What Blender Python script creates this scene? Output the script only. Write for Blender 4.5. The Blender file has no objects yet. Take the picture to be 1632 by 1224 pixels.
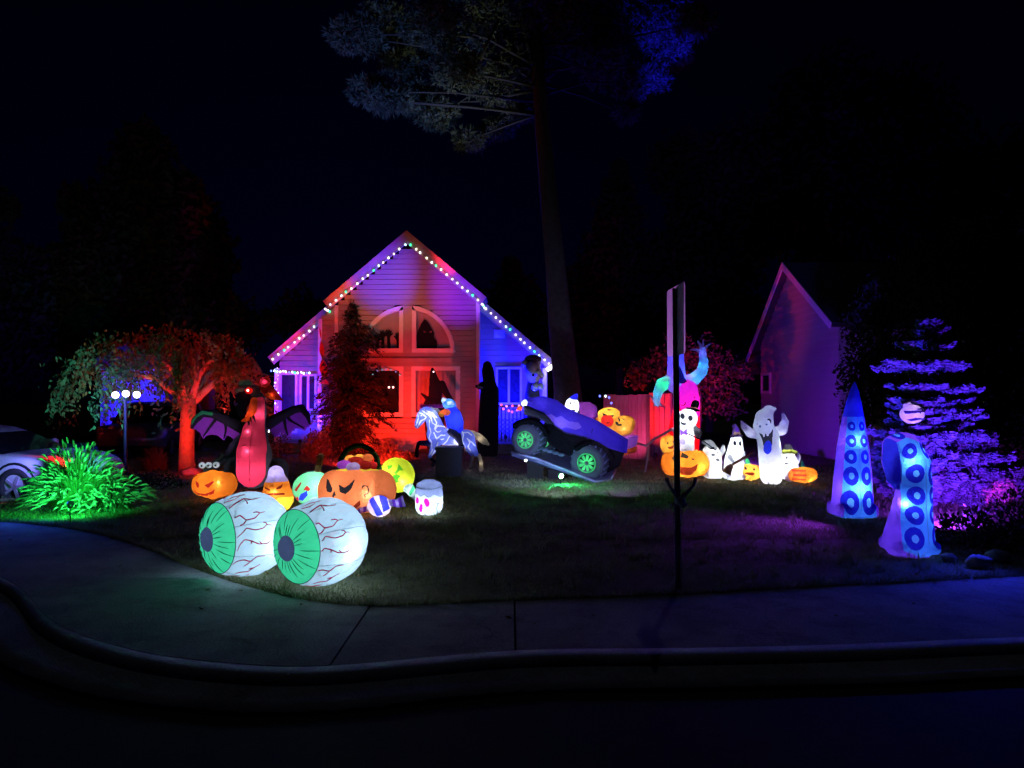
import bpy, bmesh, math, random
import numpy as np
from mathutils import Vector, Matrix, Quaternion
from mathutils.bvhtree import BVHTree

S = bpy.context.scene
COL = S.collection
R = math.radians
rng = np.random.default_rng(7)
random.seed(7)

# ------------------------------------------------------------------ camera
CAM_H = 1.6
TILT = R(1.23)
F = 1165.0                       # focal length in pixels of the 1632 px wide photograph
cam_d = bpy.data.cameras.new('camera')
cam = bpy.data.objects.new('camera', cam_d)
COL.objects.link(cam)
cam.location = (0, 0, CAM_H)
cam.rotation_euler = (R(90) + TILT, 0, 0)
cam_d.sensor_width = 36
cam_d.lens = 36 * F / 1632
cam_d.clip_start = 0.05
cam_d.clip_end = 600
S.camera = cam

# ------------------------------------------------------------------ night sky, faint moonlight, exposure
w = bpy.data.worlds.new('World')
S.world = w
w.use_nodes = True
wn = w.node_tree
for n in list(wn.nodes):
    wn.nodes.remove(n)
sky = wn.nodes.new('ShaderNodeTexSky')
sky.sky_type = 'NISHITA'
sky.sun_disc = False
sky.sun_elevation = R(4)
sky.sun_rotation = R(-12)
tint = wn.nodes.new('ShaderNodeMix')
tint.data_type = 'RGBA'
tint.blend_type = 'MULTIPLY'
tint.inputs[0].default_value = 1
tint.inputs[7].default_value = (0.002, 0.006, 0.30, 1)
bgn = wn.nodes.new('ShaderNodeBackground')
bgn.inputs['Strength'].default_value = 0.0027
wo = wn.nodes.new('ShaderNodeOutputWorld')
wn.links.new(sky.outputs[0], tint.inputs[6])
wn.links.new(tint.outputs[2], bgn.inputs['Color'])
wn.links.new(bgn.outputs[0], wo.inputs['Surface'])
ml = bpy.data.lights.new('moonlight', 'SUN')
ml.energy = 0.017
ml.color = (0.75, 0.85, 1.0)
ml.angle = R(0.5)
mo = bpy.data.objects.new('moonlight', ml)
mo.rotation_euler = (R(-30), R(12), 0)
COL.objects.link(mo)
S.view_settings.view_transform = 'Standard'
S.view_settings.look = 'None'
S.view_settings.exposure = 0.3
S.view_settings.gamma = 1
S.view_settings.use_curve_mapping = False
S.render.engine = 'CYCLES'
cy = S.cycles
cy.use_denoising = True
cy.max_bounces = 6
cy.diffuse_bounces = 3
cy.glossy_bounces = 2
cy.transmission_bounces = 4
cy.transparent_max_bounces = 12
cy.sample_clamp_indirect = 2.0
cy.use_light_tree = True
cy.caustics_reflective = False
cy.caustics_refractive = False

# ------------------------------------------------------------------ pixel helpers: where a thing stands on the ground
_c, _s = math.cos(TILT), math.sin(TILT)
def ray(px, py):
    a, b = (px - 816) / F, (612 - py) / F
    return Vector((a, _c - b * _s, _s + b * _c))
def ground(px, py, z=0.0):
    d = ray(px, py)
    t = (z - CAM_H) / d.z
    return Vector((d.x * t, d.y * t, z))
def at(px, py, Y):
    d = ray(px, py)
    t = Y / d.y
    return Vector((d.x * t, Y, CAM_H + d.z * t))
def scale_at(Y):
    return F / Y                 # px per metre at distance Y

# ------------------------------------------------------------------ materials
MATS = {}
def _new(name):
    m = bpy.data.materials.new(name)
    m.use_nodes = True
    nt = m.node_tree
    for n in list(nt.nodes):
        nt.nodes.remove(n)
    out = nt.nodes.new('ShaderNodeOutputMaterial')
    return m, nt, out
def _vary(nt, color, scale, amt, dark=0.55, detail=4):
    tc = nt.nodes.new('ShaderNodeTexCoord')
    nz = nt.nodes.new('ShaderNodeTexNoise')
    nz.inputs['Scale'].default_value = scale
    nz.inputs['Detail'].default_value = detail
    nt.links.new(tc.outputs['Object'], nz.inputs['Vector'])
    mx = nt.nodes.new('ShaderNodeMix')
    mx.data_type = 'RGBA'
    mx.inputs[6].default_value = tuple(c * dark for c in color[:3]) + (1,)
    mx.inputs[7].default_value = tuple(color[:3]) + (1,)
    mp = nt.nodes.new('ShaderNodeMapRange')
    mp.inputs[1].default_value = 0.5 - amt
    mp.inputs[2].default_value = 0.5 + amt * 0.3
    nt.links.new(nz.outputs[0], mp.inputs[0])
    nt.links.new(mp.outputs[0], mx.inputs[0])
    return tc, nz, mx.outputs[2]
def _bump(nt, tc, scale, dist, strength=0.5):
    nz = nt.nodes.new('ShaderNodeTexNoise')
    nz.inputs['Scale'].default_value = scale
    nz.inputs['Detail'].default_value = 3
    nt.links.new(tc.outputs['Object'], nz.inputs['Vector'])
    bp = nt.nodes.new('ShaderNodeBump')
    bp.inputs['Strength'].default_value = strength
    bp.inputs['Distance'].default_value = dist
    nt.links.new(nz.outputs[0], bp.inputs['Height'])
    return bp.outputs[0]
def solid(name, color, rough=0.7, scale=9, amt=0.25, dark=0.6, bump=0.0, bscale=40, metal=0.0, spec=0.4):
    if name in MATS:
        return MATS[name]
    m, nt, out = _new(name)
    b = nt.nodes.new('ShaderNodeBsdfPrincipled')
    tc, nz, c = _vary(nt, color, scale, amt, dark)
    nt.links.new(c, b.inputs['Base Color'])
    b.inputs['Roughness'].default_value = rough
    b.inputs['Metallic'].default_value = metal
    b.inputs['Specular IOR Level'].default_value = spec
    if bump:
        nt.links.new(_bump(nt, tc, bscale, bump), b.inputs['Normal'])
    nt.links.new(b.outputs[0], out.inputs['Surface'])
    MATS[name] = m
    return m
def fabric(name, color, clear=0.13, trans=0.45):
    """thin nylon of an inflatable: scatters the light of the lamp inside it, and lets a little straight through"""
    if name in MATS:
        return MATS[name]
    m, nt, out = _new(name)
    tc, nz, c = _vary(nt, color, 7, 0.3, 0.86, 2)
    nrm = _bump(nt, tc, 9, 0.06, 0.55)
    tr = nt.nodes.new('ShaderNodeBsdfTranslucent')
    df = nt.nodes.new('ShaderNodeBsdfDiffuse')
    tp = nt.nodes.new('ShaderNodeBsdfTransparent')
    tp.inputs[0].default_value = tuple(min(1, 0.15 + 0.85 * x) for x in color[:3]) + (1,)
    dim = nt.nodes.new('ShaderNodeMix')
    dim.data_type = 'RGBA'
    dim.blend_type = 'MULTIPLY'
    dim.inputs[0].default_value = 1
    dim.inputs[7].default_value = (.4, .4, .4, 1)
    nt.links.new(c, dim.inputs[6])
    nt.links.new(c, tr.inputs['Color'])
    nt.links.new(dim.outputs[2], df.inputs['Color'])
    for n in (tr, df):
        nt.links.new(nrm, n.inputs['Normal'])
    m1 = nt.nodes.new('ShaderNodeMixShader')
    m1.inputs[0].default_value = trans
    nt.links.new(df.outputs[0], m1.inputs[1])
    nt.links.new(tr.outputs[0], m1.inputs[2])
    m2 = nt.nodes.new('ShaderNodeMixShader')
    m2.inputs[0].default_value = clear
    nt.links.new(m1.outputs[0], m2.inputs[1])
    nt.links.new(tp.outputs[0], m2.inputs[2])
    nt.links.new(m2.outputs[0], out.inputs['Surface'])
    MATS[name] = m
    return m
def leafy(name, color, var=0.6, trans=0.3):
    if name in MATS:
        return MATS[name]
    m, nt, out = _new(name)
    tc, nz, c = _vary(nt, color, 1.6, 0.3, var, 5)
    tr = nt.nodes.new('ShaderNodeBsdfTranslucent')
    df = nt.nodes.new('ShaderNodeBsdfDiffuse')
    for n in (tr, df):
        nt.links.new(c, n.inputs['Color'])
    m1 = nt.nodes.new('ShaderNodeMixShader')
    m1.inputs[0].default_value = trans
    nt.links.new(df.outputs[0], m1.inputs[1])
    nt.links.new(tr.outputs[0], m1.inputs[2])
    nt.links.new(m1.outputs[0], out.inputs['Surface'])
    MATS[name] = m
    return m
def glow(name, color, strength, sample=False):
    if name in MATS:
        return MATS[name]
    m, nt, out = _new(name)
    e = nt.nodes.new('ShaderNodeEmission')
    e.inputs[0].default_value = tuple(color) + (1,)
    e.inputs[1].default_value = strength
    nt.links.new(e.outputs[0], out.inputs['Surface'])
    m.cycles.emission_sampling = 'AUTO' if sample else 'NONE'
    MATS[name] = m
    return m
def glass(name, clear=0.9, tintc=(0.9, 0.95, 1)):
    if name in MATS:
        return MATS[name]
    m, nt, out = _new(name)
    tp = nt.nodes.new('ShaderNodeBsdfTransparent')
    tp.inputs[0].default_value = tuple(tintc) + (1,)
    gl = nt.nodes.new('ShaderNodeBsdfGlossy')
    gl.inputs['Roughness'].default_value = 0.06
    mx = nt.nodes.new('ShaderNodeMixShader')
    mx.inputs[0].default_value = 1 - clear
    nt.links.new(tp.outputs[0], mx.inputs[1])
    nt.links.new(gl.outputs[0], mx.inputs[2])
    nt.links.new(mx.outputs[0], out.inputs['Surface'])
    MATS[name] = m
    return m

# ------------------------------------------------------------------ objects
def tag(o, label=None, cat=None, group=None, kind=None):
    if label: o['label'] = label
    if cat: o['category'] = cat
    if group: o['group'] = group
    if kind: o['kind'] = kind
    return o
def thing(name, label, cat, loc=(0, 0, 0), rz=0, group=None):
    o = bpy.data.objects.new(name, None)
    o.empty_display_size = 0.1
    COL.objects.link(o)
    o.location = loc
    o.rotation_euler = (0, 0, rz)
    return tag(o, label, cat, group)
def link(name, me, mat=None, parent=None, loc=None):
    o = bpy.data.objects.new(name, me)
    COL.objects.link(o)
    if mat is not None and not me.materials:
        me.materials.append(mat)
    if parent is not None:
        o.parent = parent
    if loc is not None:
        o.location = loc
    return o
def mesh_np(name, V, Fc, smooth=True, normals=None):
    """numpy verts (N,3) and equal sized faces (M,k)"""
    V = np.asarray(V, dtype=np.float32); Fc = np.asarray(Fc, dtype=np.int32)
    me = bpy.data.meshes.new(name)
    me.vertices.add(len(V)); me.vertices.foreach_set('co', V.ravel())
    k = Fc.shape[1]
    me.loops.add(Fc.size); me.loops.foreach_set('vertex_index', Fc.ravel())
    me.polygons.add(len(Fc))
    me.polygons.foreach_set('loop_start', np.arange(0, Fc.size, k, dtype=np.int32))
    me.polygons.foreach_set('use_smooth', np.full(len(Fc), smooth))
    me.update(calc_edges=True)
    if normals is not None:
        try:
            me.normals_split_custom_set_from_vertices(np.asarray(normals, dtype=np.float64).tolist())
        except Exception:
            pass
    return me
def mesh_py(name, V, Fc, smooth=False):
    me = bpy.data.meshes.new(name)
    me.from_pydata([tuple(v) for v in V], [], [tuple(f) for f in Fc])
    if smooth:
        me.polygons.foreach_set('use_smooth', [True] * len(me.polygons))
    me.update()
    return me
def soup(name, P, mat, parent=None, smooth=False):
    """P (N,k,3): N separate k-gons as one mesh"""
    P = np.asarray(P, dtype=np.float32)
    n, k = P.shape[:2]
    me = mesh_np(name, P.reshape(-1, 3), np.arange(n * k).reshape(n, k), smooth)
    return link(name, me, mat, parent)

class MB:
    """collects simple solids and links them as one mesh"""
    def __init__(s): s.V = []; s.F = []
    def add(s, V, Fc):
        b = len(s.V)
        s.V += [tuple(v) for v in V]
        s.F += [tuple(b + i for i in f) for f in Fc]
    def box(s, c, h, rot=None):
        c = Vector(c)
        P = []
        for z in (-1, 1):
            for x, y in ((-1, -1), (1, -1), (1, 1), (-1, 1)):
                v = Vector((x * h[0], y * h[1], z * h[2]))
                if rot is not None: v = rot @ v
                P.append(c + v)
        s.add(P, [(3, 2, 1, 0), (4, 5, 6, 7), (0, 1, 5, 4), (1, 2, 6, 5), (2, 3, 7, 6), (3, 0, 4, 7)])
        return s
    def prism(s, poly, depth, fr):
        """poly 2D list; fr(x, y, d) -> world; extruded from d=0 to depth"""
        n = len(poly)
        a = sum(poly[i][0] * poly[(i + 1) % n][1] - poly[(i + 1) % n][0] * poly[i][1] for i in range(n))
        if a < 0: poly = poly[::-1]
        P = [fr(x, y, 0) for x, y in poly] + [fr(x, y, depth) for x, y in poly]
        s.add(P, [tuple(range(n)), tuple(range(2 * n - 1, n - 1, -1))] +
              [((i + 1) % n, i, n + i, n + (i + 1) % n) for i in range(n)])
        return s
    def tube(s, pts, rad, seg=8, cap=True):
        pts = [Vector(p) for p in pts]
        n = len(pts)
        if not hasattr(rad, '__len__'): rad = [rad] * n
        V = []
        up = None
        for i, p in enumerate(pts):
            t = (pts[min(i + 1, n - 1)] - pts[max(i - 1, 0)])
            if t.length < 1e-9: t = Vector((0, 0, 1))
            t.normalize()
            if up is None:
                up = Vector((0, 0, 1)) if abs(t.z) < 0.9 else Vector((1, 0, 0))
            a = t.cross(up)
            if a.length < 1e-6: a = t.orthogonal()
            a.normalize()
            up = a.cross(t); b = up
            for k in range(seg):
                q = 2 * math.pi * k / seg
                V.append(p + (a * math.cos(q) + b * math.sin(q)) * rad[i])
        Fc = [(i * seg + k, i * seg + (k + 1) % seg, (i + 1) * seg + (k + 1) % seg, (i + 1) * seg + k)
              for i in range(n - 1) for k in range(seg)]
        if cap:
            Fc += [tuple(range(seg - 1, -1, -1)), tuple((n - 1) * seg + k for k in range(seg))]
        s.add(V, Fc)
        return s
    def lathe(s, prof, c, axis, seg=24):
        """prof list of (along, radius) turned about axis through c"""
        q = Vector(axis).to_track_quat('Z', 'Y')
        c = Vector(c)
        V = []
        for a, r in prof:
            for k in range(seg):
                t = 2 * math.pi * k / seg
                V.append(c + q @ Vector((r * math.cos(t), r * math.sin(t), a)))
        n = len(prof)
        Fc = [(i * seg + k, i * seg + (k + 1) % seg, (i + 1) * seg + (k + 1) % seg, (i + 1) * seg + k)
              for i in range(n - 1) for k in range(seg)]
        s.add(V, Fc)
        return s
    def ball(s, c, r, seg=14, rings=9):
        c = Vector(c)
        if not hasattr(r, '__len__'): r = (r, r, r)
        prof = [(math.cos(math.pi * i / rings), math.sin(math.pi * i / rings)) for i in range(rings + 1)]
        V = [c + Vector((r[0] * p[1] * math.cos(2 * math.pi * k / seg), r[1] * p[1] * math.sin(2 * math.pi * k / seg), r[2] * p[0]))
             for p in prof for k in range(seg)]
        s.add(V, [(i * seg + k, (i + 1) * seg + k, (i + 1) * seg + (k + 1) % seg, i * seg + (k + 1) % seg)
                  for i in range(rings) for k in range(seg)])
        return s
    def build(s, name, mat, parent=None, smooth=False, loc=None):
        return link(name, mesh_py(name, s.V, s.F, smooth), mat, parent, loc)

def lamp(name, loc, power, color, size=0.03, parent=None):
    l = bpy.data.lights.new(name, 'POINT')
    l.energy = power; l.color = color; l.shadow_soft_size = size
    o = bpy.data.objects.new(name, l)
    COL.objects.link(o)
    o.location = loc
    if parent is not None: o.parent = parent
    return o
def spot(name, loc, target, power, color, angle=60, blend=0.6, size=0.05, parent=None):
    l = bpy.data.lights.new(name, 'SPOT')
    l.energy = power; l.color = color; l.shadow_soft_size = size
    l.spot_size = R(angle); l.spot_blend = blend
    o = bpy.data.objects.new(name, l)
    COL.objects.link(o)
    o.location = loc
    o.rotation_euler = (Vector(target) - Vector(loc)).to_track_quat('-Z', 'Y').to_euler()
    return o

# ------------------------------------------------------------------ soft shapes: signed distance field -> surface nets
def surface_nets(D, org, h):
    nx, ny, nz = D.shape
    inside = D < 0
    cnt = np.zeros((nx - 1, ny - 1, nz - 1)); acc = np.zeros((nx - 1, ny - 1, nz - 1, 3))
    ix = np.stack(np.meshgrid(np.arange(nx - 1), np.arange(ny - 1), np.arange(nz - 1), indexing='ij'), -1)
    cs = [(i, j, k) for i in (0, 1) for j in (0, 1) for k in (0, 1)]
    sl = lambda A, c: A[c[0]:nx - 1 + c[0], c[1]:ny - 1 + c[1], c[2]:nz - 1 + c[2]]
    for a in cs:
        for ax in range(3):
            if a[ax]: continue
            b = list(a); b[ax] = 1
            da, db = sl(D, a), sl(D, b)
            m = sl(inside, a) != sl(inside, b)
            t = np.where(m, da / np.where(m, da - db, 1), 0)
            p = np.zeros(t.shape + (3,)); p[...] = a
            p[..., ax] += t
            acc += p * m[..., None]
            cnt += m
    act = cnt > 0
    idx = -np.ones(act.shape, dtype=np.int64)
    idx[act] = np.arange(act.sum())
    V = (ix[act] + acc[act] / cnt[act][:, None]) * h + org
    Q = []
    I = inside
    for ax in range(3):
        sh = [slice(1, -1)] * 3
        sh[ax] = slice(0, -1)
        sh2 = list(sh); sh2[ax] = slice(1, None)
        a, b = I[tuple(sh)], I[tuple(sh2)]
        for flip, m in ((False, a & ~b), (True, ~a & b)):
            e = np.argwhere(m)
            if not len(e): continue
            e = e + np.array([0 if i == ax else 1 for i in range(3)])
            u, v = (ax + 1) % 3, (ax + 2) % 3
            def off(du, dv):
                q = e.copy(); q[:, u] -= du; q[:, v] -= dv
                return idx[q[:, 0], q[:, 1], q[:, 2]]
            f = np.stack([off(1, 1), off(0, 1), off(0, 0), off(1, 0)], 1)
            if flip: f = f[:, ::-1]
            Q.append(f)
    return V, np.concatenate(Q)

def in_poly(x, y, poly):
    r = np.zeros(x.shape, bool)
    n = len(poly)
    for i in range(n):
        x1, y1 = poly[i]; x2, y2 = poly[(i + 1) % n]
        if y1 == y2: continue
        c = ((y1 > y) != (y2 > y)) & (x < (x2 - x1) * (y - y1) / (y2 - y1) + x1)
        r ^= c
    return r
def seg_dist(x, y, pl):
    d = np.full(x.shape, 1e9)
    for (x1, y1), (x2, y2) in zip(pl[:-1], pl[1:]):
        L = (x2 - x1) ** 2 + (y2 - y1) ** 2 + 1e-9
        t = np.clip(((x - x1) * (x2 - x1) + (y - y1) * (y2 - y1)) / L, 0, 1)
        d = np.minimum(d, np.hypot(x - x1 - t * (x2 - x1), y - y1 - t * (y2 - y1)))
    return d
def ell(u, w, ru, rw, rot=0, n=20):
    c, s = math.cos(R(rot)), math.sin(R(rot))
    return [(u + ru * math.cos(t) * c - rw * math.sin(t) * s, w + ru * math.cos(t) * s + rw * math.sin(t) * c)
            for t in [2 * math.pi * i / n for i in range(n)]]

GAIN = 4.6
class Fig:
    """one soft thing, drawn in photograph pixels on the plane where it stands: u right, w down, v towards the back"""
    def __init__(s, name, label, cat, px0, py0, group=None, vox=1.4, Y=None, zoom=None):
        g = ground(px0, py0) if Y is None else Vector((at(px0, py0, Y).x, Y, 0))
        s.px0, s.py0 = px0, py0
        s.s = scale_at(g.y)
        if Y is not None:
            g.z = 0
            s.py0 = None
            for k in range(60):       # pixel row of the ground at this distance
                pass
            # ground row: solve at(px,py,Y).z = 0
            lo, hi = 640, 2000
            for _ in range(50):
                mid = (lo + hi) / 2
                if at(px0, mid, Y).z > 0: lo = mid
                else: hi = mid
            s.py0 = lo
        s.root = thing(name, label, cat, g, 0, group)
        s.Y = g.y
        s.vox = vox
        s.P = []; s.prints = []
        s.z = zoom            # (x0, y0, factor) of an enlarged crop the figure was measured in
        s.built = {}
    # pixel -> local metres
    def L(s, u, w, v=0):
        if s.z: u, w = s.z[0] + u / s.z[2], s.z[1] + w / s.z[2]; v = v / s.z[2]
        return Vector(((u - s.px0) / s.s, v / s.s, (s.py0 - w) / s.s))
    def _c(s, u, w, v=0):
        if s.z: return s.z[0] + u / s.z[2], s.z[1] + w / s.z[2], v / s.z[2]
        return u, w, v
    def _k(s, r):
        return r / s.z[2] if s.z else r
    def ball(s, u, w, v, ru, rw=None, rv=None, part='body', mat=None, rot=0, k=3):
        rw = ru if rw is None else rw
        rv = min(ru, rw) if rv is None else rv
        u, w, v = s._c(u, w, v)
        ru, rw, rv = s._k(ru), s._k(rw), s._k(rv)
        c, sn = math.cos(R(rot)), math.sin(R(rot))
        def f(U, W, V):
            x, y, z = U - u, W - w, V - v
            x, y = x * c + y * sn, -x * sn + y * c
            q = np.sqrt((x / ru) ** 2 + (y / rw) ** 2 + (z / rv) ** 2)
            g = np.sqrt((x / ru ** 2) ** 2 + (y / rw ** 2) ** 2 + (z / rv ** 2) ** 2) + 1e-6
            return q * (q - 1) / g
        m = max(ru, rw)
        s.P.append((f, (u - m, u + m, w - m, w + m, v - rv, v + rv), part, mat, k))
        return s
    def limb(s, pts, part='body', mat=None, k=3, flat=1.0):
        q = []
        for p in pts:
            u, w, v = s._c(p[0], p[1], p[2])
            q.append((u, w, v, s._k(p[3])))
        def f(U, W, V):
            D = np.full(U.shape, 1e9)
            for a, b in zip(q[:-1], q[1:]):
                d = [b[i] - a[i] for i in range(3)]
                L = sum(x * x for x in d) + 1e-9
                t = np.clip(((U - a[0]) * d[0] + (W - a[1]) * d[1] + (V - a[2]) * d[2]) / L, 0, 1)
                e = np.sqrt((U - a[0] - t * d[0]) ** 2 + (W - a[1] - t * d[1]) ** 2 + ((V - a[2] - t * d[2]) / flat) ** 2)
                D = np.minimum(D, e - (a[3] + t * (b[3] - a[3])))
            return D
        bb = (min(p[0] - p[3] for p in q), max(p[0] + p[3] for p in q), min(p[1] - p[3] for p in q), max(p[1] + p[3] for p in q),
              min(p[2] - p[3] * flat for p in q), max(p[2] + p[3] * flat for p in q))
        s.P.append((f, bb, part, mat, k))
        return s
    def box(s, u, w, v, hu, hw, hv, r=2, part='body', mat=None, rot=0, k=1, yaw=0):
        u, w, v = s._c(u, w, v)
        hu, hw, hv, r = s._k(hu), s._k(hw), s._k(hv), s._k(r)
        c, sn = math.cos(R(rot)), math.sin(R(rot))
        def f(U, W, V):
            x, y, z = U - u, W - w, V - v
            x, y = x * c + y * sn, -x * sn + y * c
            a, b, d = np.abs(x) - hu + r, np.abs(y) - hw + r, np.abs(z) - hv + r
            return np.sqrt(np.maximum(a, 0) ** 2 + np.maximum(b, 0) ** 2 + np.maximum(d, 0) ** 2) + np.minimum(np.maximum(a, np.maximum(b, d)), 0) - r
        m = math.hypot(hu, hw)
        s.P.append((f, (u - m, u + m, w - m, w + m, v - hv, v + hv), part, mat, k))
        return s
    def slab(s, poly, v0, v1, r=2, part='body', mat=None, k=1, lean=0.0):
        """rounded extruded outline; lean moves it back (px per px of u)"""
        q = [s._c(a, b)[:2] for a, b in poly]
        v0, v1, r = s._k(v0), s._k(v1), s._k(r)
        u0 = sum(p[0] for p in q) / len(q)
        def f(U, W, V):
            V = V - lean * (U - u0)
            d2 = seg_dist(U, W, q + [q[0]])
            d2 = np.where(in_poly(U, W, q), -d2, d2) + r
            dz = np.abs(V - (v0 + v1) / 2) - (v1 - v0) / 2 + r
            return np.sqrt(np.maximum(d2, 0) ** 2 + np.maximum(dz, 0) ** 2) + np.minimum(np.maximum(d2, dz), 0) - r
        us = [p[0] for p in q]; ws = [p[1] for p in q]
        e = abs(lean) * (max(us) - min(us)) / 2 + 1
        s.P.append((f, (min(us), max(us), min(ws), max(ws), v0 - e, v1 + e), part, mat, k))
        return s
    def poly(s, pts, part, mat, on=None):
        s.prints.append(('p', [s._c(a, b)[:2] for a, b in pts], part, mat, on)); return s
    def oval(s, u, w, ru, rw, part, mat, rot=0, on=None):
        return s.poly(ell(u, w, ru, rw, rot), part, mat, on)
    def stroke(s, pts, width, part, mat, on=None):
        s.prints.append(('s', [s._c(a, b)[:2] for a, b in pts], part, mat, on, s._k(width) / 2)); return s
    def build(s, smooth_iter=1):
        h = s.vox
        pad = 3 * h + 2.5
        bb = np.array([p[1] for p in s.P])
        lo = np.array([bb[:, 0].min(), bb[:, 2].min(), bb[:, 4].min()]) - pad
        hi = np.array([bb[:, 1].max(), bb[:, 3].max(), bb[:, 5].max()]) + pad
        n = np.ceil((hi - lo) / h).astype(int) + 1
        ax = [lo[i] + h * np.arange(n[i]) for i in range(3)]
        U, W, Vv = np.meshgrid(*ax, indexing='ij')
        D = None
        for f, b, part, mat, k in s.P:
            d = f(U, W, Vv)
            if D is None: D = d
            elif k <= 0.01: D = np.minimum(D, d)
            else:
                if s.z: k = max(k / s.z[2], 0.8)
                hh = np.maximum(k - np.abs(D - d), 0) / k
                D = np.minimum(D, d) - hh * hh * k * 0.25
        V, Q = surface_nets(D, lo, h)
        # one light smoothing pass
        for _ in range(smooth_iter):
            A = np.zeros_like(V); N = np.zeros(len(V))
            for a, b in ((0, 1), (1, 2), (2, 3), (3, 0)):
                np.add.at(A, Q[:, a], V[Q[:, b]]); np.add.at(N, Q[:, a], 1)
                np.add.at(A, Q[:, b], V[Q[:, a]]); np.add.at(N, Q[:, b], 1)
            V = 0.5 * V + 0.5 * A / np.maximum(N, 1)[:, None]
        fc = V[Q].mean(1)
        e1, e2 = V[Q[:, 2]] - V[Q[:, 0]], V[Q[:, 3]] - V[Q[:, 1]]
        fn = np.cross(e1, e2)
        fn /= np.linalg.norm(fn, axis=1)[:, None] + 1e-12
        vn = np.zeros_like(V)
        for a in range(4): np.add.at(vn, Q[:, a], fn)
        vn /= np.linalg.norm(vn, axis=1)[:, None] + 1e-12
        # whose face is it
        dd = np.stack([p[0](fc[:, 0], fc[:, 1], fc[:, 2]) for p in s.P])
        own = dd.argmin(0)
        keys = {}
        ids = np.zeros(len(Q), int)
        order = []
        def key(part, mat, uniq=None):
            kk = (part, mat.name, uniq)
            if kk not in keys:
                keys[kk] = len(order); order.append((part, mat))
            return keys[kk]
        pid = []
        for p in s.P:
            part = p[2]
            uniq = None
            if '#' in part: part, uniq = part.split('#')
            pid.append(key(part, p[3], uniq))
        ids = np.array(pid)[own]
        names = np.array([p[2].split('#')[0] for p in s.P])[own]
        front = fn[:, 2] < 0.15
        for t, pr in enumerate(s.prints):
            if pr[0] == 'p': m = in_poly(fc[:, 0], fc[:, 1], pr[1])
            else: m = seg_dist(fc[:, 0], fc[:, 1], pr[1]) < pr[5]
            m &= front
            if pr[4] is not None: m &= np.isin(names, pr[4] if isinstance(pr[4], (list, tuple)) else [pr[4]])
            fi = np.nonzero(m)[0]
            if not len(fi): continue
            # keep the largest connected piece of the print
            ed = np.sort(np.concatenate([Q[fi][:, [a, (a + 1) % 4]] for a in range(4)]), 1)
            fo = np.tile(np.arange(len(fi)), 4)
            _, iv = np.unique(ed, axis=0, return_inverse=True)
            iv = iv.ravel()
            lab = np.arange(len(fi))
            while True:
                em = np.full(iv.max() + 1, len(fi)); np.minimum.at(em, iv, lab[fo])
                nl = lab.copy(); np.minimum.at(nl, fo, em[iv])
                if (nl == lab).all(): break
                lab = nl
            u_, c_ = np.unique(lab, return_counts=True)
            m[fi[lab != u_[c_.argmax()]]] = False
            part = pr[2]; uniq = 'print%d' % t
            if '#' in part: part, uniq = part.split('#')
            ids[m] = key(part, pr[3], uniq)
        # soften the outline between parts
        E = np.concatenate([Q[:, [0, 1]], Q[:, [1, 2]], Q[:, [2, 3]], Q[:, [3, 0]]])
        eid = np.concatenate([ids] * 4)
        Es = np.sort(E, 1)
        o = np.lexsort((Es[:, 1], Es[:, 0]))
        Es, eid = Es[o], eid[o]
        same = (Es[1:] == Es[:-1]).all(1) & (eid[1:] != eid[:-1])
        B = Es[1:][same]
        for _ in range(3):
            if not len(B): break
            A = V * 0; N = np.zeros(len(V))
            for a, b in ((0, 1), (1, 0)):
                np.add.at(A, B[:, a], V[B[:, b]]); np.add.at(N, B[:, a], 1)
            m = N > 1
            V[m] = 0.5 * V[m] + 0.5 * A[m] / N[m][:, None]
        s.V, s.Q = V, Q
        M = np.stack([(V[:, 0] - s.px0) / s.s, V[:, 2] / s.s, (s.py0 - V[:, 1]) / s.s], 1)
        MN = np.stack([vn[:, 0], vn[:, 2], -vn[:, 1]], 1)
        # (u, w, v) -> (x, y=v, z=-w) keeps the handedness
        s.M = M
        for i, (part, mat) in enumerate(order):
            q = Q[ids == i]
            if not len(q): continue
            uq, inv = np.unique(q, return_inverse=True)
            me = mesh_np(part, M[uq], inv.reshape(-1, 4), True, MN[uq])
            ob = link(part, me, mat, s.root)
            s.built.setdefault(part, []).append(ob)
        s.bvh = None
        return s
    def tree(s):
        if s.bvh is None:
            s.bvh = BVHTree.FromPolygons([tuple(v) for v in s.M], [tuple(int(i) for i in f) for f in s.Q])
        return s.bvh
    def line(s, pts, width, name, mat, parent=None, sub=4, off=0.0):
        """a cord lying on the front of the surface along the given pixels"""
        P = []
        for a, b in zip(pts[:-1], pts[1:]):
            for i in range(sub):
                P.append((a[0] + (b[0] - a[0]) * i / sub, a[1] + (b[1] - a[1]) * i / sub))
        P.append(pts[-1])
        out = []
        for u, w in P:
            p = s.L(u, w)
            hit = s.tree().ray_cast(Vector((p.x, -50, p.z)), Vector((0, 1, 0)))
            if hit[0] is not None: out.append(hit[0] + hit[1] * off)
        if len(out) < 2: return None
        return MB().tube(out, s._k(width) / 2 / s.s, 5).build(name, mat, parent or s.root, True)
    def bulb(s, u, w, v, r, level=1.0, color=(0.8, 0.9, 1.0), show=True, size=2.2):
        """a lamp inside; r: pixels from the lamp to the cloth it lights"""
        p = s.L(u, w, v)
        rr = s._k(r) / s.s
        lamp('inner_lamp', p, 40 * rr * rr * level * GAIN, color, 0.02, s.root)
        if show:
            mb = MB().ball((0, 0, 0), size / s.s, 8, 5)
            nm = 'bulb glass %.2f %.2f %.2f' % tuple(color)
            mb.build('bulb', glow(nm, tuple(0.4 + 0.6 * c for c in color), 16), s.root, True, p)
        return s
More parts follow.
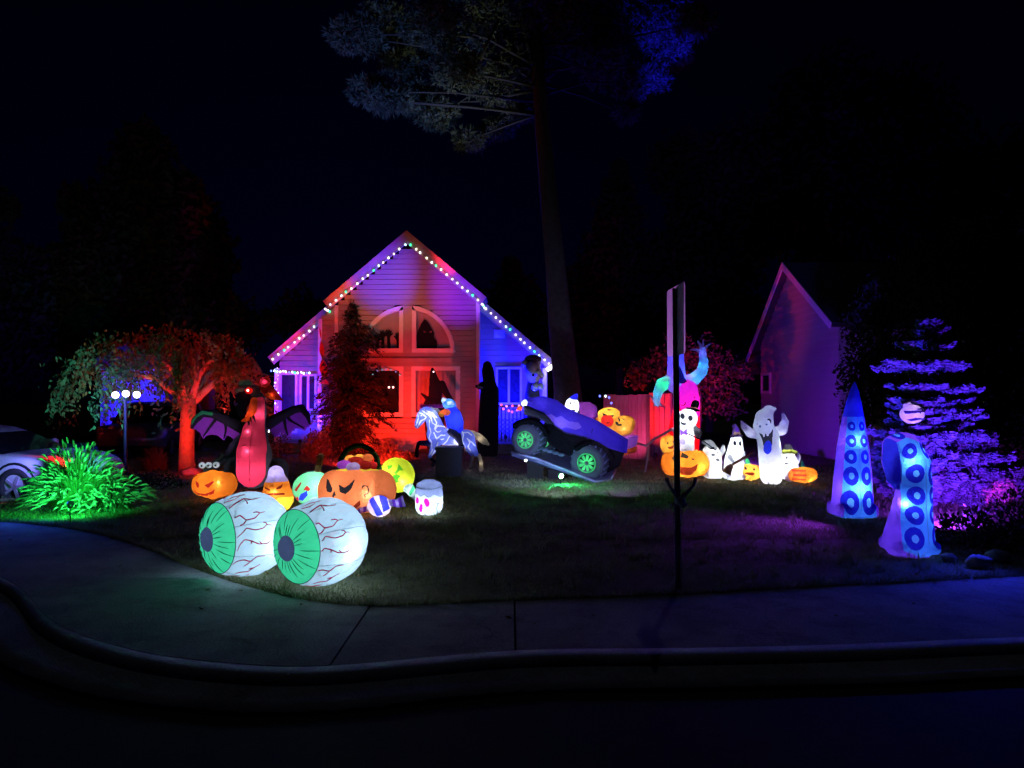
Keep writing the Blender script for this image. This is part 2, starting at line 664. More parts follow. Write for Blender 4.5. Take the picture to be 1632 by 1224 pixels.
# ================================================================== GROUND
def struct(o): o['kind'] = 'structure'; return o
def concrete_mat():
    m, nt, out = _new('concrete')
    b = nt.nodes.new('ShaderNodeBsdfPrincipled')
    b.inputs['Roughness'].default_value = 0.92
    b.inputs['Specular IOR Level'].default_value = 0.2
    tc = nt.nodes.new('ShaderNodeTexCoord')
    def noise(sc, det=6, rough=.6):
        n = nt.nodes.new('ShaderNodeTexNoise'); n.inputs['Scale'].default_value = sc; n.inputs['Detail'].default_value = det; n.inputs['Roughness'].default_value = rough
        nt.links.new(tc.outputs['Object'], n.inputs['Vector']); return n.outputs[0]
    def ramp(src, a, c0, e, c1):
        r = nt.nodes.new('ShaderNodeValToRGB'); r.color_ramp.elements[0].position = a; r.color_ramp.elements[0].color = (c0, c0, c0, 1)
        r.color_ramp.elements[1].position = e; r.color_ramp.elements[1].color = (c1, c1, c1, 1); nt.links.new(src, r.inputs[0]); return r.outputs[0]
    def mul(a, c):
        x = nt.nodes.new('ShaderNodeMix'); x.data_type = 'RGBA'; x.blend_type = 'MULTIPLY'; x.inputs[0].default_value = 1
        nt.links.new(a, x.inputs[6]); nt.links.new(c, x.inputs[7]); return x.outputs[2]
    base = ramp(noise(1.1), .3, .34, .72, .56)
    stain = ramp(noise(2.7, 4, .7), .34, .62, .56, 1)
    grit = ramp(noise(55, 3), .32, .62, .55, 1)
    v = nt.nodes.new('ShaderNodeTexVoronoi'); v.feature = 'DISTANCE_TO_EDGE'; v.inputs['Scale'].default_value = .55
    wv = nt.nodes.new('ShaderNodeMix'); wv.data_type = 'VECTOR'; wv.inputs[0].default_value = .22
    n2 = nt.nodes.new('ShaderNodeTexNoise'); n2.inputs['Scale'].default_value = 3.5; nt.links.new(tc.outputs['Object'], n2.inputs['Vector'])
    nt.links.new(tc.outputs['Object'], wv.inputs[4]); nt.links.new(n2.outputs[1], wv.inputs[5]); nt.links.new(wv.outputs[1], v.inputs['Vector'])
    crack = ramp(v.outputs[0], .001, .72, .004, 1)
    col = mul(mul(mul(base, stain), grit), crack)
    nt.links.new(col, b.inputs['Base Color'])
    bp = nt.nodes.new('ShaderNodeBump'); bp.inputs['Strength'].default_value = .5; bp.inputs['Distance'].default_value = .006
    nt.links.new(mul(grit, crack), bp.inputs['Height']); nt.links.new(bp.outputs[0], b.inputs['Normal'])
    nt.links.new(b.outputs[0], out.inputs['Surface'])
    return m
concrete = concrete_mat()
asphalt = solid('asphalt', (0.04, 0.04, 0.042), 0.9, 20, 0.3, 0.6, 0.004, 120)
soil = solid('lawn soil', (0.17, 0.16, 0.085), 1.0, 2.2, 0.35, 0.4, 0.04, 22)
far_soil = solid('dark soil', (0.03, 0.03, 0.025), 1.0, 0.5)

def catmull(P, sub):
    P = [Vector(p) for p in P]
    out = []
    for i in range(len(P) - 1):
        a, b, c, d = P[max(i - 1, 0)], P[i], P[i + 1], P[min(i + 2, len(P) - 1)]
        seg = []
        for k in range(sub):
            t = k / sub
            seg.append(0.5 * ((2 * b) + (c - a) * t + (2 * a - 5 * b + 4 * c - d) * t * t + (3 * b - a - 3 * c + d) * t ** 3))
        out.append(seg)
    return out + [[P[-1]]]
PAIRS = [((3000, 880), (3000, 985)), ((2150, 898), (2150, 1012)), ((1632, 918), (1632, 1028)), ((1350, 933), (1350, 1040)), ((1085, 947), (1085, 1046)),
         ((820, 957), (822, 1050)), ((590, 966), (515, 1076)), ((450, 949), (330, 1070)), ((330, 914), (180, 1045)),
         ((235, 876), (70, 1000)), ((130, 846), (0, 930)), ((0, 832), (-160, 878)), ((-250, 822), (-520, 850)), ((-700, 812), (-1100, 832))]
inn = catmull([ground(*a) for a, b in PAIRS], 6)
outr = catmull([ground(*b) for a, b in PAIRS], 6)
inner_flat = [p for s_ in inn for p in s_]
outer_flat = [p for s_ in outr for p in s_]
# slabs of the pavement, each a piece
pave = struct(thing('pavement', None, None))
GAP = 0.007
JOINTS = [0, 5, 6, len(inn) - 1]
for i in range(3):
    A = [p for s_ in inn[JOINTS[i]:JOINTS[i + 1]] for p in s_] + [inn[JOINTS[i + 1]][0]]
    B = [p for s_ in outr[JOINTS[i]:JOINTS[i + 1]] for p in s_] + [outr[JOINTS[i + 1]][0]]
    # shorten at both ends for the joint
    def trim(Lp):
        Lp = [p.copy() for p in Lp]
        Lp[0] += (Lp[1] - Lp[0]).normalized() * GAP
        Lp[-1] += (Lp[-2] - Lp[-1]).normalized() * GAP
        return Lp
    A, B = trim(A), trim(B)
    n = len(A)
    zt = 0.001 * ((i * 7) % 5 - 2)
    V, Fc = [], []
    rows = [0, 1]
    for a, b in zip(A, B):
        b2 = b + (a - b).normalized() * 0.155
        V += [(a.x, a.y, -0.10), (a.x, a.y, zt), (b2.x, b2.y, zt), (b2.x, b2.y, -0.10)]
    for k in range(n - 1):
        o = 4 * k
        Fc += [(o + 1, o + 2, o + 6, o + 5), (o, o + 1, o + 5, o + 4), (o + 2, o + 3, o + 7, o + 6)]
    Fc += [(3, 2, 1, 0), (4 * n - 4, 4 * n - 3, 4 * n - 2, 4 * n - 1)]
    link('slab', mesh_py('slab', V, Fc), concrete, pave)
# kerb with a rounded nose, then the gutter pan and the road
def strip(name, prof, mat, sub=1):
    V, Fc = [], []
    n = len(prof)
    P = outer_flat
    for i, p in enumerate(P):
        t = (P[min(i + 1, len(P) - 1)] - P[max(i - 1, 0)]).normalized()
        nn = Vector((-t.y, t.x, 0))
        c = inner_flat[i]
        if (c - p).dot(nn) > 0: nn = -nn            # nn points to the road
        V += [(p.x + nn.x * a, p.y + nn.y * a, z) for a, z in prof]
    for i in range(len(P) - 1):
        for k in range(n - 1):
            Fc.append((i * n + k, i * n + k + 1, (i + 1) * n + k + 1, (i + 1) * n + k))
    return struct(link(name, mesh_py(name, V, Fc, True), mat))
strip('kerb', [(-0.150, -0.10), (-0.150, 0.0), (-0.02, 0.0), (0.0, -0.010), (0.03, -0.045), (0.03, -0.09)], concrete)
strip('gutter', [(0.032, -0.048), (0.20, -0.058), (0.36, -0.050), (0.365, -0.10)], concrete)
struct(link('road', mesh_py('road', [(-120, -60, -0.075), (120, -60, -0.075), (120, 24, -0.075), (-120, 24, -0.075)], [(0, 1, 2, 3)]), asphalt))
# lawn: follows the back edge of the pavement, gently uneven
def lawn_z(x, y):
    return 0.03 * math.sin(0.7 * x + 0.4) * math.sin(0.55 * y) * min(1, max(0, (y - 7) / 5)) - 0.012
V, Fc = [], []
NR = 26
for i, p in enumerate(inner_flat):
    for k in range(NR):
        t = (k / (NR - 1)) ** 1.6
        end = Vector((p.x * 1.5, 60, 0))
        q = p.lerp(end, t)
        V.append((q.x, q.y, lawn_z(q.x, q.y) if k else -0.012))
for i in range(len(inner_flat) - 1):
    for k in range(NR - 1):
        Fc.append((i * NR + k, i * NR + k + 1, (i + 1) * NR + k + 1, (i + 1) * NR + k))
struct(link('lawn', mesh_py('lawn', V, Fc, True), soil))
struct(link('ground', mesh_py('ground', [(-200, 22, -0.16), (200, 22, -0.16), (200, 320, -0.16), (-200, 320, -0.16)], [(0, 1, 2, 3)]), far_soil))
# grass blades
def grass_band(n, y0, y1, hgt, wid, seed, xl=-11, xr=13):
    g = np.random.default_rng(seed)
    iv = np.array([[p.x, p.y] for p in inner_flat])
    o = np.argsort(iv[:, 0]); ivs = iv[o]
    x = g.uniform(xl, xr, n * 2); y = y0 + (y1 - y0) * g.random(n * 2) ** 1.5
    edge = np.interp(x, ivs[:, 0], ivs[:, 1])
    m = (y > edge + 0.01) & (np.abs(x) < 0.78 * y + 1.0)
    # thinner and thicker patches
    pn = np.sin(x * 2.1 + 1.3 * np.sin(y * 1.7)) * np.sin(y * 2.6 + x) + 0.6 * np.sin(x * 7 + y * 5)
    m &= g.random(len(x)) < np.clip(0.62 + 0.3 * pn, 0.2, 1)
    x, y = x[m][:n], y[m][:n]
    n = len(x)
    z = np.array([lawn_z(a, b) for a, b in zip(x, y)])
    th = g.uniform(0, 2 * math.pi, n); ln = g.uniform(0.2, 0.9, n) * hgt
    h = g.uniform(0.5, 1.15, n) * hgt
    c, s_ = np.cos(th) * wid, np.sin(th) * wid
    lx, ly = np.cos(th * 3.1) * ln, np.sin(th * 3.1) * ln
    P = np.stack([np.stack([x - c, y - s_, z], 1), np.stack([x + c, y + s_, z], 1), np.stack([x + lx, y + ly, z + h], 1)], 1)
    return P
grass_m = leafy('grass blades', (0.25, 0.27, 0.125), 0.4, 0.35)
def grass_fringe(n, seed):
    g = np.random.default_rng(seed)
    iv = np.array([[p.x, p.y] for p in inner_flat])
    iv = iv[np.argsort(iv[:, 0])]
    x = g.uniform(-8, 9, n); y = np.interp(x, iv[:, 0], iv[:, 1]) + np.abs(g.normal(size=n)) * .05 * (1 + .8 * np.sin(x * 5) * np.sin(x * 2.3))
    th = g.uniform(0, 2 * math.pi, n); h = g.uniform(.02, .075, n)
    c, s_ = np.cos(th) * .004, np.sin(th) * .004
    return np.stack([np.stack([x - c, y - s_, 0 * x - .01], 1), np.stack([x + c, y + s_, 0 * x - .01], 1), np.stack([x + g.normal(size=n) * .04, y - g.uniform(-.02, .09, n), h], 1)], 1)
def grass_tufts(n, seed):
    g = np.random.default_rng(seed)
    iv = np.array([[p.x, p.y] for p in inner_flat]); iv = iv[np.argsort(iv[:, 0])]
    out = []
    for _ in range(n):
        x = g.uniform(-6, 8); y = g.uniform(6.2, 13)
        if y < np.interp(x, iv[:, 0], iv[:, 1]) + .08: continue
        k = int(g.integers(10, 26)); a = g.uniform(0, 2 * math.pi, k); r_ = g.uniform(.0, .05, k)
        bx_, by_ = x + r_ * np.cos(a), y + r_ * np.sin(a); h = g.uniform(.05, .12, k)
        c, s_ = np.sin(a) * .004, -np.cos(a) * .004
        out.append(np.stack([np.stack([bx_ - c, by_ - s_, 0 * h - .01], 1), np.stack([bx_ + c, by_ + s_, 0 * h - .01], 1), np.stack([bx_ + np.cos(a) * h * .7, by_ + np.sin(a) * h * .7, h], 1)], 1))
    return np.concatenate(out)
GP = np.concatenate([grass_fringe(9000, 5), grass_tufts(900, 6), grass_band(70000, 5.6, 9.5, 0.04, 0.0035, 1), grass_band(60000, 8.5, 16, 0.05, 0.006, 2), grass_band(20000, 14, 23, 0.06, 0.010, 3)])
gr = soup('grass', GP, grass_m)
gr['kind'] = 'stuff'
g_ = np.random.default_rng(77)
lx, ly = g_.uniform(-7, 8, 420), g_.uniform(5.2, 15, 420)
iv_ = np.array([[p.x, p.y] for p in inner_flat]); iv_ = iv_[np.argsort(iv_[:, 0])]
lz = np.where(ly > np.interp(lx, iv_[:, 0], iv_[:, 1]) + .05, .05, .008)
ok_ = ly > np.interp(lx, iv_[:, 0], iv_[:, 1]) - .9
LC = np.stack([lx, ly, lz], 1)[ok_]
LN = np.stack([g_.normal(size=len(LC)) * .35, g_.normal(size=len(LC)) * .35, np.ones(len(LC))], 1)
LU = np.stack([g_.normal(size=len(LC)), g_.normal(size=len(LC)), g_.normal(size=len(LC)) * .2], 1)
LU /= np.linalg.norm(LU, axis=1)[:, None]
LW = np.cross(LN, LU); LW /= np.linalg.norm(LW, axis=1)[:, None]
ls_ = g_.uniform(.03, .06, len(LC))[:, None]
fl = soup('fallen_leaves', np.stack([LC - LU * ls_ * .5, LC + LW * ls_ * .3, LC + LU * ls_ * .5, LC - LW * ls_ * .3], 1), leafy('fallen leaves', (.26, .17, .08), .5, .2))
fl['kind'] = 'stuff'

# ================================================================== HOUSE
YB, YW = 22.0, 23.2
siding = solid('house siding', (0.42, 0.38, 0.32), 0.65, 4, 0.3, 0.8, 0.002, 90)
white = solid('white trim', (0.78, 0.77, 0.74), 0.5, 5, 0.3, 0.85)
roofm = solid('roof shingle', (0.055, 0.05, 0.05), 0.95, 14, 0.3, 0.6, 0.02, 30)
fascia_m = solid('fascia paint', (0.40, 0.34, 0.34), 0.6, 5, 0.3, 0.8)
dark_in = solid('unlit room black', (0.02, 0.02, 0.022), 0.9)
house = thing('house', 'cream clapboard house with a steep lit gable and a half round window', 'house', (at(648, 700, YB).x, YB, 0))
hx = house.location.x
def H(px, py, Y):                 # pixel on the plane Y -> house local
    p = at(px, py, Y); return Vector((p.x - hx, Y - YB, p.z))
peak = H(648, 374, 21.4)
bl = H(518, 484, 21.4); br = H(772, 478, 21.4)
wl = H(430, 573, 22.5); wr = H(885, 583, 22.5)
wpeak = H(648, 384, 22.5)
# roof planes as thick sloped slabs with fascia boards
def roof_side(pk, ev, y0, y1, th=0.10):
    d = (ev - pk).normalized(); nrm = Vector((-d.z, 0, d.x))
    if nrm.z < 0: nrm = -nrm
    m = MB()
    P = []
    for y in (y0, y1):
        for p in (pk, ev):
            P += [Vector((p.x, y, p.z)), Vector((p.x, y, p.z)) + nrm * th]
    # P: y0 pk lo, pk hi, ev lo, ev hi ; y1 ...
    m.add(P, [(0, 1, 3, 2), (4, 6, 7, 5), (1, 5, 7, 3), (0, 2, 6, 4), (2, 3, 7, 6), (0, 4, 5, 1)])
    return m
for pk, ev, y0, y1 in ((peak, bl, -0.58, 1.0), (peak, br, -0.58, 1.0)):
    roof_side(pk, ev, y0, y1).build('roof', roofm, house)
for pk, ev, y0, y1 in ((wpeak, wl, 0.52, 9.0), (wpeak, wr, 0.52, 9.0)):
    roof_side(pk - Vector((0, 0, 0.03)), ev, y0, y1).build('roof', roofm, house)
def fascia(pk, ev, y, hgt=0.30, th=0.035, zoff=0.0):
    d = ev - pk
    nrm = Vector((-d.z, 0, d.x)).normalized()
    if nrm.z < 0: nrm = -nrm
    m = MB()
    a, b = pk + nrm * 0.10, ev + nrm * 0.10
    c_, e_ = ev - nrm * (hgt - 0.10), pk - nrm * (hgt - 0.10)
    if abs(pk.x - peak.x) < 0.5:      # plumb cut at the ridge
        k = (pk.x - e_.x) / d.x
        e_ = e_ + d * k
        k = (pk.x - a.x) / d.x
        a = a + d * k
    P = [Vector((p.x, yy, p.z)) for yy in (y - th, y) for p in (a, b, c_, e_)]
    m.add(P, [(0, 1, 2, 3), (7, 6, 5, 4), (0, 4, 5, 1), (1, 5, 6, 2), (2, 6, 7, 3), (3, 7, 4, 0)])
    return m.build('fascia', fascia_m, house)
fascia(peak, bl, -0.585); fascia(peak, br, -0.585)
def along(pk, ev, t): return pk + (ev - pk) * t
fascia(along(wpeak, wl, 0.50), wl, 0.515); fascia(along(wpeak, wr, 0.50), wr, 0.515)
# soffit boards under the overhang are the roof slabs' own undersides
def roof_z(x, pk, ev): return pk.z + (ev.z - pk.z) * (x - pk.x) / (ev.x - pk.x)
# window openings of the bay (house local x, z)
WU = H(580, 488, YB), H(643, 562, YB); WU2 = H(657, 488, YB), H(730, 562, YB)
cxw = (WU[1].x + WU2[0].x) / 2
arch_r = (WU2[1].x - WU[0].x) / 2
arch_z = WU[1].z
WL = (H(578, 584, YB), H(643, 664, YB)); WR = (H(656, 584, YB), H(733, 664, YB))
def holes(z):
    out = []
    if arch_z <= z <= arch_z + arch_r:
        hw = math.sqrt(max(arch_r ** 2 - (z - arch_z) ** 2, 0))
        out.append((cxw - hw, cxw + hw))
    for a, b in (WL, WR):
        if b.z <= z <= a.z: out.append((a.x, b.x))
    return out
# clapboards, each its own piece: one shared wedge, scaled to length
wedge = MB()
wedge.add([(-0.5, 0, 0), (0.5, 0, 0), (0.5, -0.045, 0), (-0.5, -0.045, 0), (-0.5, 0, 1), (0.5, 0, 1), (0.5, -0.010, 1), (-0.5, -0.010, 1)],
          [(0, 1, 2, 3), (4, 7, 6, 5), (3, 2, 6, 7), (0, 3, 7, 4), (1, 5, 6, 2), (0, 4, 5, 1)])
wedge_me = mesh_py('board', wedge.V, wedge.F)
wedge_me.materials.append(siding)
BH = 0.155
def boards(parent, x0, x1, y, z0, z1, roofs, holes_fn=lambda z: [], h=BH):
    z = z0
    while z < z1:
        zm = z + h * 0.9
        a, b = x0, x1
        for pk, ev in roofs:
            if (ev.x < pk.x):
                xr = pk.x + (z + 0.06 - pk.z) / (ev.z - pk.z) * (ev.x - pk.x)
                a = max(a, xr)
            else:
                xr = pk.x + (z + 0.06 - pk.z) / (ev.z - pk.z) * (ev.x - pk.x)
                b = min(b, xr)
        segs = [(a, b)]
        for ha, hb in holes_fn(z + h / 2):
            ns = []
            for p, q in segs:
                if hb <= p or ha >= q: ns.append((p, q)); continue
                if ha > p: ns.append((p, ha))
                if hb < q: ns.append((hb, q))
            segs = ns
        for p, q in segs:
            if q - p < 0.04: continue
            o = link('board', wedge_me, None, parent)
            o.location = ((p + q) / 2, y, z)
            o.scale = (q - p, 1, h * 0.90)
        z += h
XL, XR = H(512, 600, YB).x, H(762, 600, YB).x
boards(house, XL, XR, 0, 0.12, peak.z - 0.3, [(peak - Vector((0, 0, .12)), bl - Vector((0, 0, .12))), (peak - Vector((0, 0, .12)), br - Vector((0, 0, .12)))], holes)
# wings, set back
XWL, XWR = H(446, 600, YW).x, H(872, 600, YW).x
wroofs = [(wpeak - Vector((0, 0, .10)), wl - Vector((0, 0, .10))), (wpeak - Vector((0, 0, .10)), wr - Vector((0, 0, .10)))]
boards(house, H(766, 600, YW).x - 0.3, XWR, YW - YB, 0.12, 5, wroofs, h=0.17)
boards(house, XWL, H(512, 600, YW).x + 0.2, YW - YB, 0.12, 5, wroofs, h=0.17)
# wall behind the boards
m = MB()
m.box(((XL + XR) / 2, 0.34, 1.9), ((XR - XL) / 2, 0.03, 1.9))
m.prism([(XL, 3.8), (XR, 3.8), (XR, roof_z(XR, peak, br) - 0.15), (peak.x, peak.z - 0.2), (XL, roof_z(XL, peak, bl) - 0.15)], 0.06, lambda x, y, d: Vector((x, 0.31 + d, y)))
for sx in (XL, XR):
    m.box((sx + (0.02 if sx == XL else -0.02), 0.66, 1.9), (0.018, 0.64, 1.9))
    m.prism([(0.02, 3.8), (1.3, 3.8), (1.3, roof_z(sx, peak, bl if sx == XL else br) - 0.12), (0.02, roof_z(sx, peak, bl if sx == XL else br) - 0.12)], 0.03, lambda x, y, d, sx=sx: Vector((sx - 0.015 + d, x, y)))
m.box(((XWL + XWR) / 2, YW - YB + 0.06, 1.25), ((XWR - XWL) / 2, 0.04, 1.25))
m.prism([(XWL, 2.5), (XWR, 2.5), (XWR, roof_z(XWR, wpeak, wr) - 0.05), (wpeak.x, wpeak.z - 0.1), (XWL, roof_z(XWL, wpeak, wl) - 0.05)], 0.08, lambda x, y, d: Vector((x, YW - YB + 0.03 + d, y)))
m.build('wall', siding, house)
# corner trims
for px, pt, Y, ov in ((762, 478, YB, -0.02), (537, 482, YB, -0.02), (511, 520, YB, -0.02)):
    t = H(px, pt, Y); x = t.x
    zt = min(roof_z(x, peak, bl if x < peak.x else br) - 0.15, t.z + 0.3)
    zb = 0.1 if px != 537 else H(px, 560, Y).z
    MB().box((x, -0.055, (zt + zb) / 2), (0.055, 0.022, (zt - zb) / 2)).build('corner_trim', white, house)
# belt board between the storeys
MB().box(((cxw), -0.05, H(650, 574, YB).z), (arch_r + 0.15, 0.018, 0.06)).build('belt_board', siding, house)
# windows of the bay
curt = solid('pale curtain', (0.55, 0.47, 0.42), 0.9, 3, 0.4, 0.7)
pane_m = glass('window glass', 0.88)
def window(name, outline, bars, curtain_y=0.16, curtain=True, pleats=True):
    """outline: 2D loop in house local x, z"""
    n = len(outline)
    cx_ = sum(p[0] for p in outline) / n; cz_ = sum(p[1] for p in outline) / n
    wd = 0.125
    # inset loop
    a = sum(outline[i][0] * outline[(i + 1) % n][1] - outline[(i + 1) % n][0] * outline[i][1] for i in range(n))
    if a < 0: outline = outline[::-1]
    ins = []
    for i in range(n):
        p0, p1, p2 = Vector(outline[i - 1]), Vector(outline[i]), Vector(outline[(i + 1) % n])
        d1, d2 = (p1 - p0).normalized(), (p2 - p1).normalized()
        n1, n2 = Vector((-d1.y, d1.x)), Vector((-d2.y, d2.x))
        b = (n1 + n2).normalized()
        ins.append(p1 + b * (wd / max(0.4, b.dot(n1))))
    m = MB()
    V = [(p[0], -0.06, p[1]) for p in outline] + [(p[0], -0.06, p[1]) for p in ins] + [(p[0], 0.30, p[1]) for p in outline] + [(p[0], 0.10, p[1]) for p in ins]
    Fc = []
    for i in range(n):
        j = (i + 1) % n
        Fc += [(i, j, n + j, n + i), (j, i, 2 * n + i, 2 * n + j), (n + i, n + j, 3 * n + j, 3 * n + i)]
    m.add(V, Fc)
    fr = m.build('window', white, house)
    link('pane', mesh_py('pane', [(p[0], 0.05, p[1]) for p in ins], [tuple(range(n))]), pane_m, fr)
    if curtain:
        x0, x1 = min(p[0] for p in outline), max(p[0] for p in outline)
        z0, z1 = min(p[1] for p in outline), max(p[1] for p in outline)
        # pleated cloth
        N = 60
        V, Fc = [], []
        for i in range(N + 1):
            x = x0 + (x1 - x0) * i / N
            dy = 0.022 * math.sin(i * 1.15) + 0.012 * math.sin(i * 0.5) if pleats else 0
            V += [(x, curtain_y + dy, z0), (x, curtain_y + dy * 0.6, z1)]
        for i in range(N): Fc.append((2 * i, 2 * i + 1, 2 * i + 3, 2 * i + 2))
        # keep it inside the outline by simple clipping of the top for arches
        if len(outline) > 4:
            V = []
            for i in range(N + 1):
                x = x0 + (x1 - x0) * i / N
                zt = arch_z + math.sqrt(max((arch_r + 0.0) ** 2 - (x - cxw) ** 2, 0.0))
                V += [(x, curtain_y, z0), (x, curtain_y, max(z0, zt))]
        link('curtain', mesh_py('curtain', V, Fc, True), curt, fr)
    return fr
def quarter(side):
    g = abs(WU2[0].x - WU[1].x) / 2
    pts = [(cxw + side * g, arch_z)]
    N = 14
    a0 = math.asin(0)
    for i in range(N + 1):
        t = math.pi / 2 * i / N
        x, z = arch_r * math.cos(t), arch_r * math.sin(t)
        if x < g: x = g
        pts.append((cxw + side * x, arch_z + z))
    return pts
win_ul = window('window', quarter(-1), 0)
win_ur = window('window', quarter(1), 0)
rect = lambda a, b: [(a.x, b.z), (b.x, b.z), (b.x, a.z), (a.x, a.z)]
win_ll = window('window', rect(*WL), 0, curtain=False)
win_lr = window('window', rect(*WR), 0)
# the middle post between the window pairs
for zt, zb in ((arch_z + arch_r, arch_z), (WL[0].z, WL[1].z)):
    MB().box((cxw, 0.0, (zt + zb) / 2), (abs(WU2[0].x - WU[1].x) / 2 - 0.005, 0.03, (zt - zb) / 2)).build('mullion', siding, house)
MB().box(((WL[0].x + WL[1].x) / 2, 0.296, (WL[0].z + WL[1].z) / 2), ((WL[1].x - WL[0].x) / 2, 0.006, (WL[0].z - WL[1].z) / 2)).build('unlit_room_sheet', dark_in, house)  # thin black sheet standing in for the darkness of the unlit room
# wing windows and doors
def wing_window(px0, py0, px1, py1, nm='window', mat=dark_in, bars=1):
    a, b = H(px0, py0, YW - 0.05), H(px1, py1, YW - 0.05)
    m = MB(); y = a.y - 0.02
    wd = 0.07
    m.box(((a.x + b.x) / 2, y, a.z - wd / 2), ((b.x - a.x) / 2, 0.035, wd / 2)); m.box(((a.x + b.x) / 2, y, b.z + wd / 2), ((b.x - a.x) / 2, 0.035, wd / 2))
    for x in [a.x + wd / 2, b.x - wd / 2] + ([(a.x + b.x) / 2] if bars else []):
        m.box((x, y - 0.001, (a.z + b.z) / 2), (wd / 2, 0.034, (a.z - b.z) / 2 - wd))
    fr = m.build(nm, white, house)
    MB().box(((a.x + b.x) / 2, y + 0.012, (a.z + b.z) / 2), ((b.x - a.x) / 2 - 0.02, 0.006, (a.z - b.z) / 2 - 0.02)).build('pane', solid('dark glass', (0.03, 0.03, 0.05), 0.25), fr)
    return fr
wing_window(790, 585, 832, 645)
wing_window(478, 596, 505, 655)
dr = wing_window(446, 594, 474, 690, 'door_frame', bars=0)
MB().box((H(470, 650, YW).x, YW - YB - 0.10, H(470, 655, YW).z), (0.03, 0.02, 0.03)).build('handle', solid('brass', (0.5, 0.4, 0.2), 0.4, metal=1), dr)
# louvred vent on the blue wing
vp = H(796, 532, YW)
vt = MB().box((vp.x, YW - YB - 0.04, vp.z), (0.17, 0.012, 0.13)).build('gable_vent', white, house)
for i in range(4):
    MB().box((vp.x, YW - YB - 0.06, vp.z - 0.09 + 0.06 * i), (0.15, 0.010, 0.012), Matrix.Rotation(R(30), 3, 'X')).build('slat', white, vt)
# porch column and deck
pc = H(511, 600, 21.2)
deck = solid('porch deck', (0.22, 0.20, 0.19), 0.8, 6)
MB().box((0.02 + (XWL + XL) / 2, 0.55, 0.16), ((XL - XWL) / 2 + 0.1, 0.62, 0.14)).build('porch_deck', deck, house)
MB().box(((XWR + XR) / 2, 0.30, 0.16), ((XWR - XR) / 2 + 0.1, 0.86, 0.14)).build('porch_deck', deck, house)
cpost = H(440, 600, 22.5)
MB().box((cpost.x, 0.60, 1.42), (0.06, 0.06, 1.15)).build('porch_column', white, house)
cpost2 = H(868, 600, 22.5)
MB().box((cpost2.x, 0.60, 1.42), (0.06, 0.06, 1.15)).build('porch_column', white, house)

# porch railing with lattice under it
rail = thing('porch_railing', 'dark porch railing with balusters and a trellis panel beside the truck', 'railing', (at(812, 650, 21.55).x, 21.55, 0.0))
railm = solid('railing paint', (0.10, 0.09, 0.10), 0.6)
def RL(px, py): p = at(px, py, 21.55); return p.x - rail.location.x, p.z
x0, z0 = RL(790, 647); x1, _ = RL(845, 647)
MB().box(((x0 + x1) / 2, 0, z0), ((x1 - x0) / 2, 0.05, 0.035)).build('handrail', railm, rail)
for i in range(9):
    x = x0 + (x1 - x0) * (i + 0.5) / 9
    MB().box((x, 0, (z0 + 0.34) / 2), (0.018, 0.018, (z0 - 0.40) / 2)).build('baluster', railm, rail)
for i in range(-3, 9):
    for sgn in (1, -1):
        xa = x0 + 0.14 * i
        m = MB()
        pts = [(xa, 0.55), (xa + sgn * 0.55, 1.05)]
        lo = max(x0, min(pts[0][0], pts[1][0])); hi = min(x1, max(pts[0][0], pts[1][0]))
        if hi - lo < 0.06: continue
        def zz(x): return 0.55 + 0.5 * (x - pts[0][0]) / (pts[1][0] - pts[0][0])
        m.tube([(lo, 0.04 + 0.012 * sgn, zz(lo)), (hi, 0.04 + 0.012 * sgn, zz(hi))], 0.011, 4).build('lattice_strip', railm, rail)

# ---- neighbour's house
nb = thing('neighbour_house', 'pale gabled house with a small window behind the ghost inflatables', 'house', (0, 0, 0))
nbm = solid('neighbour siding', (0.42, 0.40, 0.40), 0.7, 3, 0.3, 0.85)
La, Ra = at(1214, 600, 25.2), at(1338, 530, 19.4)
dirn = Vector((Ra.x - La.x, Ra.y - La.y, 0)); Ln = dirn.length; dirn /= Ln
outn = Vector((dirn.y, -dirn.x, 0))
if outn.x > 0: outn = -outn
def NBp(px, py):
    """pixel -> (distance along the gable wall, height)"""
    d = ray(px, py)
    # intersect with the vertical plane of the gable
    t = (La.x * outn.x + La.y * outn.y) / (d.x * outn.x + d.y * outn.y)
    p = Vector((d.x * t, d.y * t, CAM_H + d.z * t))
    return ((p.x - La.x) * dirn.x + (p.y - La.y) * dirn.y, p.z)
def NBw(a, z, o=0): return Vector((La.x, La.y, 0)) + dirn * a + outn * o + Vector((0, 0, z))
nl, nr, npk = NBp(1195, 597), NBp(1343, 521), NBp(1262, 424)
wl_, wr_ = 0.0, Ln
def nz(a):
    return nl[1] + (npk[1] - nl[1]) * (a - nl[0]) / (npk[0] - nl[0]) if a < npk[0] else nr[1] + (npk[1] - nr[1]) * (a - nr[0]) / (npk[0] - nr[0])
MB().prism([(0, -0.1), (Ln, -0.1), (Ln, nz(Ln) - .1), (npk[0], npk[1] - .1), (0, nz(0) - .1)], 0.2, lambda x, y, d: NBw(x, y, -d)).build('wall', nbm, nb)
MB().prism([(0, -0.1), (7, -0.1), (7, nz(Ln) - .15), (0, nz(Ln) - .15)], 0.2, lambda x, y, d: NBw(Ln - d, y, -0.2 - x)).build('wall', nbm, nb)
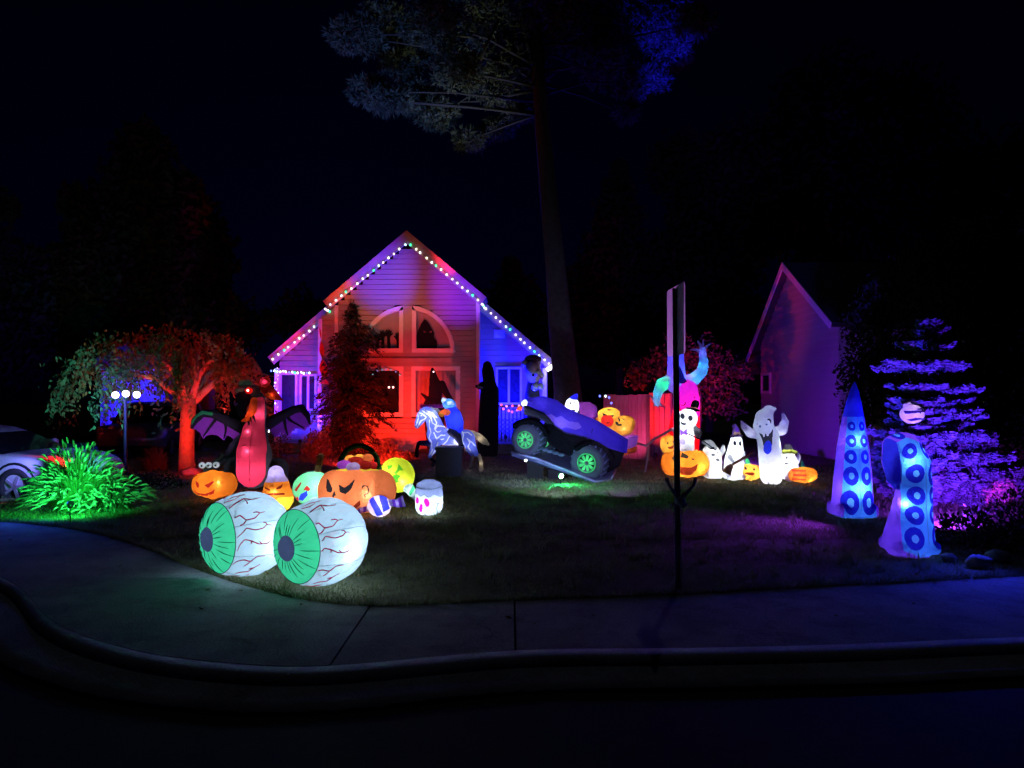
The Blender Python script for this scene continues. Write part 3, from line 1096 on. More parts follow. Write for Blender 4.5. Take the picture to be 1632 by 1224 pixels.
# lap boards of the gable
lap = mesh_py('board', wedge.V, wedge.F); lap.materials.append(nbm)
zz_ = 0.1
ang = math.atan2(dirn.y, dirn.x)
while zz_ < npk[1] - 0.3:
    a0, a1 = 0.0, Ln
    if zz_ > nz(0) - .2: a0 = nl[0] + (zz_ + .12 - nl[1]) / (npk[1] - nl[1]) * (npk[0] - nl[0])
    if zz_ > nz(Ln) - .2: a1 = nr[0] + (zz_ + .12 - nr[1]) / (npk[1] - nr[1]) * (npk[0] - nr[0])
    if a1 - a0 > .1:
        o = link('board', lap, None, nb)
        o.location = NBw((a0 + a1) / 2, zz_, 0.002)
        o.rotation_euler = (0, 0, ang if outn.dot(Vector((math.sin(ang), -math.cos(ang), 0))) > 0 else ang + math.pi)
        o.scale = (a1 - a0, 1, 0.2)
    zz_ += 0.2
for A_, B_ in ((npk, nl), (npk, nr)):
    m = MB()
    P = []
    for o_ in (0.28, -7.2):
        for a_, z_ in (A_, B_):
            P += [NBw(a_, z_, o_), NBw(a_, z_ + 0.12, o_)]
    m.add(P, [(0, 1, 3, 2), (4, 6, 7, 5), (1, 5, 7, 3), (0, 2, 6, 4), (2, 3, 7, 6), (0, 4, 5, 1)])
    m.build('roof', roofm, nb)
    m = MB()
    dd_ = Vector((B_[0] - A_[0], B_[1] - A_[1])).normalized()
    nn_ = Vector((-dd_.y, dd_.x))
    if nn_.y < 0: nn_ = -nn_
    q = [A_, B_, (B_[0] - nn_.x * .18, B_[1] - nn_.y * .18), (A_[0] - 0.0, A_[1] - .24)]
    m.prism([tuple(p) for p in q], 0.03, lambda x, y, d: NBw(x, y + .12, 0.283 + d)).build('bargeboard', white, nb)
a0, zt_ = NBp(1216, 595); a1, zb_ = NBp(1231, 627)
m = MB()
wd = 0.09
for p, q in (((a0, zb_), (a1, zb_ + wd)), ((a0, zt_ - wd), (a1, zt_)), ((a0, zb_ + wd), (a0 + wd, zt_ - wd)), ((a1 - wd, zb_ + wd), (a1, zt_ - wd))):
    m.prism([(p[0], p[1]), (q[0], p[1]), (q[0], q[1]), (p[0], q[1])], 0.05, lambda x, y, d: NBw(x, y, 0.035 + d))
fr = m.build('window', white, nb)
MB().prism([(a0 + .04, zb_ + .04), (a1 - .04, zb_ + .04), (a1 - .04, zt_ - .04), (a0 + .04, zt_ - .04)], 0.01, lambda x, y, d: NBw(x, y, 0.045 + d)).build('pane', solid('dark glass', (0.03, 0.03, 0.05), 0.25), fr)

# ---- garage behind the lamp post
ga = thing('garage', 'low garage with a panelled door behind the three globe lamp post', 'garage', (at(215, 650, 25).x, 25, 0))
def GA(px, py): p = at(px, py, 25); return p.x - ga.location.x, p.z
x0, zt = GA(158, 588); x1, _ = GA(262, 588)
gam = solid('garage siding', (0.40, 0.39, 0.38), 0.7, 3)
MB().box(((x0 + x1) / 2, 2.2, zt / 2), ((x1 - x0) / 2, 2.1, zt / 2)).build('wall', gam, ga)
m = MB(); m.prism([(x0 - .35, zt), (x1 + .35, zt), (x1 + .35, zt + .14), ((x0 + x1) / 2, zt + .9), (x0 - .35, zt + .14)], 4.8, lambda x, y, d: Vector((x, -0.3 + d, y))).build('roof', roofm, ga)
dx0, dz = GA(172, 606); dx1, _ = GA(248, 606)
door = MB().box(((dx0 + dx1) / 2, 0.07, dz / 2), ((dx1 - dx0) / 2, 0.02, dz / 2)).build('garage_door', white, ga)
for r_ in range(4):
    for c_ in range(4):
        w_ = (dx1 - dx0) / 4; h_ = dz / 4
        MB().box((dx0 + w_ * (c_ + .5), 0.043, h_ * (r_ + .5)), (w_ * .38, 0.008, h_ * .34)).build('panel', white, door)

# ---- red plank fence behind the truck
def plank_fence(name, label, pxs, top, Y0, Y1, mat, wob=0.02):
    a, b = at(pxs[0], top, Y0), at(pxs[1], top, Y1)
    d = Vector((b.x - a.x, b.y - a.y, 0)); L_ = d.length; d /= L_
    n = max(3, int(L_ / 0.16))
    root = thing(name, label, 'fence', (a.x, a.y, 0), math.atan2(d.y, d.x))
    me = MB().box((0, 0, 0.5), (0.072, 0.011, 0.5)); me = mesh_py('plank', me.V, me.F); me.materials.append(mat)
    for i in range(n):
        o = link('plank', me, None, root)
        hh = a.z + (b.z - a.z) * i / n + random.uniform(-wob, wob)
        o.location = (L_ * (i + .5) / n, random.uniform(-.006, .006), 0.02); o.scale = (1, 1, hh)
    for z_ in (0.35, a.z - 0.3):
        MB().box((L_ / 2, 0.035, z_), (L_ / 2, 0.02, 0.045)).build('rail', mat, root)
    for x_ in (0.05, L_ - .05):
        MB().box((x_, 0.09, a.z / 2), (0.045, 0.045, a.z / 2 + .02)).build('post', mat, root)
    return root
wood = solid('fence wood', (0.34, 0.27, 0.22), 0.8, 9, 0.35, 0.6, 0.003, 60)
plank_fence('fence', 'weathered plank fence beside the big pine trunk behind the truck', (962, 1030), 630, 20.5, 19.2, wood)
plank_fence('fence', 'plank fence washed in red light behind the stacked top hat ghost', (1034, 1068), 628, 21.0, 20.6, wood)

# ================================================================== TREES
bark = solid('bark', (0.16, 0.12, 0.10), 0.95, 12, 0.35, 0.5, 0.03, 18)
def rhombs(C, N, U, ln, wd):
    """leaf quads: centre C, direction U, normal N (arrays)"""
    U = U / (np.linalg.norm(U, axis=1)[:, None] + 1e-9)
    W = np.cross(N, U); W /= np.linalg.norm(W, axis=1)[:, None] + 1e-9
    ln = np.asarray(ln).reshape(-1, 1); wd = np.asarray(wd).reshape(-1, 1)
    return np.stack([C - U * ln * .5, C - U * ln * .05 + W * wd * .5, C + U * ln * .5, C - U * ln * .05 - W * wd * .5], 1)
def rnd_unit(g, n):
    v = g.normal(size=(n, 3)); return v / np.linalg.norm(v, axis=1)[:, None]

# weeping tree over the red uplight
tb = ground(300, 756)
wt = thing('weeping_tree', 'small weeping tree washed red on its trunk with drooping leaves', 'tree', tb)
ks = scale_at(tb.y)
def WT(px, py, dy=0): p = at(px, py, tb.y); return Vector((p.x - tb.x, dy, p.z))
m = MB()
m.tube([WT(300, 758), WT(297, 735), WT(298, 700), WT(300, 655), WT(304, 630)], [0.20, 0.165, 0.15, 0.155, 0.14], 14)
for (px, py, dy) in ((250, 585, .3), (345, 575, -.3), (300, 560, .5), (200, 590, -.5), (390, 590, .4), (280, 570, -.9), (330, 575, 1.0)):
    a = WT(303, 645)
    b = WT(px, py, dy); mid = a.lerp(b, .45) + Vector((0, 0, .22))
    m.tube([a, mid, b, b + (b - mid) * .7 + Vector((0, 0, -.25))], [.09, .06, .035, .012], 7)
for q in (-1.0, 0.2, 1.2, 2.4):
    m.tube([(0, 0, .12), (.26 * math.cos(q), .26 * math.sin(q) - .05, .05), (.5 * math.cos(q), .5 * math.sin(q) - .05, -.03)], [.10, .07, .02], 7)
m.build('trunk', bark, wt, True)
g = np.random.default_rng(11)
Cs, Us = [], []
for i in range(560):
    a = g.uniform(0, 2 * math.pi); rr = math.sqrt(g.random())
    ex = 2.35 if math.cos(a) < 0 else 1.75
    x = ex * rr * math.cos(a) - 0.25; y = 1.8 * rr * math.sin(a)
    ztop = 2.95 - 0.75 * rr ** 2.2 + 0.22 * math.sin(3 * a + 2 * x) + g.normal() * .09
    if x < -1.7: ztop -= 0.28
    ln = g.uniform(.2, 1.0) * (0.45 + .8 * rr)
    if math.sin(5 * a + 3 * rr) < -.75 and rr > .6: continue
    n = int(ln / 0.035)
    sx, sy = g.normal(size=2) * .12
    t = np.linspace(0, 1, n)
    P = np.stack([x + sx * t + .25 * math.cos(a) * t * rr, y + sy * t + .25 * math.sin(a) * t * rr, ztop - ln * t ** 1.25], 1) + g.normal(size=(n, 3)) * .035
    Cs.append(P)
    u = g.normal(size=(n, 3)) * .6; u[:, 2] -= .9
    Us.append(u)
C_ = np.concatenate(Cs); U_ = np.concatenate(Us)
n = len(C_)
leaf_w = leafy('weeping leaves', (0.12, 0.12, 0.07), 0.35, 0.35)
soup('crown', rhombs(C_, rnd_unit(g, n), U_, g.uniform(.07, .15, n), g.uniform(.035, .07, n)), leaf_w, wt)

# conifer shrub in front of the gable
cb = ground(560, 722)
cs_ = thing('conifer', 'dark feathery conifer in front of the house window, red below', 'tree', cb)
g = np.random.default_rng(5)
def CF(px, py, dy=0): p = at(px, py, cb.y); return Vector((p.x - cb.x, dy, p.z))
tr = MB().tube([CF(560, 724), CF(561, 660), CF(563, 580), CF(565, 500)], [.10, .08, .05, .012], 8)
outline = [(488, 8), (510, 16), (530, 30), (548, 38), (570, 40), (590, 48), (610, 54), (635, 58), (655, 60), (672, 56), (690, 48), (706, 42)]
Cs, Us = [], []
kc = scale_at(cb.y)
for i in range(620):
    py = g.uniform(486, 712)
    r_ = np.interp(py, [o[0] for o in outline], [o[1] for o in outline]) / kc
    a = g.uniform(0, 2 * math.pi)
    z0_ = CF(565, py).z
    reach = r_ * g.uniform(.5, 1.25) * (1 + .25 * math.sin(a * 3 + py * .11))
    n = int(max(6, reach / .02))
    t = np.linspace(0.1, 1, n)
    drp = g.uniform(.08, .42)
    rad = reach * t
    P = np.stack([np.cos(a) * rad, np.sin(a) * rad, z0_ + .16 * t - drp * t * t * 1.6], 1)
    P[:, 0] += (CF(563, py).x if py < 600 else CF(560, py).x)
    P += g.normal(size=P.shape) * .045
    Cs.append(P)
    u = np.stack([np.cos(a) + g.normal(size=n) * .7, np.sin(a) + g.normal(size=n) * .7, -.7 + g.normal(size=n) * .5], 1)
    Us.append(u)
    if i % 6 == 0:
        tr.tube([P[0], P[n // 2], P[-1]], [.02, .014, .005], 5)
tr.build('trunk', bark, cs_, True)
C_ = np.concatenate(Cs); U_ = np.concatenate(Us); n = len(C_)
leaf_c = leafy('conifer needles', (0.065, 0.06, 0.035), 0.4, 0.2)
soup('crown', rhombs(C_, rnd_unit(g, n), U_, g.uniform(.09, .22, n), g.uniform(.025, .055, n)), leaf_c, cs_)

# the tall pine
pb = Vector((at(905, 700, 19.5).x, 19.5, 0))
pine = thing('pine_tree', 'very tall pine with a leaning bare trunk and high spreading crown', 'tree', pb)
def PN(px, py, dy=0): p = at(px, py, 19.5); return Vector((p.x - pb.x, dy, p.z))
k_ = 1165 / 19.5
tr = MB().tube([PN(912, 740), PN(904, 620), PN(893, 520), PN(885, 420), PN(873, 300), PN(864, 200), PN(857, 110), PN(853, 20), PN(850, -90), PN(848, -200)],
               [.50, .36, .32, .27, .23, .20, .17, .15, .12, .08], 16)
clumps = [(565, 30, 30), (560, 75, 26), (590, 100, 34), (585, 140, 30), (625, 60, 36), (610, 165, 26), (640, 178, 18), (655, 120, 40), (690, 150, 34), (700, 90, 46), (742, 190, 26),
          (735, 150, 36), (790, 168, 24), (780, 130, 38), (825, 150, 24), (830, 100, 44), (600, 5, 40), (660, 20, 50), (730, 30, 55), (800, 40, 60), (870, 30, 55), (925, 60, 48),
          (950, 110, 34), (985, 70, 50), (1010, 130, 32), (1005, 165, 16), (1040, 100, 36), (1060, 60, 40), (1085, 85, 26), (1100, 45, 26), (1040, 20, 50), (1098, 10, 28), (960, 10, 60),
          (640, -50, 70), (760, -60, 80), (880, -60, 80), (1000, -60, 70), (820, -150, 80), (930, -150, 70), (720, -140, 60)]
g = np.random.default_rng(21)
Cs, Us = [], []
lb = MB()
for (px, py, r_) in clumps:
    c = PN(px, py, g.uniform(-2.0, 2.0)); rr = r_ / k_
    ya = py + g.uniform(-40, 25)
    a = PN(np.interp(ya, [-200, 200], [848, 862]), ya)
    mid = a.lerp(c, .5) + Vector((0, 0, g.uniform(-.3, .3)))
    lb.tube([a, mid, c], [.045, .03, .015], 6)
    nt = int(70 + 190 * rr)
    for q in range(nt):
        v = g.normal(size=3); v /= np.linalg.norm(v)
        rad = rr * g.random() ** .4
        p = np.array(c) + v * rad * np.array([1.15, 1.2, .72])
        nn = 13
        d = v * .6 + g.normal(size=(nn, 3)) * .7
        d[:, 2] += .25
        d /= np.linalg.norm(d, axis=1)[:, None]
        ln = g.uniform(.10, .24, nn)
        Cs.append(p + d * ln[:, None] * .5); Us.append(np.concatenate([d, ln[:, None]], 1))
tr.tube([PN(770, 140, -1.6), PN(780, 118, -1.7), PN(797, 84, -1.75)], [.035, .035, .03], 6)
tr.build('trunk', solid('pine bark', (.075, .065, .070), .95, 9, .35, .45, .04, 14), pine, True)
lb.build('limbs', solid('shaded limb bark', (.010, .009, .009), .95), pine, True)  # near-black colour puts the crown's darkness into the limbs
C_ = np.concatenate(Cs); U_ = np.concatenate(Us); n = len(C_)
pine_m = leafy('pine needles', (0.06, 0.07, 0.05), 0.5, 0.2)
soup('crown', rhombs(C_, rnd_unit(g, n), U_[:, :3], U_[:, 3], np.full(n, .03)), pine_m, pine)

# blue lit spruce at the right with separate tiers
sb = ground(1478, 806)
sp = thing('spruce_tree', 'young spruce with separate tiers of branches glowing blue and violet', 'tree', sb)
def SP(px, py, dy=0): p = at(px, py, sb.y); return Vector((p.x - sb.x, dy, p.z))
tr = MB().tube([SP(1478, 808), SP(1477, 700), SP(1476, 600), SP(1474, 512)], [.085, .065, .04, .012], 8)
k_ = scale_at(sb.y)
tiers = [(520, 8, 22), (532, 16, 24), (552, 32, 30), (566, 14, 10), (586, 66, 42), (602, 10, 12), (622, 44, 54), (644, 44, 50), (655, 30, 64), (668, 30, 70), (680, 40, 58), (698, 48, 90), (706, 44, 72),
         (716, 50, 70), (728, 55, 88), (738, 60, 74), (748, 50, 100), (758, 50, 125), (768, 50, 118), (778, 46, 110), (788, 40, 80)]
g = np.random.default_rng(31)
Cs, Us = [], []
for ti, (py, l_, r_) in enumerate(tiers):
    nb_ = 7 + int((l_ + r_) / 9)
    for q in range(nb_):
        a = 2 * math.pi * (q + g.random() * .7) / nb_
        ca, sa = math.cos(a), math.sin(a)
        reach = ((r_ if ca > 0 else l_) * abs(ca) + (l_ + r_) / 2 * abs(sa)) / k_ * g.uniform(.8, 1.08)
        base = SP(1477, py - 4 + g.uniform(-5, 5))
        n = max(8, int(reach / .012))
        t = np.linspace(.05, 1, n)
        P = np.stack([base.x + ca * reach * t, sa * reach * t, base.z - .10 * t + .10 * t ** 3 + 0 * t], 1)
        tr.tube([P[0], P[n // 2], P[-1]], [.014, .010, .004], 4)
        for side in (-1, 1):
            for rep in range(10 if py > 690 else 6):
                sl_ = g.uniform(.01, .12, n) * (1.0 - .3 * t)
                d = np.stack([ca * .75 - side * sa * .8 + g.normal(size=n) * .35, sa * .75 + side * ca * .8 + g.normal(size=n) * .35, g.normal(size=n) * .30 + .12], 1)
                d /= np.linalg.norm(d, axis=1)[:, None]
                off = np.stack([-sa * side * sl_, ca * side * sl_, g.normal(size=n) * (.028 if py > 685 else .015) + .015 * np.sin(np.arange(n) * .5 + q)], 1)
                Cs.append(P + off); Us.append(d)
tr.build('trunk', bark, sp, True)
C_ = np.concatenate(Cs); U_ = np.concatenate(Us); n = len(C_)
spr_m = leafy('spruce needles', (0.13, 0.16, 0.16), 0.75, 0.15)
soup('crown', rhombs(C_, rnd_unit(g, n), U_, g.uniform(.05, .09, n), np.full(n, .020)), spr_m, sp)

# dark trees behind
dark_leaf = leafy('night foliage', (0.045, 0.055, 0.035), 0.5, 0.2)
def bg_tree(name, label, lobes, Y, base_px, seed, n_per=900, leaf=.28, grp='dark trees against the night sky', mat=None, trunk_r=.22):
    g = np.random.default_rng(seed)
    b = Vector((at(base_px, 700, Y).x, Y, 0))
    root = thing(name, label, 'tree', b, 0, grp)
    k_ = F / Y
    top = min(p[1] - p[2] for p in lobes)
    zt = at(base_px, top, Y).z
    MB().tube([(0, 0, -.1), (0.1, 0, zt * .4), (0, 0, zt * .9)], [trunk_r, trunk_r * .7, .04], 8).build('trunk', bark, root, True)
    Cs = []
    for (px, py, r_) in lobes:
        c = at(px, py, Y) - b
        rr = r_ / k_
        n = int(n_per * max(.35, (r_ / 60) ** 2))
        v = rnd_unit(g, n)
        rad = rr * g.random(n) ** .45 * (1 + .16 * np.sin(v[:, 0] * 9 + v[:, 2] * 7))
        c.y += g.uniform(-.3, .3) * rr
        Cs.append(np.array(c) + v * rad[:, None] * np.array([1, 1, 1]))
    C_ = np.concatenate(Cs); n = len(C_)
    soup('crown', rhombs(C_, rnd_unit(g, n), rnd_unit(g, n), g.uniform(.6, 1.3, n) * leaf, g.uniform(.3, .6, n) * leaf), mat or dark_leaf, root)
    return root
bg_tree('broadleaf_tree', 'huge rounded dark tree standing behind the weeping tree', [(232, 235, 42), (225, 290, 62), (265, 320, 70), (190, 350, 70), (150, 350, 48), (300, 380, 72), (230, 420, 95), (150, 420, 60), (330, 420, 50), (330, 490, 55), (230, 520, 100), (125, 320, 26)], 36, 235, 41, 1500, .5)
bg_tree('broadleaf_tree', 'dark tree cut by the picture edge above the parked car', [(-40, 330, 60), (-30, 420, 70), (10, 330, 22), (15, 400, 24), (0, 480, 70), (70, 430, 40), (95, 480, 60), (40, 540, 80), (100, 540, 60)], 34, -10, 42, 1100, .45)
bg_tree('broadleaf_tree', 'low dark tree behind the red edge of the gable roof', [(480, 490, 34), (455, 510, 30), (500, 500, 26), (400, 520, 40), (370, 510, 40)], 32, 470, 43, 900, .35)
bg_tree('conifer', 'pointed dark conifer seen over the roof beside the pine trunk', [(815, 425, 16), (815, 450, 28), (800, 480, 36), (835, 480, 40), (790, 520, 40), (850, 520, 44)], 34, 815, 44, 1300, .3)
bg_tree('conifer', 'tall pointed dark conifer behind the monster and the street sign', [(988, 270, 14), (985, 300, 26), (985, 345, 42), (980, 400, 58), (960, 460, 66), (1020, 450, 66), (990, 520, 80), (1050, 520, 70), (940, 530, 60)], 34, 985, 45, 1300, .4)
bg_tree('broadleaf_tree', 'black mass of a tree between the monster and the neighbouring house', [(1130, 330, 70), (1110, 420, 80), (1160, 400, 70), (1100, 500, 80), (1170, 500, 60), (1080, 260, 50), (1190, 330, 60), (1180, 260, 70)], 36, 1130, 46, 1100, .5)
bg_tree('broadleaf_tree', 'tall dark tree rising behind the roof of the neighbouring house', [(1300, 260, 110), (1400, 300, 120), (1250, 340, 80), (1380, 400, 100), (1480, 300, 100), (1330, 160, 90), (1440, 190, 90)], 40, 1360, 47, 900, .6)
bg_tree('broadleaf_tree', 'dark tree beyond the glowing spruce by the picture edge', [(1560, 330, 90), (1620, 420, 110), (1540, 450, 80), (1660, 300, 110), (1590, 520, 90), (1500, 520, 60)], 34, 1590, 48, 900, .5)
# the dim tree hiding the corner of the neighbour's house
bg_tree('broadleaf_tree', 'dim leafy tree covering the corner of the neighbouring house', [(1385, 520, 42), (1400, 570, 52), (1400, 630, 55), (1380, 600, 46), (1420, 480, 50), (1450, 560, 50), (1440, 640, 60), (1378, 660, 34), (1430, 440, 34)], 16.5, 1400, 49, 1500, .13)
bg_tree('broadleaf_tree', 'dark leafy tree behind the glowing spruce at the picture edge', [(1500, 480, 60), (1560, 450, 70), (1630, 470, 80), (1480, 560, 60), (1560, 560, 80), (1640, 580, 80), (1520, 640, 70), (1600, 670, 70), (1480, 420, 44), (1540, 380, 50), (1620, 370, 60)], 15.5, 1545, 52, 1700, .13)
# small tree lit red behind the monster
bg_tree('broadleaf_tree', 'leafy tree lit dim red behind the arms of the monster', [(1050, 590, 36), (1080, 570, 40), (1120, 580, 44), (1150, 600, 40), (1020, 600, 24), (1160, 640, 34), (1110, 630, 40), (1060, 630, 34), (1185, 590, 18)], 21.5, 1110, 50, 900, .16,
        None, leafy('reddish leaves', (0.11, 0.09, 0.07), 0.4, 0.3), .10)
# ================================================================== INFLATABLES
WHITE = fabric('white nylon', (0.70, 0.79, 0.88), .25)
WHITE2 = fabric('white nylon thin', (0.80, 0.82, 0.86), .18)
ORANGE = fabric('orange nylon', (0.86, 0.26, 0.03))
AMBER = fabric('amber nylon', (0.90, 0.44, 0.08))
BURNT = fabric('burnt orange nylon', (0.78, 0.24, 0.10))
RED = fabric('red nylon', (0.75, 0.04, 0.05))
PINK = fabric('rose nylon', (0.90, 0.055, 0.15))
YELLOW = fabric('yellow nylon', (0.78, 0.70, 0.06))
LIME = fabric('lime nylon', (0.66, 0.78, 0.05))
MINT = fabric('mint nylon', (0.20, 0.70, 0.36))
GREEN = fabric('green nylon', (0.07, 0.62, 0.26), .05)
LAV = fabric('lavender nylon', (0.40, 0.36, 0.85))
BLUE = fabric('blue nylon', (0.03, 0.05, 0.80))
DBLUE = fabric('deep blue nylon', (0.020, 0.018, 0.55), .05)
PBLUE = fabric('periwinkle nylon', (0.13, 0.17, 0.66), .08)
SKYB = fabric('sky blue nylon', (0.10, 0.30, 0.95))
PURPLE = fabric('purple nylon', (0.30, 0.06, 0.50))
VIOLET = fabric('violet nylon', (0.16, 0.05, 0.62))
DGREEN = fabric('dark green nylon', (0.03, 0.16, 0.05), .03)
BLACKN = fabric('black nylon', (0.018, 0.018, 0.024), .0, .3)
GREYN = fabric('grey nylon', (0.28, 0.29, 0.33), .03)
SLATE = fabric('slate nylon', (0.06, 0.07, 0.10), .0, .3)
CREAM = fabric('cream nylon', (0.62, 0.52, 0.36), .03)
BROWN = fabric('brown nylon', (0.26, 0.12, 0.06), .03)
TAN = fabric('tan nylon', (0.50, 0.34, 0.20), .03)
DARKRED = fabric('dark red nylon', (0.36, 0.02, 0.02), .03)
INK = fabric('ink print', (0.02, 0.02, 0.03), .0, .4)
INKP = fabric('plum print', (.85, .02, .14), .05, .75)
BROWNINK = fabric('brown print', (0.16, 0.02, 0.01), .02)
SEAM = solid('seam thread', (0.05, 0.07, 0.09), .9)
GRP = 'glowing inflatables on the lawn'

# ---------------------------------------------------------------- the two eyeballs
def eyeball(label, px0, py0, cu, cw, yaw, Rpx, k, lamp_off):
    g = ground(px0, py0)
    s_ = scale_at(g.y)
    Rm = Rpx / s_
    root = thing('eyeball_inflatable', label, 'inflatable', (at(cu, cw, g.y).x, g.y + .05, 0), 0, 'pair of giant eyeballs')
    zc = at(cu, cw, g.y).z
    ax = Vector((-math.sin(yaw), -math.cos(yaw), 0.0)).normalized()
    q = ax.to_track_quat('Z', 'Y')
    C0 = Vector((0, 0, zc))
    NS = 120
    def ring(a, r, lob=0.0, wr=0.0, ph=0.0):
        out = []
        for i in range(NS):
            t = 2 * math.pi * i / NS
            rr = r * (1 - lob * abs(math.sin(t * 4 + .35 * math.sin(a * 9))) ** 8 * 1.0) * (1 + (.55 * lob * math.sin(t * 13 + 3 * math.sin(a * 11 + px0)) * abs(math.sin(t * 4)) ** 3 + .35 * lob * math.sin(2 * t + px0)))
            aa = a + wr * (math.sin(t * 23 + 2 * math.sin(t * 3)) + .6 * math.sin(t * 41 + ph))
            out.append(C0 + q @ Vector((rr * math.cos(t), rr * math.sin(t), aa)))
        return out
    def surf(name, prof, mat, parent):
        V = []
        for p in prof: V += ring(*p)
        Fc = [(i * NS + j, i * NS + (j + 1) % NS, (i + 1) * NS + (j + 1) % NS, (i + 1) * NS + j) for i in range(len(prof) - 1) for j in range(NS)]
        me = mesh_py(name, V, Fc, True)
        return link(name, me, mat, parent), V
    u = Rm
    white_prof = []
    nP = 30
    for i in range(nP + 1):
        t = -math.pi / 2 + (math.pi / 2 + math.asin(.60 / 1.0)) * i / nP
        a, r = math.sin(t), math.cos(t)
        # fuller than a ball: the gores bulge
        r = r ** .9
        a = a * .96 if a < 0 else a * 1.30
        white_prof.append((a * u, max(r * u, .002), .038 * min(1, r * 1.4) * (1 if i < nP - 2 else (nP - i) / 3), 0))
    rim_a, rim_r = white_prof[-1][0], white_prof[-1][1]
    shell, Vw = surf('eye_white', white_prof, WHITE, root)
    iris_prof = []
    pup_r, pup_a = .285 * u, rim_a + .27 * u
    for i in range(15):
        t = i / 14
        r = rim_r + (pup_r - rim_r) * t
        a = rim_a + (pup_a - rim_a) * (t ** .75) + .03 * u * math.sin(t * math.pi)
        iris_prof.append((a, r, 0.0, .012 * u * math.sin(math.pi * min(1, t * 1.0)) * (1 if t < .98 else 0), t * 2))
    surf('iris', iris_prof, fabric('iris green nylon', (0.07, 0.70, 0.30), .04), root)
    pup_prof = [(pup_a, pup_r), (pup_a + .05 * u, pup_r * .85), (pup_a + .085 * u, pup_r * .5), (pup_a + .095 * u, .001)]
    surf('pupil', [(a, r, 0, 0) for a, r in pup_prof], fabric('pupil nylon', (0.075, 0.085, 0.16), .0, .45), root)
    # seam round the iris and round the pupil
    def cord(pts, wpx, nm, mat): MB().tube(pts, wpx / 2 / s_, 5).build(nm, mat, root, True)
    rr = ring(rim_a + .004, rim_r * 1.004); cord(rr + rr[:1], 1.3, 'rim_seam', SEAM)
    # radial folds of the iris: dark green cords put the wrinkles' shade into colour
    gg = np.random.default_rng(int(px0))
    for i in range(26):
        t = 2 * math.pi * (i + gg.uniform(-.25, .25)) / 26
        j = int(round(t / (2 * math.pi) * NS)) % NS
        k0, k1 = (0, int(gg.integers(6, 12))) if gg.random() < .5 else (int(gg.integers(3, 9)), 14)
        pts = []
        for kk in range(k0, k1 + 1):
            a, r, _, wr, ph = iris_prof[kk]
            p = ring(a, r, 0, wr, ph)[j]
            pts.append(p + ax * .002)
        n_ = len(pts)
        MB().tube(pts, [.55 / s_ * math.sin(math.pi * (z + .6) / (n_ + .2)) + .1 / s_ for z in range(n_)], 4).build('fold_shade', fabric('fold green nylon', (0.01, 0.16, 0.10), .0), root, True)
    # gore seams
    for sidx in range(8):
        t = 2 * math.pi * (sidx + .5) / 8
        j = int(round(t / (2 * math.pi) * NS)) % NS
        pts = [ring(*p)[j] * 1.0 for p in white_prof[2:]]
        pts = [C0 + (p - C0) * 1.002 for p in pts]
        MB().tube(pts, .38 / s_, 4).build('gore_seam', solid('gore seam', (0.25, 0.33, 0.42), .9), root, True)
    # veins: cords following the cloth, placed by eye position on the ball
    Vt = [C0 + Vector((0, 0, 0))]
    allV, allF = [], []
    prof = white_prof
    for p in prof: allV += ring(*p)
    allF = [(i * NS + j, i * NS + (j + 1) % NS, (i + 1) * NS + (j + 1) % NS, (i + 1) * NS + j) for i in range(len(prof) - 1) for j in range(NS)]
    bvh = BVHTree.FromPolygons(allV, allF)
    def vein(pts, wd):
        out = []
        for a, b in zip(pts[:-1], pts[1:]):
            for i in range(5):
                t = i / 5
                uu, ww = a[0] + (b[0] - a[0]) * t, a[1] + (b[1] - a[1]) * t
                # ball centred offsets in pixels -> a ray from the front
                p = Vector(((uu) * k / s_, -5, zc - ww * k / s_))
                h = bvh.ray_cast(p, Vector((0, 1, 0)))
                if h[0] is not None: out.append(h[0] + h[1] * .001)
        if len(out) > 2:
            sm = [out[0]] + [(out[i - 1] + out[i] * 2 + out[i + 1]) / 4 for i in range(1, len(out) - 1)] + [out[-1]]
            n_ = len(sm)
            MB().tube(sm, [wd / 2 / s_ * (.45 + .55 * math.sin(math.pi * (z + 1) / (n_ + 1))) for z in range(n_)], 5).build('vein', INKP, root, True)
    for v_ in VEINS:
        vein([((x - 1152) / 5.628, (y - 530) / 5.628) for x, y in v_], 1.9)
    lo = lamp_off
    p = C0 + Vector((lo[0] / s_, lo[2] / s_, -lo[1] / s_))
    lamp('inner_lamp', C0 + ax * (-.05 * u), 40 * (.7 * u) ** 2 * 3.8, (.56, .80, 1.0), .05, root)
    lamp('inner_lamp', p, 40 * (.3 * u) ** 2 * 6.0, (.75, .93, 1.0), .03, root)
    MB().ball((0, 0, 0), 2.0 / s_, 8, 5).build('bulb', glow('bulb glass 0.80 0.90 1.00', (.9, .96, 1), 10), root, True, p)
    # flat fan intake and tethers at the foot
    MB().lathe([(0, .04), (.06, .04), (.06, .001)], (.12, .25, .02), (0, 1, .3), 12).build('blower_sleeve', BLACKN, root, True)
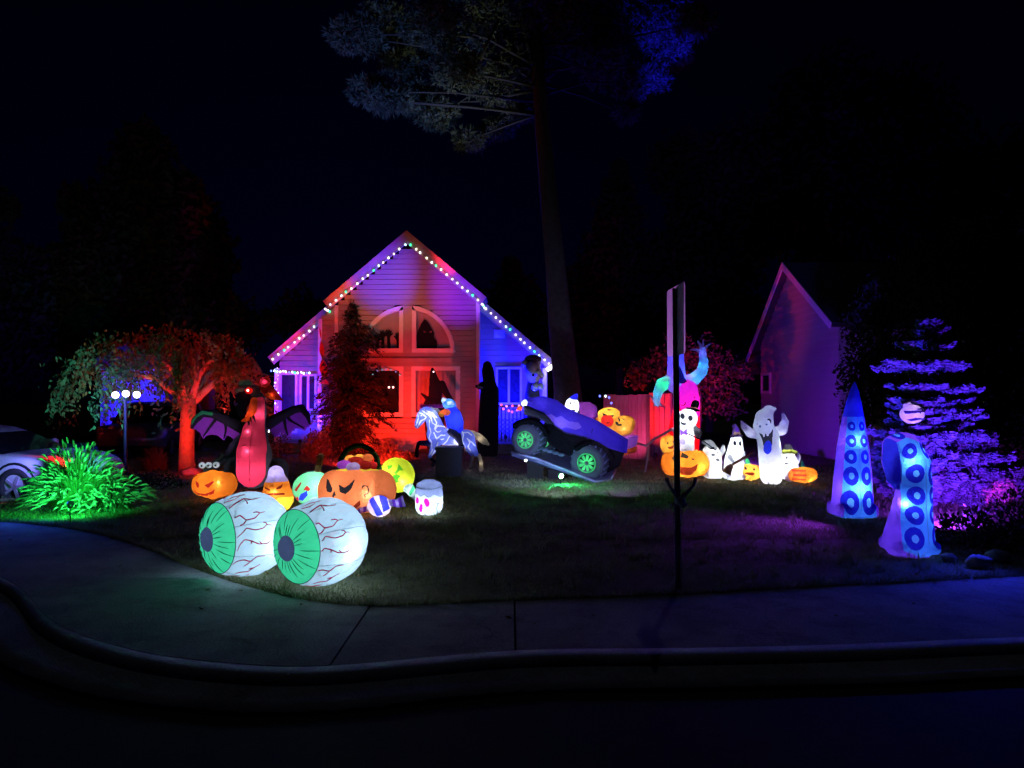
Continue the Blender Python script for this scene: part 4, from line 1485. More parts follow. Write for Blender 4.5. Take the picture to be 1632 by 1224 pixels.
VEINS = [
 [(1020, 295), (1080, 260), (1120, 210), (1165, 180), (1230, 195), (1300, 185)], [(1165, 180), (1215, 225), (1195, 205)],
 [(1010, 240), (1020, 205), (1080, 190), (1130, 160)], [(885, 245), (895, 215), (925, 195)], [(1025, 190), (1060, 170), (1110, 160), (1160, 150)], [(975, 185), (985, 155)],
 [(1115, 375), (1150, 330), (1195, 305), (1250, 350), (1310, 340), (1335, 300), (1380, 295)], [(1250, 350), (1235, 380), (1205, 395)], [(1335, 300), (1315, 290), (1280, 292)],
 [(1200, 490), (1240, 450), (1260, 415), (1330, 440), (1385, 430), (1400, 405), (1440, 415)], [(1400, 405), (1390, 388), (1370, 385)],
 [(1200, 610), (1225, 550), (1260, 510), (1310, 530), (1360, 565), (1420, 570), (1445, 545)], [(1385, 570), (1360, 535)], [(1310, 530), (1305, 560)],
 [(1145, 735), (1190, 705), (1235, 700), (1280, 725), (1330, 685), (1400, 690)], [(1280, 725), (1250, 750), (1220, 765)],
 [(1130, 840), (1180, 825), (1240, 825), (1290, 790), (1360, 755)], [(1290, 790), (1240, 800)], [(1045, 870), (1090, 888), (1160, 885), (1250, 855)]]
eyeball('giant veined eyeball with green iris, overlapping in front of its twin beside the pavement', 515, 932, 514.5, 864, R(36), 69, 1.0, (41, 6, -28))
eyeball('giant veined eyeball with green iris, half hidden behind its twin', 393, 917, 394, 851.5, R(41), 66, .955, (38, 5, -26))

# ---------------------------------------------------------------- dragon
f = Fig('dragon_inflatable', 'black winged dragon inflatable with a glowing rose belly and red eye', 'inflatable', 408, 778, GRP, 1.35, zoom=(290, 590, 5.829))
f.limb([(668, 950, 0, 150), (668, 780, 0, 158), (670, 640, 10, 120), (672, 520, 25, 95), (700, 400, 35, 66), (690, 270, 30, 62), (630, 200, 10, 62)], 'body', SLATE, 12)
f.limb([(665, 945, -40, 138), (668, 760, -40, 142), (672, 560, -28, 98), (712, 400, -10, 50), (715, 290, 0, 44)], 'belly', PINK, 2)
f.limb([(480, 930, 60, 120), (430, 1040, 20, 60), (380, 1085, -20, 40)], 'leg#a', SLATE, 10)
f.limb([(860, 930, 60, 110), (920, 1040, 20, 60), (960, 1080, -20, 40)], 'leg#b', SLATE, 10)
f.limb([(380, 840, 80, 40), (480, 720, 70, 70), (560, 640, 60, 60)], 'leg#c', SLATE, 10)
# head: skull, muzzle, jaw
f.ball(620, 200, 0, 92, 80, 80, 'head', SLATE, 0, 8)
f.limb([(590, 240, -40, 70), (575, 330, -90, 58), (590, 390, -110, 40)], 'snout', fabric('plum nylon', (.05, .015, .05), 0, .3), 10)
f.limb([(680, 290, -40, 34), (672, 380, -70, 34), (640, 450, -90, 30), (590, 470, -100, 12)], 'jaw', fabric('flame nylon', (.75, .08, .02)), 3)
f.limb([(545, 130, -30, 26), (620, 115, -40, 28), (650, 135, -30, 20)], 'brow', GREYN, 4)
f.limb([(540, 190, -60, 30), (585, 200, -70, 30)], 'brow#b', GREYN, 4)
f.ball(547, 312, -148, 20, 18, 14, 'nostril', PURPLE, 0, 1)
f.ball(645, 192, -84, 34, 30, 24, 'eye', RED, 0, 1)
for sx in (680, 715): f.limb([(sx - 20, 430, -100, 12), (sx - 5 + 10, 490, -110, 4)], 'tooth#%d' % sx, INK, 1)
f.limb([(640, 460, -100, 12), (668, 525, -110, 4)], 'tooth#c', INK, 1)
# ear fins
f.slab([(690, 130), (715, 75), (790, 50), (815, 110), (760, 170)], 0, 30, 8, 'fin#a', DARKRED)
f.slab([(690, 150), (790, 120), (860, 190), (935, 290), (830, 280), (760, 250)], 10, 40, 8, 'fin#b', DARKRED)
f.poly([(712, 110), (740, 60), (795, 118), (730, 145)], 'fin_lining', PINK, 'fin')
f.poly([(760, 225), (800, 205), (860, 260), (900, 285), (820, 275)], 'fin_lining', fabric('ember nylon', (.7, .10, .02)), 'fin')
# wings
f.limb([(540, 540, 50, 55), (400, 470, 60, 48), (270, 410, 60, 42), (170, 400, 50, 34), (95, 470, 40, 30), (68, 540, 40, 14)], 'wing_arm#a', BLACKN, 6, .7)
f.slab([(62, 552), (95, 480), (170, 420), (300, 440), (420, 500), (540, 560), (520, 600), (470, 668), (425, 622), (395, 612), (366, 664), (310, 618), (260, 604), (210, 612), (168, 648), (140, 590), (105, 562)], 50, 66, 4, 'wing#a', PURPLE, 1)
f.limb([(290, 460, 45, 12), (230, 540, 40, 10), (175, 625, 40, 7)], 'wing_finger#a', BLACKN, 3)
f.limb([(380, 500, 45, 12), (385, 570, 40, 10), (368, 645, 40, 7)], 'wing_finger#b', BLACKN, 3)
f.limb([(780, 500, 50, 55), (900, 430, 60, 48), (1020, 370, 60, 40), (1090, 350, 50, 34), (1150, 420, 40, 26), (1172, 500, 40, 12)], 'wing_arm#b', BLACKN, 6, .7)
f.slab([(790, 560), (900, 450), (1060, 380), (1140, 430), (1178, 512), (1150, 530), (1122, 572), (1070, 548), (1020, 552), (965, 628), (930, 590), (895, 588), (845, 636), (815, 600)], 50, 66, 4, 'wing#b', PURPLE, 1)
f.limb([(960, 440, 45, 12), (1000, 480, 40, 10), (1120, 545, 40, 7)], 'wing_finger#c', BLACKN, 3)
f.limb([(930, 460, 45, 12), (945, 530, 40, 10), (965, 605, 40, 7)], 'wing_finger#d', BLACKN, 3)
f.stroke([(72, 500), (110, 430), (180, 395), (260, 410)], 30, 'wing_edge', fabric('edge green nylon', (.03, .35, .12)), 'wing_arm')
f.build()
f.line([(690, 560), (690, 700), (690, 850), (685, 1030)], 5, 'seam', fabric('seam rose nylon', (.4, .03, .08), 0))
f.line([(545, 705), (640, 690), (810, 690)], 4, 'seam', fabric('seam rose nylon', (.4, .03, .08), 0))
for w_, l_, v_ in ((572, .6, -112), (745, 1.0, -158)): f.bulb(650 + (w_ - 570) * .08, w_, v_, 45, l_ * 1.5, (1, .75, .85), True, 1.5)
f.bulb(668, 920, -60, 110, .85, (1, .75, .8), False)
f.bulb(710, 420, -20, 45, .9, (1, .8, .9), False)
f.bulb(660, 410, -75, 26, .7, (1, .6, .3), False)
f.bulb(760, 110, 15, 40, .3, (1, .5, .7), False); f.bulb(830, 230, 25, 40, .25, (1, .5, .4), False)
spot('spot_lamp', Vector((at(330, 800, 12.6).x, 11.6, .3)), f.root.location + f.L(260, 540, 50), 330, (.95, .50, 1), 36, .9); spot('spot_lamp', Vector((at(520, 800, 12.6).x, 12.3, .3)), f.root.location + f.L(1000, 510, 50), 170, (.60, .28, 1), 34, .9)  # added lamps without fittings, to brighten the wing membranes
MB().ball(f.L(645, 192, -112), 1.9 / f.s, 8, 6).build('eye_glow', glow('red eye glow', (1, .35, .3), 7), f.root, True)
f.bulb(645, 192, -60, 22, 1.4, (1, .12, .1), False)

# ---------------------------------------------------------------- pumpkin with three eyeballs on top
f = Fig('pumpkin_inflatable', 'grinning orange pumpkin inflatable with small eyeballs on its black lid', 'inflatable', 341, 796, GRP, 1.2, zoom=(290, 590, 5.829))
for i in range(-2, 3): f.ball(295 + i * 62, 1062, -abs(2 - abs(i)) * 20 + 20, 88 - abs(i) * 6, 135 - abs(i) * 14, 120, 'body', ORANGE, 0, 22)
f.poly([(163, 1012), (208, 1050), (203, 1082), (180, 1078)], 'eye', DARKRED, 'body')
f.poly([(362, 1004), (305, 1078), (285, 1070), (262, 1054)], 'eye', DARKRED, 'body')
f.poly([(143, 1103), (180, 1132), (260, 1135), (330, 1112), (358, 1083), (340, 1130), (310, 1145), (295, 1138), (285, 1155), (210, 1158), (200, 1145), (185, 1152), (163, 1138)], 'mouth', DARKRED, 'body')
f.limb([(230, 930, 0, 34), (310, 880, 20, 50), (360, 840, 40, 40), (350, 790, 50, 14)], 'lid', SLATE, 8)
f.build()
for u_, w_ in ((212, 880), (272, 878), (340, 876)):
    e = MB().ball(f.L(u_, w_, -62), 29 / 5.829 / f.s, 14, 9).build('small_eyeball', WHITE, f.root, True); lamp('inner_lamp', f.L(u_, w_, -62), .10, (.9, .95, 1), .01, f.root)
    MB().ball((f.L(u_ + 4, w_ + 3, -88)), 10 / 5.829 / f.s, 10, 6).build('pupil', solid('black plastic', (.01, .01, .012), .4), e, True)
f.bulb(372, 1050, -88, 26, 1.6, (1, .92, .8), False); f.bulb(365, 1035, -70, 50, .6, (1, .85, .6)); f.bulb(270, 1060, 0, 110, .8, (1, .75, .5), False)

# ---------------------------------------------------------------- candy corn
f = Fig('candy_corn_inflatable', 'frowning candy corn inflatable banded lavender, orange and yellow', 'inflatable', 444, 812, GRP, 1.2, zoom=(290, 590, 5.829))
f.limb([(885, 1180, 0, 150), (880, 1080, 0, 118), (872, 960, 0, 72)], 'body', ORANGE, 6, .75)
f.poly([(600, 800), (1200, 800), (1200, 1022), (880, 1034), (600, 1052)], 'tip', LAV, 'body')
f.poly([(930, 1172), (1200, 1160), (1200, 1400), (600, 1400), (600, 1260), (850, 1250)], 'base_band', YELLOW, 'body')
f.poly([(782, 1075), (850, 1098), (850, 1112), (795, 1098)], 'eye', BROWNINK, 'body')
f.poly([(958, 1050), (895, 1088), (910, 1100), (945, 1090)], 'eye', BROWNINK, 'body')
f.poly([(795, 1138), (850, 1132), (960, 1128), (985, 1135), (975, 1150), (800, 1152)], 'mouth', BROWNINK, 'body')
f.build()
f.line([(870, 900), (880, 1000), (884, 1100), (888, 1200)], 4, 'seam', TAN)
f.bulb(884, 1135, -82, 26, 1.8, (1, .95, .9), False); f.bulb(882, 1120, -60, 70, .7, (1, .92, .85), True, 2.0); f.bulb(872, 960, 0, 70, .6, (.85, .85, 1), False)
f.bulb(920, 1210, -20, 100, .7, (1, .9, .7), False)

# ---------------------------------------------------------------- dripping poison apple
f = Fig('candy_apple_inflatable', 'mint green dripping candy apple inflatable with red slit eyes on a brown stick', 'inflatable', 500, 806, GRP, 1.2, zoom=(400, 690, 5.1))
f.ball(510, 455, 0, 170, 140, 140, 'body', MINT, 0, 10)
f.ball(545, 520, -60, 80, 60, 70, 'skull', fabric('pale blue nylon', (.42, .56, .68)), 0, 6)
f.limb([(536, 330, 0, 24), (552, 250, 0, 26), (565, 190, 0, 27)], 'stick', TAN, 2)
f.poly([(380, 455), (432, 388), (445, 392), (432, 420), (402, 465)], 'eye', DARKRED, 'body')
f.poly([(462, 452), (490, 408), (520, 440), (510, 458), (480, 448)], 'eye', DARKRED, ['body', 'skull'])
f.poly([(410, 530), (440, 480), (495, 455), (500, 490), (450, 540)], 'drip', BLUE)
f.poly([(352, 490), (385, 520), (410, 500), (412, 540), (380, 570), (350, 540)], 'drip#b', RED)
f.poly([(500, 150), (620, 150), (620, 265), (500, 265)], 'stick_cap', BROWN, 'stick')
f.build()
f.bulb(560, 430, -95, 40, 1.1, (.9, 1, 1), False); f.bulb(520, 430, -20, 110, .75, (.85, 1, .95), False); f.bulb(540, 480, -70, 60, .6, (.8, .9, 1), False)

# ---------------------------------------------------------------- trick or treat basket
f = Fig('pumpkin_basket_inflatable', 'big scowling pumpkin basket inflatable with a dark green handle, full of sweets', 'inflatable', 567, 822, GRP, 1.25, zoom=(400, 690, 5.1))
for i in range(-2, 3): f.ball(855 + i * 96, 470, -abs(2 - abs(i)) * 34 + 40, 140 - abs(i) * 8, 190 - abs(i) * 14, 190, 'body', BURNT, 0, 30)
f.limb([(700, 330, 30, 26), (760, 308, -40, 24), (850, 300, -70, 24), (950, 308, -40, 24), (1010, 326, 30, 26)], 'rim', YELLOW, 4)
f.ball(855, 330, 60, 150, 50, 120, 'opening_shade', fabric('opening shade orange', (.35, .08, .03)), 0, 6)  # solid bulge; its darker orange holds the shade of the opening
hp = [(700, 310), (715, 220), (760, 150), (830, 112), (890, 108), (960, 145), (1010, 210), (1030, 300)]
f.limb([(a, b, 60, 21) for a, b in hp], 'handle', DGREEN, 2)
f.poly([(640, 362), (660, 372), (706, 440), (690, 465), (655, 462), (646, 425)], 'eye', INK, 'body')
f.poly([(886, 350), (862, 432), (815, 472), (765, 460), (752, 400), (805, 425), (845, 395)], 'eye', INK, 'body')
f.poly([(720, 446), (738, 500), (724, 488), (708, 510), (698, 492)], 'nose', INK, 'body')
for x_ in (745, 775, 805, 835): f.poly([(x_ - 10, 535), (x_ - 4, 530), (x_ + 6, 590), (x_, 592)], 'mouth_stitch', BROWNINK, 'body')
f.poly([(690, 545), (735, 575), (860, 580), (925, 520), (925, 565), (860, 605), (735, 600)], 'mouth', BROWNINK, 'body')
f.stroke([(940, 430), (945, 408), (975, 412), (990, 440), (985, 470), (958, 480), (965, 500)], 9, 'curl', INK, 'body')
for (a, b, v, r1, r2, m_, nm) in ((765, 258, -30, 62, 36, PURPLE, 'sweet'), (845, 272, -60, 60, 34, LAV, 'sweet'), (920, 265, -30, 66, 42, DARKRED, 'sweet'), (980, 270, 20, 40, 36, RED, 'sweet'),
                                  (795, 215, 40, 42, 30, AMBER, 'sweet'), (870, 212, 50, 46, 32, AMBER, 'sweet'), (940, 208, 40, 42, 32, fabric('coral nylon', (.75, .22, .08)), 'sweet'), (850, 225, 0, 60, 28, DARKRED, 'sweet')):
    f.ball(a, b, v, r1, r2, 50, nm + '#%d%d' % (a, b), m_, 0, 1)
f.build()
f.bulb(965, 480, -150, 40, 1.3, (1, .95, .9), False); f.bulb(880, 490, -165, 30, .6, (1, .9, .85), False); f.bulb(960, 475, -90, 110, .45, (1, .95, .9), True, 1.8); f.bulb(740, 470, -60, 130, .45, (1, .85, .7), False); f.bulb(860, 480, 40, 170, .4, (1, .85, .7), False)
f.bulb(795, 215, 40, 30, .8, (1, .9, .6), False); f.bulb(870, 212, 50, 30, .8, (1, .9, .6), False); f.bulb(940, 208, 40, 30, .5, (1, .8, .6), False)
f.bulb(770, 258, -20, 40, .5, (.9, .8, 1), False); f.bulb(850, 300, -60, 25, .25, (1, .9, .7), False)

# ---------------------------------------------------------------- wrapped sweet
f = Fig('wrapped_candy_inflatable', 'purple and white striped wrapped candy inflatable lying before the pumpkin basket', 'inflatable', 604, 826, GRP, 1.1, zoom=(400, 690, 5.1))
f.ball(1040, 592, 0, 98, 88, 85, 'body', fabric('pale lilac nylon', (.72, .66, .84)), 30, 4)
f.slab([(838, 575), (900, 590), (965, 595), (960, 635), (905, 650), (845, 668), (858, 620)], -25, 25, 10, 'wrapper_end#a', LAV, 6)
f.slab([(1120, 545), (1180, 540), (1232, 505), (1240, 550), (1258, 600), (1195, 605), (1130, 590)], -25, 25, 10, 'wrapper_end#b', LAV, 6)
for d in (0, 80): f.poly([(965 + d, 540 - d * .45), (1000 + d, 512 - d * .35), (1060 + d * .75, 590 - d * .35), (1085 + d * .6, 655 - d * .55), (1030 + d * .7, 672 - d * .45), (1010 + d * .8, 610 - d * .4)], 'stripe', BLUE, 'body')
for x_ in (868, 915): f.poly([(x_, 560), (x_ + 22, 575), (x_ + 26, 660), (x_ + 2, 670)], 'stripe', VIOLET, 'wrapper_end')
for x_ in (1160, 1210): f.poly([(x_ - 12, 540), (x_ + 8, 520), (x_ + 26, 600), (x_ + 2, 610)], 'stripe', VIOLET, 'wrapper_end')
f.build()
f.bulb(1060, 585, -60, 26, 1.4, (1, .96, 1), False); f.bulb(1050, 590, -10, 70, .9, (.95, .9, 1), False); f.bulb(905, 620, 0, 35, .35, (.8, .7, 1), False); f.bulb(1185, 570, 0, 35, .35, (.8, .7, 1), False)

# ---------------------------------------------------------------- lollipop
f = Fig('lollipop_inflatable', 'round lime lollipop inflatable with a green jack face, leaning on its stick', 'inflatable', 668, 812, GRP, 1.1, zoom=(400, 690, 5.1))
f.ball(1185, 345, 0, 146, 143, 62, 'body', LIME, 0, 4)
f.limb([(1275, 440, 0, 46), (1310, 485, 0, 36)], 'wrapper', fabric('pale cyan nylon', (.55, .75, .80)), 4)
f.limb([(1310, 488, 0, 24), (1370, 560, 0, 22), (1410, 612, 0, 20)], 'stick', fabric('pale blue nylon', (.42, .56, .68)), 3)
f.poly([(1285, 490), (1325, 410), (1345, 440), (1300, 510)], 'bow', GREEN)
G2 = fabric('leaf green nylon', (.07, .38, .03), .05)
f.poly([(1112, 262), (1160, 258), (1150, 282), (1122, 295)], 'eye', G2, 'body')
f.poly([(1205, 248), (1250, 303), (1215, 300), (1190, 330), (1165, 322), (1198, 295)], 'eye', G2, 'body')
f.poly([(1112, 360), (1125, 322), (1152, 365)], 'nose', G2, 'body')
f.poly([(1060, 338), (1088, 365), (1066, 388)], 'eye', G2, 'body')
f.poly([(1086, 400), (1115, 420), (1128, 388), (1158, 412), (1170, 372), (1160, 340), (1190, 330), (1230, 345), (1205, 372), (1215, 395), (1185, 400), (1192, 430), (1155, 430), (1140, 458), (1125, 435), (1108, 452), (1110, 430)], 'mouth', G2, 'body')
f.build()
f.bulb(1245, 400, -38, 22, 1.8, (1, 1, .9), False); f.bulb(1230, 390, -25, 85, .8, (1, 1, .8), True, 1.8); f.bulb(1140, 320, 0, 75, .9, (1, 1, .75), False); f.bulb(1295, 465, -10, 40, .5, (.9, .95, 1), False); f.bulb(1360, 548, 0, 22, .4, (.8, .9, 1), False)

# ---------------------------------------------------------------- pale jar ghost
f = Fig('marshmallow_inflatable', 'pale marshmallow shaped inflatable with magenta eyes and mouth beside the lollipop', 'inflatable', 684, 822, GRP, 1.1, zoom=(400, 690, 5.1))
f.limb([(1448, 545, 0, 112), (1448, 500, 0, 108)], 'body', WHITE, 4)
f.box(1448, 540, 0, 108, 124, 90, 70, 'body', WHITE, 0, 10)
f.ball(1448, 440, 0, 106, 60, 95, 'lid', fabric('hazy blue nylon', (.34, .40, .72)), 0, 8)
f.poly([(1300, 360), (1600, 360), (1600, 500), (1540, 515), (1500, 490), (1455, 512), (1420, 485), (1390, 505), (1365, 488), (1300, 510)], 'icing', fabric('hazy blue nylon', (.34, .40, .72)), 'body')
MG = fabric('magenta print', (.70, .01, .28), .05)
f.oval(1362, 540, 15, 26, 'eye', MG, 0, 'body'); f.oval(1393, 597, 15, 36, 'mouth', MG, 5, 'body'); f.oval(1440, 552, 22, 36, 'eye', MG, -15, 'body')
f.build()
f.line([(1345, 435), (1400, 446), (1500, 446), (1550, 432)], 4, 'seam', SEAM)
f.line([(1365, 490), (1390, 505), (1420, 487), (1455, 512), (1480, 500)], 4, 'outline', SEAM)
f.line([(1530, 560), (1515, 600), (1525, 640), (1500, 655)], 4, 'outline', SEAM)
f.bulb(1515, 545, -30, 60, 1.3, (.85, .92, 1)); f.bulb(1430, 570, -10, 95, 1.2, (.75, .88, 1), False)

# ---------------------------------------------------------------- ghost horse and rider
f = Fig('ghost_horse_inflatable', 'galloping blue and white skeletal horse inflatable with cream tail', 'inflatable', 720, 752, GRP, 1.0, zoom=(640, 620, 8.74))
HB = fabric('horse blue nylon', (.15, .19, .75), .08)
f.limb([(470, 640, 0, 120), (600, 660, 0, 125), (760, 690, 0, 95), (900, 660, 0, 95)], 'body', HB, 30)
f.limb([(490, 600, 0, 122), (455, 480, -10, 108), (415, 380, -15, 90), (350, 320, -20, 70)], 'neck', HB, 30)
f.limb([(330, 325, -20, 74), (285, 385, -30, 78), (242, 465, -40, 56), (225, 508, -45, 42)], 'head', HB, 15)
f.limb([(270, 300, -40, 14), (255, 270, -45, 8)], 'ear#a', HB, 4); f.limb([(300, 285, 0, 14), (290, 255, 0, 8)], 'ear#b', HB, 4)
f.limb([(500, 720, -60, 75), (455, 830, -70, 52), (405, 930, -75, 28)], 'front_leg#a', HB, 15)
f.limb([(400, 955, -75, 22), (440, 985, -70, 20), (490, 1010, -65, 26)], 'front_shin#a', SLATE, 4)
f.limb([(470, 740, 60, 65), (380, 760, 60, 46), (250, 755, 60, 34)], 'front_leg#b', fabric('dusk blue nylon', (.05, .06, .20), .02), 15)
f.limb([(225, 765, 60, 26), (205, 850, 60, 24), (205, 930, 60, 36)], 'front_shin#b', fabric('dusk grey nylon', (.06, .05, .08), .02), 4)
f.limb([(930, 690, -50, 95), (980, 800, -60, 66), (1040, 900, -60, 36)], 'hind_leg#a', HB, 15)
f.limb([(1080, 920, -60, 26), (1110, 1020, -60, 24), (1110, 1110, -60, 36)], 'hind_shin#a', CREAM, 4)
f.limb([(900, 740, 50, 75), (940, 840, 50, 50), (975, 910, 50, 30)], 'hind_leg#b', HB, 15)
f.limb([(980, 930, 50, 24), (970, 1020, 50, 24), (955, 1090, 50, 32)], 'hind_shin#b', fabric('shaded cream nylon', (.35, .26, .22), .02), 4)  # far shin: the cream cloth again, with shade put into its colour
f.limb([(975, 610, 0, 34), (1060, 660, 0, 50), (1150, 730, 0, 46), (1205, 770, 0, 22)], 'tail', CREAM, 6, .6)
f.limb([(300, 275, 0, 22), (400, 265, 0, 38), (480, 290, 0, 34), (530, 330, 0, 24)], 'mane', fabric('pale mane nylon', (.75, .74, .66), .06), 8, .5)
for pl in ([(250, 330), (300, 345), (350, 390), (330, 420), (280, 440), (250, 500), (225, 540)], [(230, 350), (245, 400), (235, 450), (210, 510)], [(360, 330), (420, 400), (440, 470), (500, 510), (580, 520), (650, 560), (690, 600)],
           [(380, 330), (450, 380), (500, 470), (470, 560), (510, 600), (560, 580)], [(400, 430), (395, 520), (420, 600), (390, 680), (430, 745)], [(460, 600), (500, 690), (560, 640), (620, 640)],
           [(570, 790), (640, 720), (700, 610)], [(700, 620), (750, 660), (740, 720), (800, 790)], [(560, 795), (680, 780), (780, 790), (800, 740)], [(840, 580), (870, 640), (850, 720), (890, 800), (880, 850)],
           [(860, 610), (930, 600), (980, 640)], [(920, 680), (960, 740), (930, 800), (970, 860)], [(940, 700), (990, 740), (1030, 790)], [(890, 850), (960, 890), (1040, 930)], [(560, 700), (600, 690)], [(480, 560), (520, 500)],
           [(300, 300), (360, 350), (400, 340), (470, 400)], [(330, 290), (420, 330), (500, 400)], [(430, 760), (440, 850), (400, 920)], [(520, 740), (480, 850), (430, 920)]):
    f.stroke(pl, 14, 'bone_marking', WHITE2, ['body', 'neck', 'head', 'front_leg', 'hind_leg', 'mane'])
f.oval(285, 370, 10, 8, 'eye', fabric('eye yellow', (.7, .7, .1)), 0, 'head')
f.poly([(255, 545), (290, 520), (300, 535), (265, 560)], 'mouth', INK, 'head')
f.build()
f.bulb(420, 390, -10, 75, .9, (.85, .9, 1), False); f.bulb(290, 400, -30, 50, .7, (.85, .9, 1), False); f.bulb(600, 660, 0, 110, .6, (.8, .85, 1), False); f.bulb(480, 640, -20, 90, .5, (.85, .9, 1), False)
f.bulb(425, 360, -60, 40, 1.6, (.9, .95, 1), False); f.bulb(300, 360, -70, 30, 1.8, (.9, .95, 1), False); f.bulb(255, 460, -60, 26, 1.2, (.9, .95, 1), False); f.bulb(470, 480, -60, 50, .7, (.8, .85, 1), False); f.bulb(750, 740, -60, 40, 1.0, (1, .92, 1), False); f.bulb(960, 780, -70, 40, .8, (.85, .9, 1), False); f.bulb(920, 720, 0, 85, .6, (.8, .85, 1), False); f.bulb(465, 840, -70, 45, .35, (.8, .85, 1), False); f.bulb(1090, 690, 0, 45, .25, (1, .95, .8), False); f.bulb(1105, 1030, -60, 24, .4, (1, .95, .8), False); f.bulb(730, 720, -40, 70, .3, (1, .9, 1), False)

f = Fig('rider_inflatable', 'headless looking blue cloaked rider inflatable sitting on the ghost horse', 'inflatable', 722, 752, GRP, 1.0, zoom=(640, 620, 8.74))
f.root.location.z = 0.0
f.limb([(775, 555, -10, 86), (740, 470, -10, 122), (715, 370, -10, 116), (690, 290, 0, 86)], 'cloak', BLUE, 20)
f.ball(665, 215, -20, 96, 78, 76, 'hood', SKYB, 10, 14)
f.ball(590, 160, -40, 34, 40, 34, 'feather', WHITE, 20, 4)
f.limb([(700, 350, -70, 44), (610, 320, -90, 44), (550, 340, -100, 30)], 'sleeve', fabric('rust nylon', (.70, .12, .04)), 4)
f.ball(560, 355, -112, 44, 32, 28, 'hand', AMBER, 20, 3)
f.limb([(690, 600, -80, 50), (790, 660, -100, 50), (830, 760, -100, 32)], 'leg', fabric('plum grey nylon', (.20, .15, .22), .03), 6)
f.limb([(842, 790, -100, 32), (840, 850, -100, 34), (800, 870, -110, 24)], 'boot', BLACKN, 3)
f.poly([(640, 180), (700, 170), (745, 200), (740, 225), (690, 215), (650, 225)], 'collar', WHITE, 'hood')
f.poly([(650, 238), (720, 230), (690, 246)], 'clasp', INK, 'hood')
f.build()
f.bulb(740, 430, -20, 105, 1.3, (.5, .6, 1), False); f.bulb(660, 220, -20, 60, .9, (.85, .95, 1), False); f.bulb(600, 330, -95, 36, .7, (1, .8, .6), False); f.bulb(590, 160, -40, 28, .7, (.85, .95, 1), False)
# magenta garland on the mane
gl = thing('flower_garland', 'magenta flower garland lying along the mane of the ghost horse', 'garland', f.L(420, 240, 0) + f.root.location)
for i in range(9):
    a = Vector(((i - 4) * 4.0 / f.s, random.uniform(-.02, .02), random.uniform(-.012, .012)))
    m = MB()
    for q in range(5): m.ball(a + Vector((.028 * math.cos(q * 1.26), -.02, .028 * math.sin(q * 1.26))), (.022, .014, .022), 6, 4)
    m.build('flower', solid('magenta cloth', (.55, .03, .50), .8), gl, True)

# ---------------------------------------------------------------- monster truck
f = Fig('monster_truck_inflatable', 'blue and purple monster truck inflatable with lime wheels tilted on its base', 'inflatable', 930, 765, GRP, 1.15, zoom=(780, 560, 5.321))
BODYB = fabric('truck blue nylon', (.05, .03, .62), .04)
ln_ = -0.28
f.slab([(300, 425), (340, 392), (460, 382), (570, 415), (650, 480), (760, 530), (900, 585), (1140, 735), (1130, 850), (960, 800), (800, 725), (640, 690), (560, 640), (480, 545), (330, 500)], -150, 150, 52, 'body', BODYB, 2, ln_)
f.slab([(285, 455), (330, 470), (470, 530), (550, 620), (480, 610), (400, 560), (300, 540)], -130, 130, 22, 'grille', fabric('charcoal nylon', (.10, .10, .14), .02), 4, ln_)
f.slab([(480, 590), (640, 685), (800, 725), (960, 780), (1120, 850), (1080, 960), (980, 1020), (700, 900), (520, 800), (450, 700)], -90, 100, 20, 'chassis', BLACKN, 2, ln_)
f.slab([(770, 432), (850, 430), (905, 470), (915, 560), (840, 600), (780, 560)], -60, 120, 30, 'seat', fabric('mauve nylon', (.32, .07, .45), .06), 4, ln_)
f.slab([(1128, 738), (1245, 708), (1222, 800), (1140, 826)], -120, 140, 12, 'tailgate', fabric('tail purple nylon', (.38, .12, .62), .05), 2, ln_)
f.slab([(1100, 838), (1238, 806), (1225, 850), (1120, 880)], -110, 120, 14, 'bumper', fabric('tail orange nylon', (.80, .20, .05)), 2, ln_)
for cu_, cw_, rr_, vv_ in ((330, 745, 158, -60), (850, 935, 172, -150)):
    f.limb([(cu_ + rr_ * math.cos(R(a_)), cw_ - rr_ * math.sin(R(a_)), vv_, 24) for a_ in range(15, 150, 15)], 'fender#%d' % cu_, BLACKN, 3, 2.2)
f.ball(298, 442, -70, 26, 32, 24, 'headlight', WHITE, 15, 3)
f.ball(258, 486, -60, 22, 22, 20, 'fog_light', fabric('fog red nylon', (.8, .15, .06)), 0, 1)
# splashes printed along the side
f.stroke([(300, 500), (400, 560), (480, 590), (640, 685), (800, 722), (960, 778), (1128, 850)], 9, 'trim_line', INK, 'body'); f.stroke([(640, 480), (610, 560), (640, 660)], 5, 'door_line', INK, 'body'); f.stroke([(890, 590), (850, 660), (840, 720)], 5, 'door_line', INK, 'body'); f.stroke([(330, 420), (450, 440), (560, 480), (640, 520), (780, 580), (900, 630), (1130, 760)], 5, 'crease', fabric('crease blue', (.02, .01, .25), .0), 'body')
SPL = fabric('splash violet nylon', (.16, .10, .75), .04)
f.poly([(470, 545), (520, 530), (560, 560), (600, 545), (660, 590), (740, 600), (770, 640), (720, 660), (640, 640), (600, 650), (540, 610)], 'splash_print', SPL, 'body')
f.build()
f.bulb(450, 440, 0, 70, .75, (.75, .75, 1), False); f.bulb(640, 600, -60, 80, .65, (.8, .8, 1), False); f.bulb(860, 660, -60, 80, .55, (1, .8, 1), False); f.bulb(1040, 760, -80, 70, .5, (1, .7, 1), False)
f.bulb(860, 530, 30, 60, .8, (1, .8, 1), False); f.bulb(1190, 770, 0, 50, .9, (.9, .8, 1), False); f.bulb(1170, 845, 0, 35, .6, (1, .8, .5), False); f.bulb(298, 442, -70, 22, 1.6, (1, 1, 1), False); f.bulb(258, 486, -60, 18, .8, (1, .6, .5), False)
truck = f
